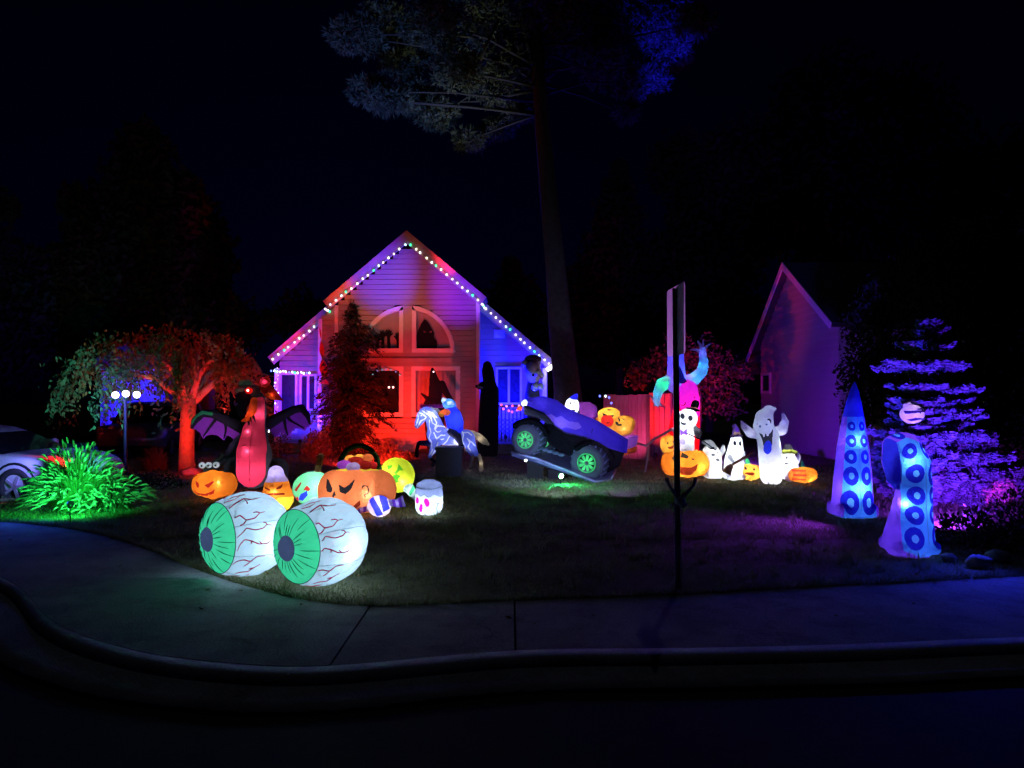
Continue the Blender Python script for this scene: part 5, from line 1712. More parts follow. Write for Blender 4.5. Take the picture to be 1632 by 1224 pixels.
tyre_m = solid('tyre nylon', (.050, .055, .085), .8, 6, .3, .6, .006, 30)
tread_m = fabric('tread print', (.36, .46, .75), .02)
rim_m = fabric('rim lime nylon', (.10, .80, .28), .05)
def truck_wheel(u, w_, v, r, rim_r, wid):
    c = f.L(u, w_, v); ks_ = 1 / 5.321 / f.s
    r, rim_r, wid = r * ks_, rim_r * ks_, wid * ks_
    ax = Vector((-math.sin(R(26)), -math.cos(R(26)), -.04)).normalized()
    q = ax.to_track_quat('Z', 'Y')
    # tyre
    t = MB().lathe([(.02 * r, rim_r * 1.0), (.10 * r, rim_r * 1.1), (.10 * r, r * .80), (.04 * r, r * .93), (-.08 * r, r), (-wid * .5, r * 1.04), (-wid + .08 * r, r), (-wid, r * .9), (-wid, .01)], c, ax, 40).build('wheel', tyre_m, f.root, True)
    # chevron tread
    for i in range(18):
        m = MB()
        th = 2 * math.pi * i / 18
        pts = []
        for (aa, dt) in ((-.03 * r, 0), (-wid * .5, .17), (-wid + .04 * r, 0)):
            rr = r * (1.035 if abs(aa + wid * .5) < .01 else .985)
            pts.append(c + q @ Vector((rr * math.cos(th + dt), rr * math.sin(th + dt), aa)))
        m.tube(pts, r * .055, 5)
        m.build('tread', tread_m, t, True)
    # rim: ring, hub and eight petal spokes
    hb = MB()
    n = 40
    ring = [c + q @ Vector((rim_r * .95 * math.cos(2 * math.pi * i / n), rim_r * .95 * math.sin(2 * math.pi * i / n), .11 * r)) for i in range(n + 1)]
    ro, ri = [[c + q @ Vector((rim_r * z * math.cos(2 * math.pi * i / n), rim_r * z * math.sin(2 * math.pi * i / n), .115 * r)) for i in range(n)] for z in (1.03, .88)]
    hb.add(ro + ri, [(i, (i + 1) % n, n + (i + 1) % n, n + i) for i in range(n)])
    hb.build('rim', rim_m, t, True)
    for i in range(9):
        th = 2 * math.pi * i / 9
        m = MB()
        P = []
        for (rad, wd) in ((.22, .07), (.5, .14), (.74, .17), (.84, .12)):
            for sg in (-1, 1):
                P.append(c + q @ Vector((rim_r * (rad * math.cos(th) - sg * wd * math.sin(th)), rim_r * (rad * math.sin(th) + sg * wd * math.cos(th)), .115 * r)))
        m.add(P, [(0, 2, 3, 1), (2, 4, 5, 3), (4, 6, 7, 5)])
        m.build('spoke', rim_m, t)
    MB().lathe([(.09 * r, rim_r * .2), (.125 * r, rim_r * .16), (.13 * r, .001)], c, ax, 14).build('hub', tyre_m, t, True)
    lamp('wheel_lamp', c - ax * wid * .35, 1.7 * (rim_r / .14) ** 2, (.8, 1, .85), .03, f.root)
    return t
truck_wheel(308, 748, -40, 138, 73, 150)
truck_wheel(812, 932, -170, 150, 80, 165)
truck_wheel(470, 760, 190, 120, 66, 110)
truck_wheel(960, 930, 150, 130, 70, 110)
# the flat base and ramp under it
ramp = thing('display_ramp', 'low dark blue sloping base under the monster truck wheels', 'ramp', f.root.location.copy())
def base_pt(u, w_, v): return f.L(u, w_, v)
P_top = [base_pt(190, 868, 80), base_pt(400, 905, -140), base_pt(870, 1092, -260), base_pt(1010, 1092, -150), base_pt(1090, 1020, 120), base_pt(520, 850, 330)]
for p in P_top: p.z = max(p.z, .02)
V = P_top + [Vector((p.x, p.y, .0)) for p in P_top]
nq = len(P_top)
P_low = [p - Vector((0, 0, min(.06, p.z))) for p in P_top]
link('ramp_top', mesh_py('ramp_top', P_top + P_low, [tuple(range(nq)), tuple(range(2 * nq - 1, nq - 1, -1))] + [(i, nq + i, nq + (i + 1) % nq, (i + 1) % nq) for i in range(nq)]), solid('ramp cloth', (.10, .12, .22), .7, 5), ramp)
for t_ in (.22, .48):
    a_ = P_top[0].lerp(P_top[2], t_) + Vector((.12, .25, 0))
    MB().box((a_.x, a_.y, (a_.z - .07) / 2), (.16, .2, (a_.z - .07) / 2)).build('shade_block', solid('dark block', (.015, .013, .012), .9), ramp)  # black blocks stand in for the shadow under the ramp
for a_, b_ in ((0, 1), (1, 2), (2, 3), (3, 4)):
    MB().tube([P_top[a_] + Vector((0, 0, .015)), P_top[b_] + Vector((0, 0, .015))], .022, 6).build('ramp_edge', solid('ramp edge', (.30, .34, .50), .6), ramp, True)
for k in range(4):
    p = base_pt(470 + 45 * k, 835 + 12 * k, -30 - 20 * k)
    MB().ball(p, (.07, .05, .035), 10, 6).build('splash', fabric('splash pale nylon', (.40, .55, .75), .02), ramp, True)
# passengers
def small(name, label, u, w_, v, base, fn, zoom=(780, 560, 5.321), px=(930, 765), vox=1.0, cat='inflatable'):
    g_ = Fig(name, label, cat, px[0], px[1], GRP, vox, zoom=zoom)
    fn(g_); g_.build(); return g_
def _(g_):
    g_.ball(702, 470, 10, 62, 78, 56, 'body', WHITE2, 8, 6); g_.ball(650, 485, -10, 24, 26, 22, 'hand', WHITE2, 0, 6)
    g_.limb([(715, 405, 10, 34), (735, 380, 10, 20), (748, 362, 10, 6)], 'hat', DBLUE, 3)
    g_.oval(684, 440, 8, 11, 'eye', INK, 0, 'body'); g_.oval(722, 440, 8, 11, 'eye', INK, 0, 'body'); g_.poly([(680, 490), (740, 500), (715, 512)], 'mouth', INK, 'body')
g_ = small('ghost_driver_inflatable', 'small white ghost inflatable driving the monster truck in a pointed blue hat', 0, 0, 0, 0, _)
g_.bulb(700, 475, 0, 62, 1.5, (.85, .95, 1), False); g_.bulb(735, 385, 10, 20, .6, (.8, .8, 1), False)
def _(g_):
    for i in (-1, 0, 1): g_.ball(1010 + i * 38, 562, 20, 62, 90 - abs(i) * 8, 70, 'body', AMBER, 20, 14)
    g_.poly([(955, 520), (1000, 545), (985, 550), (1000, 570), (960, 555)], 'eye', INK, 'body'); g_.poly([(985, 488), (1045, 495), (1010, 505)], 'eye', INK, 'body'); g_.poly([(1000, 545), (1060, 540), (1040, 560)], 'mouth', INK, 'body')
g_ = small('pumpkin_inflatable', 'larger amber pumpkin inflatable behind the red one in the truck bed', 0, 0, 0, 0, _)
g_.bulb(1010, 560, 20, 75, 1.0, (1, .85, .55), False)
def _(g_):
    for i in (-1, 0, 1): g_.ball(1128 + i * 40, 628, -30, 60, 88 - abs(i) * 8, 70, 'body', AMBER, 20, 14)
    g_.poly([(1090, 555), (1100, 585), (1088, 600), (1080, 570)], 'eye', INK, 'body'); g_.poly([(1110, 560), (1150, 588), (1120, 580)], 'eye', INK, 'body')
    g_.poly([(1055, 590), (1085, 600), (1078, 615), (1110, 610), (1110, 632), (1075, 628), (1060, 618)], 'mouth', INK, 'body')
g_ = small('pumpkin_inflatable', 'amber pumpkin inflatable next to the tailgate of the truck, brightest below', 0, 0, 0, 0, _)
g_.bulb(1135, 655, -40, 60, 1.5, (1, .9, .6)); g_.bulb(1110, 610, -20, 75, .6, (1, .85, .55), False)
def _(g_):
    for i in (-1, 0, 1): g_.ball(990 + i * 20, 588, -80, 32, 46, 36, 'body', RED, 0, 8)
    g_.oval(975, 578, 5, 7, 'eye', INK, 0, 'body'); g_.oval(1003, 580, 5, 7, 'eye', INK, 0, 'body'); g_.poly([(968, 600), (1010, 602), (990, 612)], 'mouth', INK, 'body')
g_ = small('pumpkin_inflatable', 'small red pumpkin inflatable squeezed between two amber ones on the truck', 0, 0, 0, 0, _)
g_.bulb(990, 588, -80, 36, .8, (1, .6, .4), False)

# ---------------------------------------------------------------- ghost group
Z7 = (1110, 640, 8.16)
f = Fig('tall_ghost_inflatable', 'tall laughing white ghost inflatable with raised arms and a blue tongue', 'inflatable', 1228, 768, GRP, 1.1, zoom=Z7)
f.limb([(975, 960, 0, 140), (965, 800, 0, 145), (958, 640, 0, 145), (930, 480, -10, 140), (870, 330, -20, 128), (880, 210, -20, 112), (940, 120, -10, 72), (1010, 100, 0, 34), (1042, 104, 0, 10)], 'body', WHITE2, 20)
f.limb([(810, 430, 0, 62), (700, 410, -20, 62), (620, 330, -30, 46), (582, 260, -30, 14)], 'arm#a', WHITE2, 16, .8)
f.limb([(1050, 390, 0, 62), (1110, 370, -10, 72), (1150, 270, -20, 50), (1125, 170, -20, 22), (1112, 152, -20, 8)], 'arm#b', WHITE2, 16, .8)
f.poly([(786, 400), (820, 425), (846, 405), (880, 430), (905, 415), (930, 385), (962, 335), (945, 420), (938, 520), (930, 600), (905, 665), (875, 670), (845, 600), (825, 500)], 'mouth', fabric('mouth grey', (.04, .04, .05), .02), 'body')
f.oval(886, 590, 46, 88, 'tongue', BLUE, 4, ['body'])
f.poly([(818, 400), (850, 400), (846, 455), (832, 460)], 'tooth', WHITE2, ['body']); f.poly([(862, 408), (895, 400), (890, 445), (870, 448)], 'tooth', WHITE2, ['body'])
f.poly([(865, 258), (885, 222), (920, 220), (938, 255), (925, 290), (918, 260), (895, 240)], 'eye', INK, 'body'); f.oval(868, 296, 16, 14, 'eye', fabric('eye blue grey', (.15, .2, .35)), 0, 'body')
f.oval(792, 322, 14, 18, 'eye', fabric('eye blue grey', (.15, .2, .35)), 0, 'body'); f.poly([(752, 290), (775, 285), (770, 300)], 'brow', INK, 'body')
f.build()
# printed order: tongue and teeth were laid over the mouth
f.bulb(1060, 520, -40, 70, .6, (.75, .95, 1), False); f.bulb(960, 760, 0, 135, .55, (.68, .74, 1), False); f.bulb(880, 330, -10, 115, .34, (.55, .70, 1), False)
f.bulb(1070, 560, -95, 40, 1.4, (.85, .98, 1), False); f.bulb(1000, 960, -90, 70, .7, (1, .98, 1), False); f.bulb(975, 940, 0, 135, .8, (.9, .88, 1), False); f.bulb(950, 110, -5, 60, .25, (.5, .6, 1), False); f.bulb(690, 400, -20, 55, .28, (.75, .8, 1), False); f.bulb(1130, 280, -20, 45, .28, (.4, .42, 1), False); f.bulb(1095, 390, -10, 55, .4, (.75, .8, 1), False)

f = Fig('small_ghost_inflatable', 'little waving white ghost inflatable with a grey bat bow on its brow', 'inflatable', 1135, 763, GRP, 1.05, zoom=Z7)
f.limb([(205, 880, 0, 118), (200, 760, 0, 128), (190, 670, 0, 112)], 'body', WHITE2, 10)
f.box(215, 930, 0, 112, 66, 90, 40, 'body', WHITE2, 0, 12)
f.limb([(300, 690, 0, 44), (345, 630, -10, 34), (350, 575, -10, 18)], 'arm#a', WHITE2, 12, .8); f.limb([(90, 690, 0, 36), (30, 690, 0, 36), (0, 640, 0, 18)], 'arm#b', WHITE2, 12, .8)
f.limb([(95, 530, -20, 30), (160, 540, -60, 44), (215, 600, -70, 40)], 'hood', GREYN, 6, .7)
f.oval(187, 685, 24, 20, 'eye', fabric('eye grey', (.10, .10, .11)), 0, 'body'); f.oval(256, 660, 10, 18, 'eye', fabric('eye grey', (.10, .10, .11)), -20, 'body'); f.oval(247, 752, 32, 20, 'mouth', fabric('eye grey', (.10, .10, .11)), 25, 'body')
f.poly([(120, 575), (165, 600), (205, 580), (215, 620), (160, 615)], 'bow', INK)
f.build()
f.bulb(230, 880, -70, 50, 1.5, (.95, .98, 1), False); f.bulb(210, 850, 0, 110, 1.5, (.92, .97, 1), False); f.bulb(200, 700, -10, 100, .8, (.92, .97, 1), False); f.bulb(345, 620, -10, 30, .5, (.8, .88, 1), False); f.bulb(150, 550, -45, 34, .6, (.8, .9, 1), False)

f = Fig('broom_ghost_inflatable', 'white ghost inflatable in a purple witch hat holding a broom', 'inflatable', 1170, 766, GRP, 1.05, zoom=Z7)
f.limb([(485, 900, 0, 128), (490, 760, 0, 120), (510, 620, 0, 100), (520, 520, 0, 80)], 'body', WHITE2, 12)
f.box(490, 965, 0, 135, 44, 100, 40, 'body', WHITE2, 0, 14)
f.limb([(450, 452, 0, 14), (520, 440, -30, 18), (590, 446, 0, 14)], 'hat_brim', fabric('hat dark nylon', (.05, .03, .08), .02), 2, 3.0)
f.limb([(522, 440, 0, 56), (520, 370, 0, 40), (500, 318, 0, 26), (470, 325, 0, 12)], 'hat', fabric('hat purple nylon', (.16, .09, .36), .03), 3)
f.poly([(470, 440), (485, 395), (500, 390), (580, 400), (580, 440)], 'hat_band', TAN, 'hat'); f.poly([(505, 340), (550, 340), (552, 392), (500, 392)], 'buckle', VIOLET, 'hat')
f.oval(480, 540, 18, 30, 'eye', INK, 0, 'body'); f.oval(547, 545, 18, 34, 'eye', INK, 0, 'body'); f.poly([(468, 605), (505, 618), (535, 614), (530, 622), (500, 626)], 'mouth', INK, 'body')
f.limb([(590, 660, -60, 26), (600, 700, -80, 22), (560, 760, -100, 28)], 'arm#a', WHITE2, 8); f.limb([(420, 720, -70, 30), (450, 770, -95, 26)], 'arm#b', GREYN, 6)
f.build()
f.bulb(510, 640, -70, 40, 1.2, (.95, .98, 1), False); f.bulb(540, 880, -80, 50, 1.2, (.95, .98, 1), False); f.bulb(490, 850, 0, 120, 1.3, (.92, .97, 1), False); f.bulb(515, 620, 0, 85, .9, (.9, .97, 1), False); f.bulb(515, 520, 0, 70, .6, (.85, .95, 1), False); f.bulb(520, 390, 0, 36, .3, (.9, .8, 1), False)
br_ = thing('broom', 'brown broom held slantwise by the ghost in the purple hat', 'broom', f.root.location)
MB().tube([f.L(690, 655, -118), f.L(560, 735, -122), f.L(425, 815, -125)], 2.0 / f.s, 8).build('handle', BROWN, br_, True)
m = MB()
m.tube([f.L(430, 812, -125), f.L(390, 850, -128), f.L(350, 915, -130)], [2.6 / f.s, 5.4 / f.s, 7.5 / f.s], 10); m.build('bristles', TAN, br_, True)

f = Fig('pumpkin_inflatable', 'small amber pumpkin inflatable with green stem between the broom ghost and tall ghost', 'inflatable', 1194, 766, GRP, 1.05, zoom=Z7)
for i in range(-2, 3): f.ball(690 + i * 46, 915, -abs(2 - abs(i)) * 24, 66, 108 - abs(i) * 10, 100, 'body', AMBER, 0, 20)
f.limb([(668, 820, -10, 30), (660, 770, -10, 26), (655, 745, -10, 10)], 'stem', GREEN, 4)
f.oval(612, 862, 14, 20, 'eye', INK, 0, 'body'); f.oval(706, 870, 14, 16, 'eye', INK, 0, 'body'); f.poly([(588, 930), (625, 905), (700, 910), (712, 925), (690, 948), (640, 945), (615, 928)], 'mouth', BROWNINK, 'body')
f.build(); f.bulb(740, 930, -80, 30, 1.5, (1, .95, .75), False); f.bulb(720, 900, -30, 80, 1.1, (1, .85, .55), False); f.bulb(640, 930, -30, 80, .9, (1, .85, .55), False); f.bulb(660, 780, -10, 24, .5, (.9, 1, .9), False)

f = Fig('small_ghost_inflatable', 'short plump white ghost inflatable in a dark hat with a lime band', 'inflatable', 1262, 768, GRP, 1.05, zoom=Z7)
f.limb([(1225, 920, 20, 122), (1205, 800, 20, 110), (1205, 740, 20, 92)], 'body', WHITE2, 10)
f.limb([(1120, 655, 20, 22), (1210, 650, -10, 26), (1300, 660, 20, 22)], 'hat_band', fabric('band lime nylon', (.55, .62, .08)), 2, 3.2)
f.limb([(1205, 620, 20, 54), (1200, 600, 20, 50)], 'hat', fabric('hat grey nylon', (.10, .09, .12), .02), 2)
f.limb([(1320, 780, 20, 34), (1335, 720, 10, 28), (1335, 680, 10, 14)], 'arm', WHITE2, 10)
f.oval(1157, 725, 10, 22, 'eye', INK, 0, 'body'); f.poly([(1115, 800), (1145, 786), (1175, 802), (1140, 808)], 'mouth', INK, 'body')
f.build(); f.bulb(1190, 890, -70, 40, 1.2, (.95, .98, 1), False); f.bulb(1220, 880, 10, 110, 1.4, (.92, .97, 1), False); f.bulb(1205, 750, 10, 85, .9, (.92, .97, 1), False); f.bulb(1210, 652, 10, 26, .4, (1, 1, .8), False)

f = Fig('pumpkin_inflatable', 'orange pumpkin inflatable with red striped hand at the end of the ghost row', 'inflatable', 1278, 769, GRP, 1.05, zoom=Z7)
for i in range(-2, 3): f.ball(1378 + i * 56, 950, -abs(2 - abs(i)) * 26, 76, 104 - abs(i) * 8, 100, 'body', ORANGE, 0, 20)
f.limb([(1385, 850, 0, 22), (1380, 790, 0, 16), (1375, 770, 0, 8)], 'stem', GREEN, 4)
STR = fabric('stripe red', (.55, .05, .03), .04)
for y_ in (893, 950, 1005): f.poly([(1222, y_ - 16), (1372, y_ - 14), (1376, y_ + 6), (1222, y_ + 12)], 'stripe', STR, 'body')
f.build(); f.bulb(1440, 1010, -80, 30, 1.4, (1, .9, .65), False); f.bulb(1430, 985, -30, 80, 1.1, (1, .8, .5), False); f.bulb(1330, 930, -30, 85, .8, (1, .8, .6), False)

# stacked ghost on pumpkin
Z4 = (1020, 520, 4.533)
f = Fig('big_pumpkin_inflatable', 'large orange pumpkin inflatable with a wide brown grin under the top hat ghost', 'inflatable', 1094, 763, GRP, 1.1, zoom=Z4)
for i in range(-2, 3): f.ball(340 + i * 56, 990, -abs(2 - abs(i)) * 24 + 20, 72, 102 - abs(i) * 6, 90, 'body', ORANGE, 0, 20)
f.poly([(232, 985), (270, 1010), (340, 1010), (395, 985), (385, 1030), (345, 1068), (295, 1068), (255, 1040)], 'mouth', BROWNINK, 'body')
f.poly([(290, 905), (330, 930), (320, 950), (275, 940)], 'eye', INK, 'body'); f.poly([(345, 945), (375, 950), (352, 962)], 'nose', INK, 'body'); f.oval(232, 950, 12, 14, 'eye', INK, 0, 'body')
f.build(); f.bulb(420, 1010, -60, 40, .9, (1, .92, .7), False); f.bulb(400, 990, -20, 80, .8, (1, .85, .55), False); f.bulb(300, 990, -20, 85, .8, (1, .85, .55), False)

f = Fig('top_hat_ghost_inflatable', 'white ghost inflatable in a black top hat and purple bow tie, stacked on a pumpkin', 'inflatable', 1094, 763, GRP, 1.05, zoom=Z4)
f.limb([(332, 880, 0, 62), (332, 800, 0, 60), (335, 750, 0, 56)], 'body', WHITE2, 8)
f.ball(345, 665, -5, 72, 72, 66, 'head', WHITE2, 0, 10)
f.limb([(280, 770, 0, 24), (250, 750, -20, 20), (232, 745, -30, 14)], 'arm#a', WHITE2, 6); f.limb([(390, 740, 0, 30), (415, 770, -30, 28), (410, 800, -40, 16)], 'arm#b', GREYN, 6)
f.limb([(340, 592, -10, 7), (385, 600, -20, 8), (425, 612, -10, 7)], 'hat_brim', BLACKN, 2, 4)
f.limb([(390, 596, -10, 28), (400, 560, -10, 27)], 'hat', BLACKN, 2)
f.poly([(362, 580), (412, 592), (412, 604), (362, 592)], 'hat_band', fabric('band rose', (.5, .15, .15)), 'hat')
f.oval(350, 664, 17, 20, 'eye', INK, 0, 'head'); f.oval(298, 650, 14, 20, 'eye', INK, 0, 'head'); f.poly([(285, 688), (305, 700), (330, 700), (318, 712), (298, 712)], 'mouth', INK, 'head')
f.poly([(285, 745), (305, 760), (330, 735), (330, 790), (305, 775), (285, 795)], 'bow_tie', VIOLET, 'body'); f.oval(300, 828, 18, 26, 'watch', LAV, 0, 'body')
f.build(); f.bulb(335, 800, -5, 58, 1.3, (.92, .97, 1), False); f.bulb(345, 670, -10, 66, .8, (.85, .95, 1), False)
MB().tube([f.L(310, 765, -72), f.L(430, 820, -80), f.L(525, 890, -84)], .9 / f.s, 6).build('cane', BLACKN, f.root, True)

f = Fig('pumpkin_inflatable', 'small amber jack lantern inflatable beside the top hat ghost', 'inflatable', 1066, 762, GRP, 1.0, zoom=Z4)
for i in (-1, 0, 1): f.ball(198 + i * 24, 850, -40, 34, 66 - abs(i) * 6, 44, 'body', AMBER, 0, 10)
f.limb([(198, 800, -40, 26), (200, 788, -40, 12)], 'lid', ORANGE, 4)
f.oval(185, 840, 8, 9, 'eye', INK, 0, 'body'); f.oval(225, 832, 8, 9, 'eye', INK, 0, 'body'); f.poly([(180, 870), (210, 862), (232, 852), (222, 880), (195, 884)], 'mouth', BROWNINK, 'body')
f.build(); f.bulb(195, 850, -40, 42, 1.0, (1, .85, .5), False)

# ---------------------------------------------------------------- shaggy monster with raised arms
f = Fig('monster_inflatable', 'tall shaggy monster inflatable with raised glowing blue arms and pink belly', 'inflatable', 1098, 745, GRP, 1.3, zoom=Z4)
MW = fabric('monster pale nylon', (.62, .66, .72), .06)
f.limb([(300, 960, 0, 120), (320, 760, 0, 112), (335, 600, 0, 92), (330, 480, 0, 84)], 'body', fabric('monster red nylon', (.78, .03, .06)), 12)
f.limb([(335, 470, -20, 80), (345, 560, -25, 84), (345, 620, -25, 80)], 'belly', fabric('monster magenta nylon', (.80, .06, .52)), 8)
f.limb([(265, 420, 0, 70), (265, 330, 0, 66), (262, 250, 0, 58), (265, 190, 0, 56), (262, 120, 0, 44)], 'head', MW, 10)
f.limb([(320, 390, 0, 34), (390, 385, -10, 44), (445, 330, -20, 40), (460, 260, -20, 33), (450, 215, -20, 26)], 'arm#a', MW, 10)
f.limb([(455, 215, -20, 26), (452, 180, -20, 24)], 'hand#a', MW, 8)
for q, (a, b) in enumerate(((365, 172), (418, 112), (456, 106), (506, 128))): f.limb([(445 + (a - 440) * .2, 185, -20, 13), ((445 + a) / 2 + 3, (170 + b) / 2, -22, 10), (a, b, -24, 8)], 'finger#%d' % q, MW, 4)
f.limb([(225, 385, 0, 42), (160, 420, -10, 44), (128, 480, -20, 34), (118, 540, -20, 24)], 'arm#b', MW, 10)
f.limb([(118, 540, -20, 24), (122, 560, -20, 20)], 'hand#b', MW, 6)
for q, (a, b) in enumerate(((62, 492), (100, 580), (135, 590), (182, 590))): f.limb([(116, 545, -20, 12), ((116 + a) / 2, (550 + b) / 2, -22, 9), (a, b, -24, 5)], 'finger#b%d' % q, MW, 4)
for q in range(7):
    a, b = 492 - q * 16, 290 + q * 22 if q > 2 else 270 + q * 30
    f.limb([(470 - q * 14, 290 + q * 18, -20, 16), (500 - q * 13, 300 + q * 20, -20, 4)], 'fur_spike#%d' % q, MW, 3)
for q in range(4): f.limb([(190 + q * 14, 440 - q * 4, -10, 12), (180 + q * 16, 472 - q * 6, -10, 3)], 'fur_spike#b%d' % q, MW, 3)
f.poly([(275, 290), (330, 400), (300, 418), (262, 412), (262, 330)], 'mouth', fabric('mouth navy', (.01, .01, .06)), ['head', 'belly'])
f.stroke([(298, 518), (318, 524), (340, 532), (362, 524), (376, 514)], 6, 'smile', INK, 'belly'); f.stroke([(280, 572), (302, 570), (308, 550)], 6, 'smile#b', INK, 'belly')
f.build()
f.bulb(450, 200, -20, 30, .42, (.12, .12, 1), False); f.bulb(450, 290, -20, 38, .8, (.02, .32, 1), False); f.bulb(395, 372, -10, 40, .8, (.01, .50, .9), False)
f.bulb(165, 418, -10, 40, .9, (.0, .9, .25), False); f.bulb(125, 490, -20, 33, .5, (.08, .45, .9), False); f.bulb(118, 545, -20, 24, .3, (.3, .35, .9), False)
f.bulb(265, 250, 0, 58, 1.0, (.02, .03, 1), False); f.bulb(300, 360, 0, 60, .9, (.05, .08, 1), False); f.bulb(262, 130, 0, 44, .5, (.03, .04, 1), False)
f.bulb(330, 470, -15, 75, .45, (.4, .08, 1), False); f.bulb(355, 580, -20, 80, .8, (1, .12, .8), False); f.bulb(360, 720, 0, 105, .9, (1, .06, .05), False); f.bulb(340, 900, 0, 110, .6, (1, .06, .05), False)

# ---------------------------------------------------------------- tentacles
ZT = (1290, 500, 2.915)
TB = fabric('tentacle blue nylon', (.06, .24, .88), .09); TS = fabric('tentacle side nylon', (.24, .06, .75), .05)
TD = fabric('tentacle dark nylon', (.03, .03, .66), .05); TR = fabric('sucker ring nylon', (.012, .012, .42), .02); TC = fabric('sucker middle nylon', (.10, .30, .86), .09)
f = Fig('tentacle_inflatable', 'straight pointed blue tentacle inflatable with paired suckers, beside its bent twin', 'inflatable', 1358, 822, 'blue tentacle inflatables', 1.25, zoom=ZT)
f.limb([(200, 880, 0, 90), (203, 740, 0, 80), (205, 620, 0, 68), (207, 500, 0, 50), (211, 420, 0, 34), (214, 360, 0, 19), (216, 320, 0, 4)], 'body', TS, 4)
f.box(199, 908, 0, 89, 32, 84, 22, 'body', TS, 0, 4)
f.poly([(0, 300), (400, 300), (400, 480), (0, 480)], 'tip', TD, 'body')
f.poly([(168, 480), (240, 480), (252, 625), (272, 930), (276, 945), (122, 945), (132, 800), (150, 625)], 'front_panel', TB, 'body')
for (y_, xs, rx, ry) in ((523, (180, 224), 15, 22), (590, (174, 229), 20, 29), (662, (168, 230), 23, 32), (748, (165, 232), 28, 43), (868, (157, 238), 34, 56)):
    for x_ in xs:
        f.oval(x_, y_, rx, ry, 'sucker', TR, 0, ['body']); f.oval(x_, y_, rx * .38, ry * .38, 'sucker_middle', TC, 0, ['body'])
f.build()
f.line([(204, 485), (203, 620), (200, 760), (198, 930)], 2.2, 'seam', SEAM); f.line([(140, 622), (205, 630), (265, 622)], 2.2, 'seam', SEAM)
f.bulb(203, 590, -45, 46, 2.2, (.6, .9, 1), True, 1.6); f.bulb(200, 805, -58, 62, 2.0, (.6, .9, 1), True, 1.4); f.bulb(210, 440, 0, 34, .25, (.3, .3, 1), False); f.bulb(203, 690, 0, 80, .2, (.4, .5, 1), False); f.bulb(200, 890, 0, 80, .2, (.4, .4, 1), False)

f = Fig('tentacle_inflatable', 'bent blue tentacle inflatable with a drooping tip before the spruce', 'inflatable', 1448, 882, 'blue tentacle inflatables', 1.25, zoom=ZT)
f.limb([(462, 1050, 0, 110), (478, 920, 0, 86), (492, 800, 0, 74), (482, 700, -10, 72), (444, 624, 0, 70), (410, 622, 5, 58), (396, 690, 5, 48), (402, 765, 5, 36), (410, 800, 5, 18)], 'body', TS, 10)
f.box(464, 1075, 0, 104, 30, 96, 26, 'body', TS, 0, 4)
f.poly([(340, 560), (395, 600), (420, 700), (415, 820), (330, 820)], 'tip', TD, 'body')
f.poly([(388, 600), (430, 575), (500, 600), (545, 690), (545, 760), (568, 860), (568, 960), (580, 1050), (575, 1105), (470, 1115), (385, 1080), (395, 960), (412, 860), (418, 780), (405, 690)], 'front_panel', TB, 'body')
for (x_, y_, rx, ry, ro) in ((405, 568, 24, 16, 0), (436, 636, 30, 37, 20), (512, 634, 20, 40, -24), (460, 738, 35, 44, 5), (541, 745, 26, 50, 0), (463, 838, 36, 42, 0), (543, 840, 24, 42, 0), (450, 926, 38, 42, 0), (541, 926, 26, 42, 0), (437, 1028, 40, 52, 0), (552, 1026, 32, 52, 0)):
    f.oval(x_, y_, rx, ry, 'sucker', TR, ro, ['body']); f.oval(x_, y_, rx * .36, ry * .36, 'sucker_middle', TC, ro, ['body'])
f.build()
f.line([(470, 590), (490, 650), (500, 690)], 2.2, 'seam', SEAM); f.line([(500, 700), (505, 800), (500, 900), (497, 1100)], 2.2, 'seam', SEAM); f.line([(392, 605), (415, 680), (412, 800), (400, 860), (390, 950)], 2.2, 'seam', SEAM)
f.bulb(455, 680, -50, 48, 2.2, (.65, .92, 1), True, 1.6); f.bulb(425, 880, -50, 48, 2.6, (.65, .92, 1), True, 1.6); f.bulb(495, 890, -30, 80, .28, (.5, .7, 1), False); f.bulb(462, 1040, -10, 105, .28, (.4, .45, 1), False); f.bulb(385, 690, 40, 34, .25, (.5, .3, 1), False); f.bulb(420, 610, 0, 55, .2, (.6, .55, 1), False)
# ================================================================== LIGHT FITTINGS AND SMALL THINGS
plastic = solid('black plastic', (.01, .01, .012), .4)
metal = solid('galvanised steel', (.42, .42, .46), .45, 8, .3, .8, metal=.6)
def flood(label, pos, target, power, color, angle=70, blend=.7, glowv=6, lens=.05, group='coloured spotlights staked in the ground'):
    """a small staked spotlight: housing, lens, stake, and its lamp just before the lens"""
    pos = Vector(pos); d = (Vector(target) - pos).normalized()
    root = thing('spotlight', label, 'spotlight', (pos.x, pos.y, 0), 0, group)
    c = Vector((0, 0, pos.z))
    hb = MB().lathe([(-.09, .001), (-.09, lens * .6), (-.02, lens * 1.1), (.02, lens * 1.15), (.02, lens)], c, d, 14).build('housing', plastic, root, True)
    MB().lathe([(.016, lens * .98), (.017, .001)], c, d, 14).build('lens', glow('lens %.2f %.2f %.2f' % tuple(color), tuple(.25 + .75 * x for x in color), glowv), root)
    MB().tube([c - d * .04, (0, 0, -.08)], .008, 5).build('stake', plastic, root)
    spot('spot_lamp', pos + d * .03, target, power, color, angle, blend, lens * .7)
    return root
RD, BL, GN, VI, MGN = (1, .016, .010), (.012, .012, 1), (.02, 1, .16), (.28, .02, 1), (1, .05, .45)
sg0 = ground(1081, 938)
def gz(px, py, z=.12): p = ground(px, py); p.z = z; return p
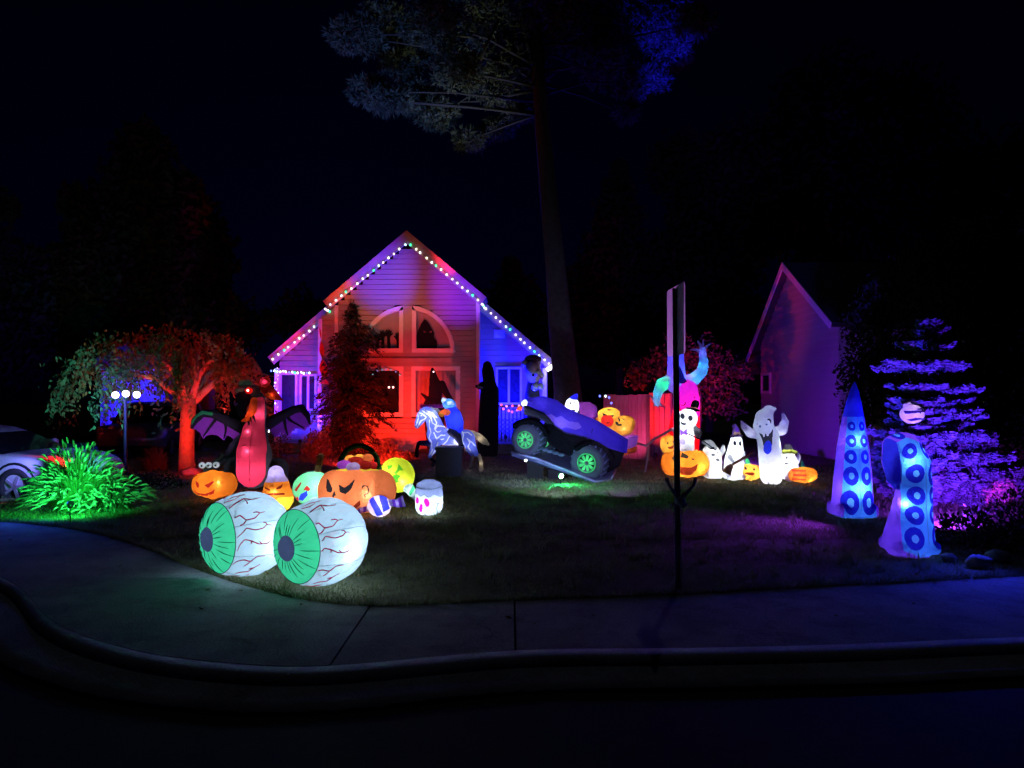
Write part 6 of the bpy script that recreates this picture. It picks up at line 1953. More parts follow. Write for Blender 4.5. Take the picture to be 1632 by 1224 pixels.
# weeping tree
flood('red spotlight at the foot of the weeping tree trunk', gz(318, 772), Vector((tb.x + .1, tb.y, 1.7)), 620, RD, 100, .8)
spot('spot_lamp', gz(262, 768, .15), Vector((tb.x + .2, tb.y + .1, 2.0)), 300, RD, 80, .8)
spot('spot_lamp', gz(355, 745, .15), Vector((tb.x + .9, tb.y + .6, 2.2)), 480, RD, 100, .8)
# house front
flood('red spotlight below the conifer washing the house front', gz(600, 742), at(648, 690, YB), 1500, (1, .022, .008), 58, 1)
spot('spot_lamp', gz(545, 745, .1), at(560, 640, 20.6), 800, RD, 90, .8)
flood('red spotlight on the lawn behind the ghost horse aimed at the gable', gz(690, 748), at(690, 630, YB), 380, (1, .05, .10), 40, 1)
flood('blue spotlight on the lawn aimed at the peak of the gable', gz(655, 752), at(608, 425, YB), 6800, (.03, .012, 1), 19, 1)
spot('spot_lamp', gz(665, 752, .12), at(735, 455, YB), 5200, (.20, .008, 1), 18, 1)
spot('spot_lamp', gz(640, 752, .12), at(545, 464, 21.5), 3000, (1, .06, .03), 9, .9)
spot('spot_lamp', gz(672, 752, .12), at(676, 468, YB), 650, (1, .16, .22), 18, .9)
spot('spot_lamp', gz(640, 752, .12), at(600, 465, YB), 300, (.62, .85, .55), 24, 1.0)
spot('spot_lamp', gz(600, 752, .12), at(462, 543, 22.5), 3600, RD, 8, .9)
spot('spot_lamp', gz(720, 752, .12), at(714, 398, 21.5), 9000, (1, .03, .05), 8, .9)
flood('blue spotlight by the porch railing aimed at the recessed blue wall', Vector((at(806, 700, 21.95).x, 21.95, .5)), at(812, 560, YW), 3200, (.004, .004, 1), 150, .8)
flood('blue spotlight on the porch behind the dragon wing', Vector((at(478, 700, 21.3).x, 21.3, .4)), at(476, 580, YW), 900, (.03, .015, 1), 110, .6)
spot('spot_lamp', Vector((at(495, 700, 21.2).x, 21.2, .4)), at(490, 535, YW), 330, (.35, .02, 1), 70, .8)
spot('spot_lamp', Vector((at(500, 690, 21.3).x, 21.3, .3)), at(507, 545, YB), 160, GN, 18, .8)
# ornamental grass
flood('green spotlight lying in the ornamental grass', gz(112, 830, .22), Vector((ground(118, 800).x, ground(118, 800).y + .3, .9)), 95, GN, 140, .7, 30, .04)
spot('spot_lamp', gz(150, 842, .45), Vector((ground(125, 800).x, ground(125, 800).y, .75)), 130, GN, 80, .8)
spot('spot_lamp', gz(50, 845, .45), Vector((ground(95, 800).x, ground(95, 800).y, .70)), 100, GN, 80, .8)
# green light by the truck
g1 = gz(894, 772, .16)
flood('bright green spotlight on the lawn under the truck ramp', g1, g1 + Vector((.35, -.8, -.10)), 60, GN, 150, .5, 70, .048)
lamp('spot_lamp', g1 + Vector((0, -.09, .03)), 9, (.03, 1, .40), .05)
spot('spot_lamp', gz(880, 800, .45), truck.root.location + Vector((-.4, 0, .5)), 120, (.55, .65, 1), 90, .8)  # this and the next two: added bluish fill for the truck, no fitting
spot('spot_lamp', gz(820, 785, .40), truck.root.location + Vector((-1.1, .2, .6)), 110, (.30, .36, 1), 80, .8)
spot('spot_lamp', gz(990, 800, .45), truck.root.location + Vector((.7, 0, .5)), 110, (.40, .30, 1), 80, .8)
lamp('spot_lamp', truck.root.location + Vector((at(838, 727, truck.Y).x - truck.root.location.x, -.62, .50)), 1.2, (.7, .85, 1), .03)
MB().ball((0, 0, 0), .022, 10, 6).build('lens', glow('ramp light', (.9, .95, 1), 18), ramp, True, truck.root.location + Vector((at(837, 727, truck.Y).x - truck.root.location.x, -.62, .44)) - ramp.location)
# pine uplights
flood('teal spotlight beside the conifer pointing up into the pine', gz(488, 765), PN(600, 110) + pb, 5500, (.10, .26, 1), 34, .9)
flood('blue spotlight behind the ghosts pointing up into the pine crown', Vector((at(1215, 700, 18.5).x, 18.5, .15)), PN(1090, 90) + pb, 40000, (.01, .01, 1), 17, .8)
spot('spot_lamp', gz(850, 738, .15), PN(740, 175) + pb, 3500, (.75, .85, .55), 24, .9)
spot('spot_lamp', gz(872, 735, .15), PN(880, 470) + pb, 60, (.45, .30, 1), 40, .9)
# red light behind the fence
flood('red spotlight on the ground by the plank fence', Vector((at(1045, 700, 19.3).x, 19.3, .15)), at(1065, 620, 21), 560, RD, 84, .7)
spot('spot_lamp', Vector((at(1110, 700, 19.6).x, 19.6, .2)), at(1120, 590, 21.5), 200, RD, 62, .8)
spot('spot_lamp', Vector((at(1005, 715, 18.2).x, 18.2, .15)), at(1000, 660, 20), 150, (1, .06, .30), 80, .8)
# neighbour's gable
flood('violet spotlight aimed at the neighbouring gable', Vector((at(1168, 700, 17.6).x, 17.6, .15)), NBw(npk[0] * .95, 2.4), 380, (.16, .002, 1), 125, .8)
spot('spot_lamp', gz(1230, 745, .15), NBw(npk[0] * .9, 1.6), 30, (1, .03, .12), 40, 1)
# spruce
flood('violet spotlight on the ground in front of the spruce', gz(1508, 850, .12), Vector((sb.x + .2, sb.y, .9)), 1500, (.17, .015, 1), 100, .8)
flood('blue spotlight beside the bent tentacle aimed up the spruce', gz(1428, 842, .14), Vector((sb.x, sb.y, 2.1)), 2000, (.05, .02, 1), 80, .8)
spot('spot_lamp', gz(1606, 832, .14), Vector((sb.x + .9, sb.y - .1, .5)), 160, (1, .02, .40), 40, .8)
spot('spot_lamp', gz(1318, 832, .60), gz(1215, 838, 0), 120, (.22, .02, 1), 120, 1)
spot('spot_lamp', gz(1560, 890, .55), gz(1470, 985, 0), 60, (.02, .03, 1), 110, 1)
spot('spot_lamp', gz(40, 822, .5), gz(90, 880, 0), 30, (.03, .10, 1), 120, 1)

spot('spot_lamp', gz(1290, 850, .12), Vector((sg0.x, sg0.y, 2.35)), 170, (.42, .05, 1), 26, .9)  # this and the next: added lamps to lighten the sign plate, no fitting
spot('spot_lamp', gz(765, 764, .14), Vector((sg0.x, sg0.y, 2.25)), 4500, (.70, .24, 1), 16, .9)
spot('spot_lamp', gz(372, 812, .12), Vector((at(400, 640, 13.5).x, 13.4, 1.55)), 26, (.62, .85, 1), 34, .9)  # added lamp without a fitting, to lift the dragon's head
# lamp post with three globes
lp = thing('lamp_post', 'black garden lamp post with three glowing bluish white globes', 'lamp post', Vector((at(200, 700, 13.8).x, 13.8, 0)))
def LPp(px, py, dy=0): p = at(px, py, 13.8); return Vector((p.x - lp.location.x, dy, p.z))
MB().tube([(0, 0, 0), (0, 0, .35), (0, 0, .36), LPp(200, 634)], [.07, .055, .035, .03], 10).build('post', plastic, lp, True)
for (px, py, dy) in ((184, 629.5, 0), (200.5, 627.5, 0), (218, 629, 0)):
    c = LPp(px, py, dy)
    gmb = MB().ball(c, .062, 14, 9).build('globe', glow('globe glass', (.72, .75, 1), 9), lp, True)
    MB().lathe([(-.11, .03), (-.07, .055), (-.065, .05)], c, (0, 0, 1), 10).build('cap', plastic, gmb, True)
    MB().tube([c + Vector((0, 0, -.09)), LPp(200, 640)], .012, 5).build('arm', plastic, lp)
    lamp('globe_lamp', c + Vector((0, -.11, 0)), 9, (.10, .10, 1), .08, lp)
spot('spot_lamp', Vector((at(205, 700, 22).x, 22, .4)), at(206, 620, 25), 1500, (.02, .010, 1), 110, .9)
spot('spot_lamp', gz(150, 800, .3), Vector((tb.x - 1.9, tb.y - .5, 2.0)), 1500, (.06, .62, .55), 40, .9)

# ornamental grass clumps
def grass_clump(name, label, c, n, hgt, spread, seed, mat, heads=False, grp=None, lean=0.0):
    g = np.random.default_rng(seed)
    root = thing(name, label, 'plant', c, 0, grp)
    P = []
    S_ = 7
    th = g.uniform(0, 2 * math.pi, n); r0 = spread * .55 * np.sqrt(g.random(n)); L_ = hgt * g.uniform(.45, 1.15, n) * (1 - .45 * (r0 / (spread * .55)) ** 2); out = (g.uniform(.05, .5, n) + .55 * r0 / (spread * .55)) * spread * g.uniform(.5, 1, n)
    hd = []
    nlow = n // 3 if heads else 0
    L_[:nlow] *= .42; out[:nlow] = out[:nlow] * .55 + .35 * spread
    for i in range(n):
        t = np.linspace(0, 1, S_)
        dx, dy = math.cos(th[i]), math.sin(th[i])
        b = np.array([r0[i] * dx, r0[i] * dy * .8, 0])
        bend = out[i]
        x = b[0] + (dx * bend + lean) * t ** 1.7; y = b[1] + dy * bend * .8 * t ** 1.7
        z = L_[i] * (1.25 * t - .55 * t ** 2.6 * min(1.2, bend / hgt + .3))
        wd = .007 * (1 - t * .85) + .0008
        for k in range(S_ - 1):
            a0 = np.array([x[k], y[k], z[k]]); a1 = np.array([x[k + 1], y[k + 1], z[k + 1]])
            sv = np.array([-dy, dx, 0])
            P.append([a0 - sv * wd[k], a0 + sv * wd[k], a1 + sv * wd[k + 1], a1 - sv * wd[k + 1]])
        if heads and g.random() < .30: hd.append((np.array([x[-1], y[-1], z[-1]]), np.array([x[-1] - x[-2], y[-1] - y[-2], z[-1] - z[-2]])))
    soup('blades', np.array(P), mat, root)['kind'] = 'stuff'
    if hd:
        m = MB()
        for p, d in hd:
            d = d / np.linalg.norm(d)
            q = Vector(p); dv = Vector(d)
            m.tube([q, q + dv * .05, q + dv * .10 + Vector((0, 0, -.015)), q + dv * .14 + Vector((0, 0, -.04))], [.006, .014, .012, .003], 5)
        o = m.build('plumes', solid('grass plume', (.30, .28, .20), .9), root, True); o['kind'] = 'stuff'
    return root
og = leafy('ornamental grass', (.16, .26, .10), .6, .35)
cg = ground(122, 812)
grass_clump('ornamental_grass', 'big fountain grass lit bright green at the lawn corner', cg, 2200, .86, .50, 3, og, True)
grass_clump('ornamental_grass', 'darker fountain grass at the shaded edge of the green lit clump', ground(180, 812), 400, .5, .45, 4, leafy('grass with shade', (.08, .10, .06), .5, .3), True)  # shade put into the leaf colour, darker than the lit clump
rs = leafy('red lit shrub leaves', (.16, .12, .09), .5, .3)
grass_clump('shrub', 'low spiky shrub lit red beside the weeping tree trunk', ground(250, 748), 520, .55, .6, 5, rs)
grass_clump('shrub', 'small spiky shrub lit red behind the pumpkin with eyeballs', ground(330, 752), 260, .38, .45, 6, rs)
def bush(name, label, c, r, n, seed, mat, leaf=.06):
    g = np.random.default_rng(seed)
    root = thing(name, label, 'plant', c)
    v = rnd_unit(g, n); v[:, 2] = np.abs(v[:, 2])
    rad = g.random(n) ** .35 * (1 + .2 * np.sin(v[:, 0] * 7) * np.sin(v[:, 1] * 5))
    C_ = v * rad[:, None] * np.array(r)
    soup('foliage', rhombs(C_, rnd_unit(g, n), rnd_unit(g, n) * .8 + v, g.uniform(.7, 1.4, n) * leaf, g.uniform(.35, .6, n) * leaf), mat, root)
    MB().tube([(0, 0, -.02), (0, 0, r[2] * .6)], [.03, .015], 6).build('stem', bark, root)
    return root
bush('shrub', 'rounded shrub with orange red leaves below the porch column', Vector((at(505, 700, 20.3).x, 20.3, 0)), (.45, .4, .75), 900, 8, rs, .09)
bush('shrub', 'low shrub lit red at the foot of the conifer', Vector((at(615, 700, 20.6).x, 20.6, 0)), (.5, .35, .4), 600, 9, rs, .07)
bush('shrub', 'flat shrub lit red beside the basket handle', Vector((at(635, 700, 19.6).x, 19.6, 0)), (.55, .3, .22), 400, 10, rs, .07)
bush('shrub', 'dark low shrub under the spruce by the pavement', ground(1555, 872), (.55, .45, .40), 1100, 12, leafy('dark shrub', (.05, .06, .05), .5, .2), .06)
bush('shrub', 'dark mounded shrub at the picture edge past the spruce', ground(1625, 850), (.6, .5, .55), 1100, 13, leafy('dark shrub', (.05, .06, .05), .5, .2), .06)
bush('shrub', 'unlit shrub in the bed behind the fountain grass', ground(232, 778), (.75, .5, .32), 1000, 14, leafy('dark shrub', (.05, .06, .05), .5, .2), .06)
for i, (px, py, r_, lab) in enumerate(((1560, 902, .09, 'rounded pale stone by the pavement edge'), (1590, 893, .09, 'small pale stone half under the dark shrub'), (305, 758, .14, 'flat stone at the weeping tree foot'), (1512, 893, .06, 'low stone beside the bent tentacle'))):
    p = ground(px, py); rk = MB().ball((0, 0, r_ * .45), (r_ * 1.4, r_, r_ * .7), 12, 8)
    rk.V = [tuple(c_ * (1 + .12 * math.sin(9 * v[0] / r_ + i) * math.sin(7 * v[2] / r_)) for c_ in v) for v in rk.V]
    tag(rk.build('stone', solid('garden stone', (.30, .28, .27), .9, 12, .3, .6, .01, 30), None, True, p), lab, 'stone', 'garden stones')

# ---------------------------------------------------------------- cars
def car(name, label, loc, rz, body_m, prof, L_, W_, H_, wheels=(.19, .80), wr=.32):
    root = thing(name, label, 'car', loc, rz)
    glassm = solid('car glass', (.012, .013, .018), .12, spec=.6)
    NSX = 40
    # body sides swept: lower body from the profile, inset roof
    xs = np.linspace(0, 1, NSX)
    belt = np.interp(xs, [p[0] for p in prof['belt']], [p[1] for p in prof['belt']])
    top = np.interp(xs, [p[0] for p in prof['top']], [p[1] for p in prof['top']])
    nose = np.clip(np.minimum(xs, 1 - xs) / .09, 0, 1) ** .5
    V, Fc = [], []
    sec = 12
    for i, x in enumerate(xs):
        hw = W_ / 2 * (.80 + .20 * nose[i])
        zb = .20 * H_ + (1 - nose[i]) * .06
        pts = [(-hw * .94, zb), (-hw, zb + (belt[i] * H_ - zb) * .45), (-hw * .985, belt[i] * H_ * .93), (-hw * .93, belt[i] * H_), (-hw * .5, belt[i] * H_ + .015), (0, belt[i] * H_ + .02)]
        pts = pts + [(-a, b) for a, b in pts[-2::-1]]
        V += [(x * L_ - L_ / 2, a, b) for a, b in pts]
    n = len(pts)
    for i in range(NSX - 1):
        for k in range(n - 1): Fc.append((i * n + k, (i + 1) * n + k, (i + 1) * n + k + 1, i * n + k + 1))
    Fc += [tuple(range(n)), tuple((NSX - 1) * n + k for k in range(n - 1, -1, -1))]
    link('body', mesh_py('body', V, Fc, True), body_m, root)
    # cabin
    ci = [i for i in range(NSX) if top[i] > belt[i] + .012]
    V, Fc, Vr, Fr = [], [], [], []
    for i in ci:
        f_ = (top[i] - belt[i]); hw = W_ / 2 * .93; hr = W_ / 2 * (.93 - .42 * f_)
        x = xs[i] * L_ - L_ / 2
        V += [(x, -hw, belt[i] * H_), (x, -hr, top[i] * H_ - .02), (x, hr, top[i] * H_ - .02), (x, hw, belt[i] * H_)]
        if top[i] > .90 * max(top): Vr += [(x, -hr - .02, top[i] * H_ - .035), (x, -hr * .8, top[i] * H_), (x, hr * .8, top[i] * H_), (x, hr + .02, top[i] * H_ - .035)]
    m_ = len(ci)
    for i in range(m_ - 1):
        for k in range(3):
            Fc.append((4 * i + k, 4 * i + 4 + k, 4 * i + 5 + k, 4 * i + 1 + k))
    Fc += [(0, 1, 2, 3), (4 * m_ - 1, 4 * m_ - 2, 4 * m_ - 3, 4 * m_ - 4)]
    for i in range(len(Vr) // 4 - 1):
        for k in range(3): Fr.append((4 * i + k, 4 * i + 4 + k, 4 * i + 5 + k, 4 * i + 1 + k))
    link('windows', mesh_py('windows', V, Fc, False), glassm, root)
    link('roof', mesh_py('roof', Vr, Fr, True), body_m, root)
    for xx in prof['pillars']:
        i = min(range(NSX), key=lambda q: abs(xs[q] - xx))
        f_ = max(top[i] - belt[i], .02); hw = W_ / 2 * .93; hr = W_ / 2 * (.93 - .42 * f_)
        for sy in (-1, 1):
            MB().tube([(xs[i] * L_ - L_ / 2, sy * (hw + .004), belt[i] * H_), (xs[i] * L_ - L_ / 2, sy * (hr + .012), top[i] * H_ - .03)], .028, 6).build('pillar', body_m, root)
    for xx in wheels:
        for sy in (-1, 1):
            c = Vector((xx * L_ - L_ / 2, sy * (W_ / 2 - .10), wr))
            ax = Vector((0, sy, 0))
            wh = MB().lathe([(-.10, wr * .9), (-.06, wr), (.06, wr), (.105, wr * .93), (.105, wr * .62), (.04, wr * .58), (.04, .001)], c, ax, 24).build('wheel', solid('tyre rubber', (.012, .012, .013), .85), root, True)
            mr = MB()
            for q in range(5):
                t = 2 * math.pi * q / 5
                mr.box(c + ax * .085 + Vector((math.cos(t) * wr * .3, 0, math.sin(t) * wr * .3)), (wr * .28, .012, wr * .07), Matrix.Rotation(-t, 3, 'Y'))
            mr.build('rim', metal, wh)
            MB().lathe([(-.02, wr * 1.22), (.0, wr * 1.24), (.012, wr * 1.12), (-.03, wr * 1.1)], c + ax * .095, ax, 24).build('wheel_arch', plastic, root, True)
    for sy in (-1, 1):
        MB().ball((L_ / 2 - .20, sy * W_ * .36, belt[-3] * H_ * .86), (.16, .12, .06), 10, 6).build('headlight', solid('lamp glass', (.5, .5, .55), .15), root, True)
        MB().ball((-L_ / 2 + .12, sy * W_ * .38, belt[3] * H_ * .86), (.08, .12, .07), 10, 6).build('tail_light', solid('tail lamp', (.30, .01, .01), .2), root, True)
        mi = prof['mirror']
        MB().ball((mi * L_ - L_ / 2, sy * (W_ / 2 + .05), np.interp(mi, xs, belt) * H_ + .09), (.07, .10, .07), 10, 6).build('mirror', body_m, root, True)
        for xx in prof['doors']:
            MB().box((xx * L_ - L_ / 2, sy * (W_ / 2 * 1.0 + .002), np.interp(xx, xs, belt) * H_ * .80), (.09, .012, .014)).build('door_handle', body_m, root)
            MB().box((xx * L_ - L_ / 2 - .16, sy * (W_ / 2 * .997), np.interp(xx, xs, belt) * H_ * .62), (.004, .012, .20)).build('door_gap', plastic, root)
    MB().box((0, 0, .24), (L_ * .44, W_ * .42, .09)).build('underbody', plastic, root)
    return root
prof = dict(belt=[(0, .56), (.05, .66), (.3, .68), (.62, .67), (.72, .655), (.9, .60), (.97, .52), (1, .42)],
            top=[(0, .5), (.06, .66), (.12, .70), (.22, .90), (.33, .98), (.45, 1.0), (.55, .96), (.72, .70), (.75, .655), (1, .3)], pillars=(.24, .44, .56), mirror=.66, doors=(.34, .52))
silver = solid('silver paint', (.55, .55, .60), .32, 3, .2, .9, metal=.35)
cl = at(152, 745, 12.3)
car('parked_car', 'silver saloon car with a red lit bonnet behind the fountain grass', Vector((cl.x - 2.4, 12.9, -.14)), R(-4), silver, prof, 4.5, 1.75, 1.30)
spot('spot_lamp', gz(215, 785, .9), Vector((cl.x + .1, 12.4, .78)), 900, RD, 32, .8)
spot('spot_lamp', gz(60, 800, .6), Vector((cl.x - 2.4, 12.2, .5)), 110, (.22, .20, 1), 90, .9)
darkcar = solid('dark blue paint', (.10, .10, .16), .3, 3, .2, .9, metal=.3)
prof2 = dict(belt=[(0, .56), (.05, .60), (.3, .62), (.62, .61), (.72, .60), (.9, .57), (.97, .50), (1, .40)],
             top=[(0, .9), (.02, .95), (.2, 1.0), (.5, 1.0), (.60, .95), (.73, .62), (.76, .58), (1, .3)], pillars=(.05, .3, .5), mirror=.62, doors=(.25, .45))
ds = at(216, 715, 20.5)
car('parked_car', 'dark estate car facing the street behind the lamp post', Vector((ds.x, 21.6, 0)), R(-82), darkcar, prof2, 4.4, 1.8, 1.55)

# ---------------------------------------------------------------- street sign seen from behind
sg = ground(1081, 938)
sp_ = thing('street_sign', 'street sign on a steel channel post, its plate seen almost edge on', 'sign', sg)
def SG(px, py): p = at(px, py, sg.y); return Vector((p.x - sg.x, 0, p.z))
zt = SG(1076, 455).z
lean_x = SG(1076, 455).x
postm = solid('post steel', (.55, .54, .58), .6, 10, .3, .75, metal=.1)
m = MB()
wv, dv_ = .026, .022
sec = [(-wv, -.004), (-wv * .62, -.004), (-wv * .4, dv_), (wv * .4, dv_), (wv * .62, -.004), (wv, -.004), (wv, -.0005), (wv * .7, -.0005), (wv * .45, dv_ + .004), (-wv * .45, dv_ + .004), (-wv * .7, -.0005), (-wv, -.0005)]
V = [(a, b, -.05) for a, b in sec] + [(a + lean_x, b, zt - .02) for a, b in sec]
n = len(sec)
m.add(V, [(i, (i + 1) % n, n + (i + 1) % n, n + i) for i in range(n)] + [tuple(range(n - 1, -1, -1)), tuple(range(n, 2 * n))])
m.build('post', postm, sp_)
zb_ = SG(1076, 566).z
yaw = R(93)
cx_ = Vector((lean_x * .92 + .012, .035, (zt + zb_) / 2))
Rz = Matrix.Rotation(yaw, 3, 'Z')
pw, ph = .28, (zt - zb_) / 2
pl = MB()
N = 6
V = []
for dy in (-.0015, .0015):
    for (sx, sz) in ((-1, -1), (1, -1), (1, 1), (-1, 1)):
        ccx, ccz = sx * (pw - .04), sz * (ph - .04)
        a0 = {(-1, -1): 180, (1, -1): 270, (1, 1): 0, (-1, 1): 90}[(sx, sz)]
        for k in range(N + 1):
            t = R(a0 + 90 * k / N)
            V.append(cx_ + Rz @ Vector((ccx + .04 * math.cos(t), dy, ccz + .04 * math.sin(t))))
h_ = len(V) // 2
pl.add(V, [tuple(range(h_)), tuple(range(2 * h_ - 1, h_ - 1, -1))] + [(i, h_ + i, h_ + (i + 1) % h_, (i + 1) % h_) for i in range(h_)])
pl.build('sign_plate', solid('bare aluminium', (.52, .50, .54), .55, 14, .3, .75, metal=.3), sp_)
for z_ in (zb_ + .10, zt - .10):
    MB().lathe([(-.03, .012), (.006, .012), (.008, .001)], (cx_.x - .01, -.006, z_), (0, -1, 0), 8).build('bolt', metal, sp_)
# rag tied round the post
rg = thing('tied_rag', 'grey rag knotted around the street sign post with two loose ends', 'rag', SG(1083, 798) + sg)
ragm = solid('grey cloth', (.24, .22, .28), .95, 8, .3, .6, .01, 25)
def RG(px, py, y): return SG(px, py) - SG(1083, 798) + Vector((0, y, 0))
m = MB(); m.ball((.0, -.03, 0), (.042, .035, .040), 12, 8); m.ball((.015, -.04, -.03), (.022, .02, .03), 10, 6); m.build('knot', ragm, rg, True)
MB().tube([RG(1082, 794, -.02), RG(1074, 786, -.03), RG(1066, 774, -.03), RG(1061, 762, -.01)], [.016, .015, .013, .020], 6).build('loose_end', ragm, rg, True)
MB().tube([RG(1084, 794, -.02), RG(1094, 784, -.03), RG(1104, 772, -.03), RG(1108, 762, -.01)], [.016, .014, .013, .018], 6).build('loose_end', ragm, rg, True)
MB().tube([RG(1085, 799, -.03), RG(1091, 806, -.04)], [.018, .024], 6).build('loose_end', ragm, rg, True)
# a pale pole leaning behind the ghosts
ap = thing('garden_pole', 'thin pale pole lying slantwise between the truck and the small jack lantern', 'pole', Vector((at(1028, 715, 16.2).x, 16.2, 0)))
def AP(px, py): p = at(px, py, 16.2); return Vector((p.x - ap.location.x, 0, max(p.z, .02)))
MB().tube([AP(1014, 706), AP(1030, 711), AP(1042, 700), AP(1072, 683)], .028, 8).build('tube', solid('grey pvc', (.34, .33, .36), .5), ap, True)
MB().tube([Vector((0, 0, 0)), AP(1034, 712)], .02, 6).build('foot', solid('grey pvc', (.34, .33, .36), .5), ap, True)
# blower box in front of the horse
bx = thing('equipment_box', 'dark plastic storage box standing under the ghost horse', 'box', ground(716, 758))
kb = scale_at(ground(716, 758).y)
f_w, f_h = 20 / kb, 46 / kb
bm_ = MB().box((0, 0, f_h * .45), (f_w, .2, f_h * .45)); bm_.build('body', solid('navy plastic', (.02, .02, .05), .5), bx)
MB().box((0, -.01, f_h * .95), (f_w * 1.06, .22, f_h * .05)).build('lid', solid('navy plastic', (.02, .02, .05), .5), bx)
MB().box((0, -.225, f_h * .8), (.06, .012, .014)).build('handle', plastic, bx)

# ---------------------------------------------------------------- strings of lights
def string_light(name, label, pts, n, colors, rad=.027, grp=None, wire_r=.006, strength=3.2, size_var=0.0):
    P = [Vector(p) for p in pts]
    root = thing(name, label, 'string lights', P[0], 0, grp)
    seg = [(b - a).length for a, b in zip(P[:-1], P[1:])]; tot = sum(seg)
    def pos(d):
        for a, b, s__ in zip(P[:-1], P[1:], seg):
            if d <= s__: return a.lerp(b, d / s__)
            d -= s__
        return P[-1].copy()
    MB().tube([p - P[0] for p in P], wire_r, 5).build('wire', plastic, root)
    cache = {}
    for i in range(n):
        c = colors[i % len(colors)]
        if c not in cache:
            mb = MB().ball((0, 0, 0), (1, 1, 1.25), 8, 6); me = mesh_py('bulb', mb.V, mb.F, True)
            me.materials.append(glow('led %s' % c[0], c[1], strength * c[2], True)); cache[c] = me
        o = link('bulb', cache[c], None, root)
        o.location = pos(tot * (i + .5 + random.uniform(-.13, .13)) / n) - P[0] + Vector((random.uniform(-.01, .01), random.uniform(-.01, .01), -rad * (1.1 + random.uniform(-.3, .6))))
        o.rotation_euler = (random.uniform(-.6, .6), random.uniform(-.6, .6), 0)
        r_ = rad * (1 + random.uniform(-size_var, size_var)) * c[3]
        o.scale = (r_, r_, r_)
    return root
W_ = ('white', (1, .93, .95), 1.0, 1.0); WM = ('warm', (1, .86, .62), .9, 1.0); GR_ = ('green', (.05, 1, .38), .7, 1.15); CY_ = ('cyan', (.62, .95, 1), .9, 1.0); PK = ('pink', (1, .72, .90), .9, .95); OR_ = ('amber', (1, .55, .25), .8, .95)
seqc = (GR_, WM, W_, WM, W_, GR_, CY_, W_, PK, W_, PK, CY_)
yb = YB - .66; yw = 22.5 - .05
string_light('string_lights', 'coloured bulbs strung along the sloping gable edge over the conifer', [at(650, 385, yb), at(518, 491, yb), at(530, 497, yw), at(431, 573, yw)], 33, (CY_, W_, PK, W_, PK, CY_, GR_, WM, W_, W_, WM, GR_), grp='light strings on the house')
string_light('string_lights', 'coloured bulbs strung along the gable edge above the blue wall', [at(650, 385, yb), at(764, 478, yb), at(774, 490, yw), at(879, 582, yw)], 33, seqc, grp='light strings on the house')
string_light('string_lights', 'row of coloured bulbs across the small porch behind the dragon', [at(430, 589, 22.4), at(462, 591, 22.4), at(496, 593, 22.4)], 14, (('blue', (.15, .2, 1), .9, .8), CY_, GR_, WM, PK, W_), .03, 'light strings on the house')
VP = ('violet', (.62, .35, 1), .9, .8)
string_light('fairy_lights', 'violet fairy lights hanging at the porch corner beside the dragon head', [at(441, 582, 22.2), at(444, 600, 22.2), at(436, 612, 22.2), at(443, 625, 22.2), at(438, 640, 22.2), at(444, 650, 22.2)], 12, (VP, W_, VP), .022)
def fairy_bush():
    c = Vector((at(443, 660, 20.8).x, 20.8, 0)); r_ = bush('shrub', 'small dark bush wrapped in violet and white fairy lights', c, (.42, .35, .98), 700, 17, leafy('dark shrub', (.05, .06, .05), .5, .2), .07)
    pts = []
    for i in range(22):
        t = i / 21; pts.append(c + Vector((.40 * math.sin(i * 2.3), -.34 - .02 * math.cos(i), .70 + .30 * t + .05 * math.sin(i * 1.7))))
    string_light('fairy_lights', 'violet and white fairy lights wound around the bush at the porch', pts, 22, (VP, W_, VP, PK), .02, None, .003)
fairy_bush()
RO = ('redled', (1, .10, .06), .8, .9)
string_light('string_lights', 'red bulbs along the porch railing beside the truck headlight', [at(794, 643, 21.45), at(810, 645, 21.45), at(842, 643, 21.45)], 5, (RO, ('pinkred', (1, .25, .5), .8, .9)), .032, 'light strings on the house')
string_light('string_lights', 'second sagging row of red bulbs below the porch rail', [at(800, 648, 21.4), at(815, 655, 21.4), at(828, 650, 21.4)], 4, (RO,), .032, 'light strings on the house')
BLD = ('blueled', (.12, .15, 1), .9, .9)
string_light('string_lights', 'few blue bulbs hung on the fence behind the truck', [at(952, 628, 19.8), at(960, 632, 19.8), at(970, 627, 19.7), at(975, 645, 19.7)], 4, (BLD, CY_, BLD), .03, 'light strings on the house')
string_light('string_lights', 'arch of dim cyan bulbs over the dark window left of the mullion', [at(591, 597, 21.9), at(600, 590, 21.9), at(618, 586, 21.9), at(632, 591, 21.9), at(640, 598, 21.9)], 7, (('dimcyan', (.5, .8, 1), .12, .8), ('dimviolet', (.6, .4, 1), .15, .8)), .025, 'light strings on the house')
# eave lamp
el = thing('eave_light', 'bright white security lamp under the end of the gable eave', 'light fixture', at(878, 584, 22.35))
q_ = Matrix.Rotation(R(-38), 3, 'Y')
MB().box((0, 0, .05), (.05, .05, .03)).build('mount', plastic, el)
MB().box((0.0, -.03, -.02), (.15, .05, .055), q_).build('lamp_head', glow('security lamp', (1, .97, .92), 5), el)
lamp('eave_lamp', el.location + Vector((0, -.2, -.12)), 2.5, (1, .95, .88), .06)

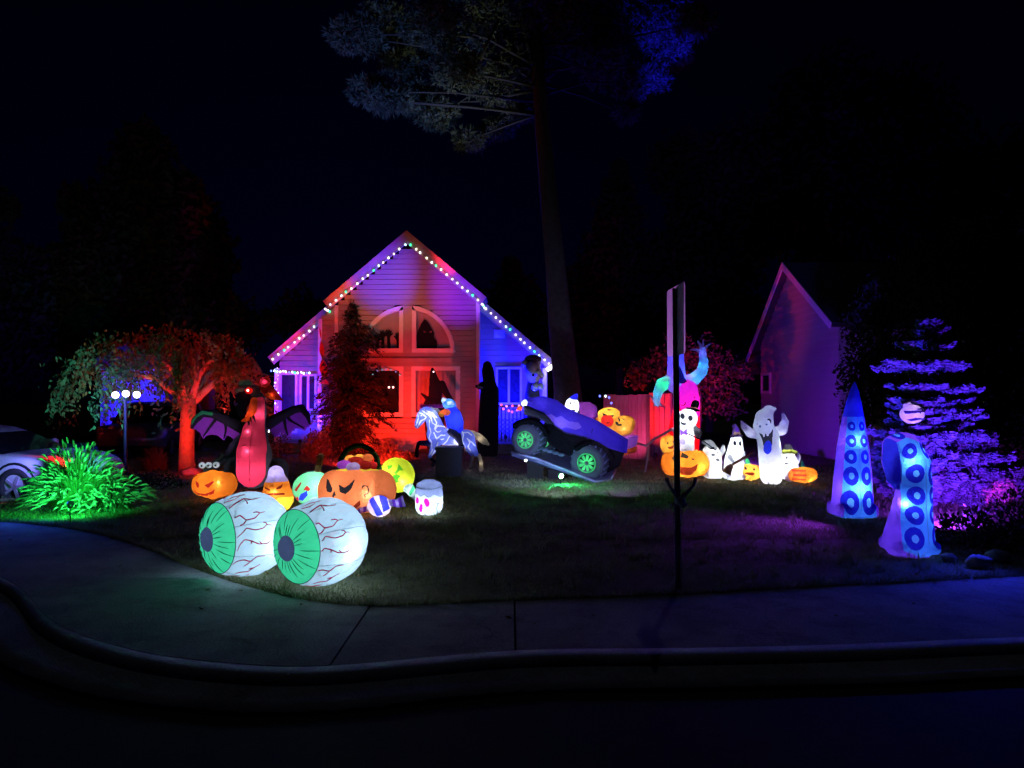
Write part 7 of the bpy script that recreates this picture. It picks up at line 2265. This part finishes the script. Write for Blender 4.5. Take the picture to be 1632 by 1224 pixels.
# ---------------------------------------------------------------- props on the house
black_cl = solid('black cloth', (.010, .010, .012), .95)
f = Fig('window_ghoul_cutout', 'plain black hooded cutout in the half round window', 'decoration', 680, 560, None, .6, Y=22.1, zoom=(560, 470, 5.83))
f.root.location.z = 0; 
f.slab([(598, 508), (598, 390), (620, 330), (648, 265), (680, 225), (715, 258), (745, 310), (770, 355), (765, 395), (795, 430), (798, 480), (785, 508)], -4, 4, 2, 'figure', black_cl)
f.poly([(668, 330), (700, 348), (672, 352)], 'eye', solid('cut through paper', (.50, .30, .28), .9)); f.poly([(752, 330), (715, 348), (745, 352)], 'eye', solid('cut through paper', (.50, .30, .28), .9))
f.build(0)
f = Fig('zombie_hand_cutout', 'row of black reaching hand cutouts in the half round window', 'decoration', 620, 560, None, .55, Y=22.1, zoom=(560, 470, 5.83))
for (x_, top_) in ((290, 350), (345, 340), (432, 370), (240, 385)):
    f.limb([(x_ + 4, 508, 0, 15), (x_, top_ + 60, 0, 14), (x_, top_ + 35, 0, 22)], 'hand#%d' % x_, black_cl, 3, .4)
    for q, (dx, dy) in enumerate(((-34, 10), (-18, -18), (4, -22), (24, -10), (38, 16))): f.limb([(x_ + dx * .4, top_ + 35, 0, 9), (x_ + dx, top_ + dy + 6, 0, 6)], 'finger#%d%d' % (x_, q), black_cl, 2, .6)
f.build(0)
f = Fig('hooded_figure', 'dark hooded figure with two red eyes standing in the lower house window', 'decoration', 615, 662, None, .8, Y=22.16, zoom=(560, 470, 5.83))
f.limb([(380, 1090, 0, 75), (380, 980, 0, 72), (372, 900, 0, 50), (370, 840, 0, 44), (365, 790, 0, 26)], 'cloak', black_cl, 6, .25)
f.build()
for x_ in (352, 390): MB().ball(f.L(x_, 860, -20), 1.5 / f.s, 8, 6).build('eye_glow', glow('red eye glow', (1, .35, .3), 7), f.root, True)
f = Fig('cloaked_scarecrow', 'tall black cloaked scarecrow with flared skirt in front of the lower window', 'decoration', 690, 735, None, .9, Y=20.8, zoom=(560, 470, 5.83))
f.limb([(770, 1500, 0, 60), (770, 1200, 0, 90), (765, 1040, 0, 100), (775, 960, 0, 60), (785, 860, 0, 66), (765, 790, 0, 44), (755, 720, -10, 26), (750, 690, 0, 14)], 'cloak', black_cl, 8, .7)
f.limb([(840, 830, 0, 34), (880, 910, -10, 30), (940, 1000, -20, 22)], 'arm', black_cl, 8); f.limb([(700, 960, 0, 20), (650, 918, -10, 8)], 'arm#b', black_cl, 6)
f.build(); MB().ball(f.L(764, 716, -26), 1.2 / f.s, 8, 6).build('eye_glow', glow('pale eye glow', (1, .7, .65), 3), f.root, True)
f = Fig('hooded_reaper', 'tall dark hooded reaper figure standing before the blue wall', 'decoration', 778, 722, None, 1.0, Y=20.9, zoom=(740, 460, 5.1))
f.limb([(190, 1320, 0, 84), (200, 1000, 0, 82), (205, 830, 0, 74), (200, 745, 0, 50), (190, 670, 0, 50), (186, 625, 0, 36)], 'cloak', black_cl, 10, .8)
f.limb([(150, 790, -30, 34), (125, 800, -60, 20), (105, 795, -70, 14)], 'sleeve', black_cl, 4); f.limb([(105, 795, -72, 10), (140, 806, -80, 8), (152, 808, -84, 5)], 'hand', solid('bone plastic', (.4, .4, .38), .7), 2)
f.build()
# plush bear on the porch post
f = Fig('porch_plush', 'large grey plush head decoration with pale bow on the porch post', 'decoration', 855, 700, None, .8, Y=21.9, zoom=(740, 460, 5.1))
PG = solid('plush grey', (.42, .44, .50), .95, 30, .3, .7, .01, 60)
f.ball(560, 680, 0, 66, 92, 60, 'head', PG, -6, 6); f.ball(492, 615, 10, 30, 34, 24, 'ear#a', PG, 0, 4); f.ball(600, 610, 10, 22, 26, 20, 'ear#b', PG, 0, 4)
f.limb([(560, 760, 30, 46), (555, 860, 30, 60), (550, 980, 30, 70), (550, 1210, 30, 70)], 'body', solid('plush dark', (.05, .05, .08), .95), 6)
f.ball(560, 575, 30, 70, 40, 50, 'hat', solid('plush dark', (.05, .05, .08), .95), 0, 2)
BW = solid('bow cyan', (.50, .62, .66), .8)
f.ball(590, 690, -50, 22, 30, 18, 'bow#a', BW, 25, 2); f.ball(625, 705, -50, 20, 34, 18, 'bow#a', BW, -20, 2); f.ball(575, 800, -40, 30, 34, 26, 'paw#a', BW, 0, 2); f.ball(620, 800, -40, 26, 34, 26, 'paw#b', BW, 0, 2)
f.oval(558, 705, 11, 13, 'eye', INK, 0, 'head'); f.build()
spot('spot_lamp', f.root.location + Vector((.6, -1.6, 1.0)), f.root.location + Vector((.05, 0, 2.0)), 40, (.55, .75, 1), 40, .8)
# twisted red banner on the porch corner
f = Fig('spiral_banner', 'twisted red ribbon banner hanging beside the porch column', 'decoration', 519, 715, None, 1, Y=21.7)
nT = 40
V, Fc = [], []
for i in range(nT + 1):
    t = i / nT
    c = f.L(509 + 8 * t, 524 + (612 - 524) * t); wd = (.02 + .16 * t)
    a = t * 9
    V += [c + Vector((wd * math.cos(a) * .9, wd * math.sin(a) * .5, 0)), c - Vector((wd * math.cos(a) * .9, wd * math.sin(a) * .5, 0))]
for i in range(nT): Fc.append((2 * i, 2 * i + 1, 2 * i + 3, 2 * i + 2))
link('ribbon', mesh_py('ribbon', V, Fc, True), solid('red ribbon', (.6, .05, .03), .6), f.root)
MB().tube([f.L(509, 520), f.L(509, 524)], .01, 5).build('hook', metal, f.root)
# mummy mask in the spruce
f = Fig('mummy_lantern', 'pale bandaged mummy head lantern hanging in the spruce above the bent tentacle', 'decoration', 1452, 812, None, .8, zoom=(1380, 620, 6.12))
BN = fabric('bandage', (.62, .48, .66), .05)
f.ball(440, 248, -40, 112, 92, 90, 'head', BN, 0, 4); f.limb([(380, 170, -40, 26), (420, 150, -40, 16)], 'topknot', BN, 4)
f.poly([(340, 215), (540, 205), (545, 225), (345, 245)], 'bandage_gap', fabric('mummy dark', (.02, .01, .08), 0), 'head'); f.poly([(440, 196), (540, 180), (545, 200), (450, 205)], 'bandage_gap', fabric('mummy dark', (.02, .01, .08), 0), 'head')
f.poly([(360, 300), (430, 280), (545, 290), (545, 305), (480, 300), (400, 315)], 'mouth', fabric('mummy dark', (.02, .01, .08), 0), 'head'); f.oval(475, 235, 8, 8, 'eye', INK, 0, 'head')
f.build(); f.bulb(440, 250, -40, 80, .55, (.85, .7, 1), False)
MB().tube([f.L(440, 160, -40), f.L(560, 130, 60)], .006, 5).build('cord', plastic, f.root)
# little ghost face and red bulbs lower in the spruce
string_light('string_lights', 'two red bulbs in the spruce beside the bent tentacle', [at(1475, 699, 10.6), at(1476, 707, 10.6)], 2, (('pinkred', (1, .25, .5), .8, .9),), .018)
# far house across the street on the right
fh = thing('distant_house', 'dim low house far beyond the spruce', 'house', Vector((at(1610, 640, 40).x, 40, 0)))
fm = solid('distant siding', (.30, .30, .34), .8)
MB().box((2, 3, 1.3), (5, 3, 1.35)).build('wall', fm, fh)
MB().prism([(-3.5, 2.6), (7.5, 2.6), (6.5, 4.0), (-2.5, 4.0)], 7, lambda x, y, d: Vector((x, -.4 + d, y))).build('roof', roofm, fh)
MB().box((.3, -.03, 1.5), (.5, .02, .5)).build('window', white, fh)
spot('spot_lamp', Vector((at(1560, 700, 33).x, 33, .6)), fh.location + Vector((0, 0, 1.5)), 60, (.03, .03, 1), 90, .9)
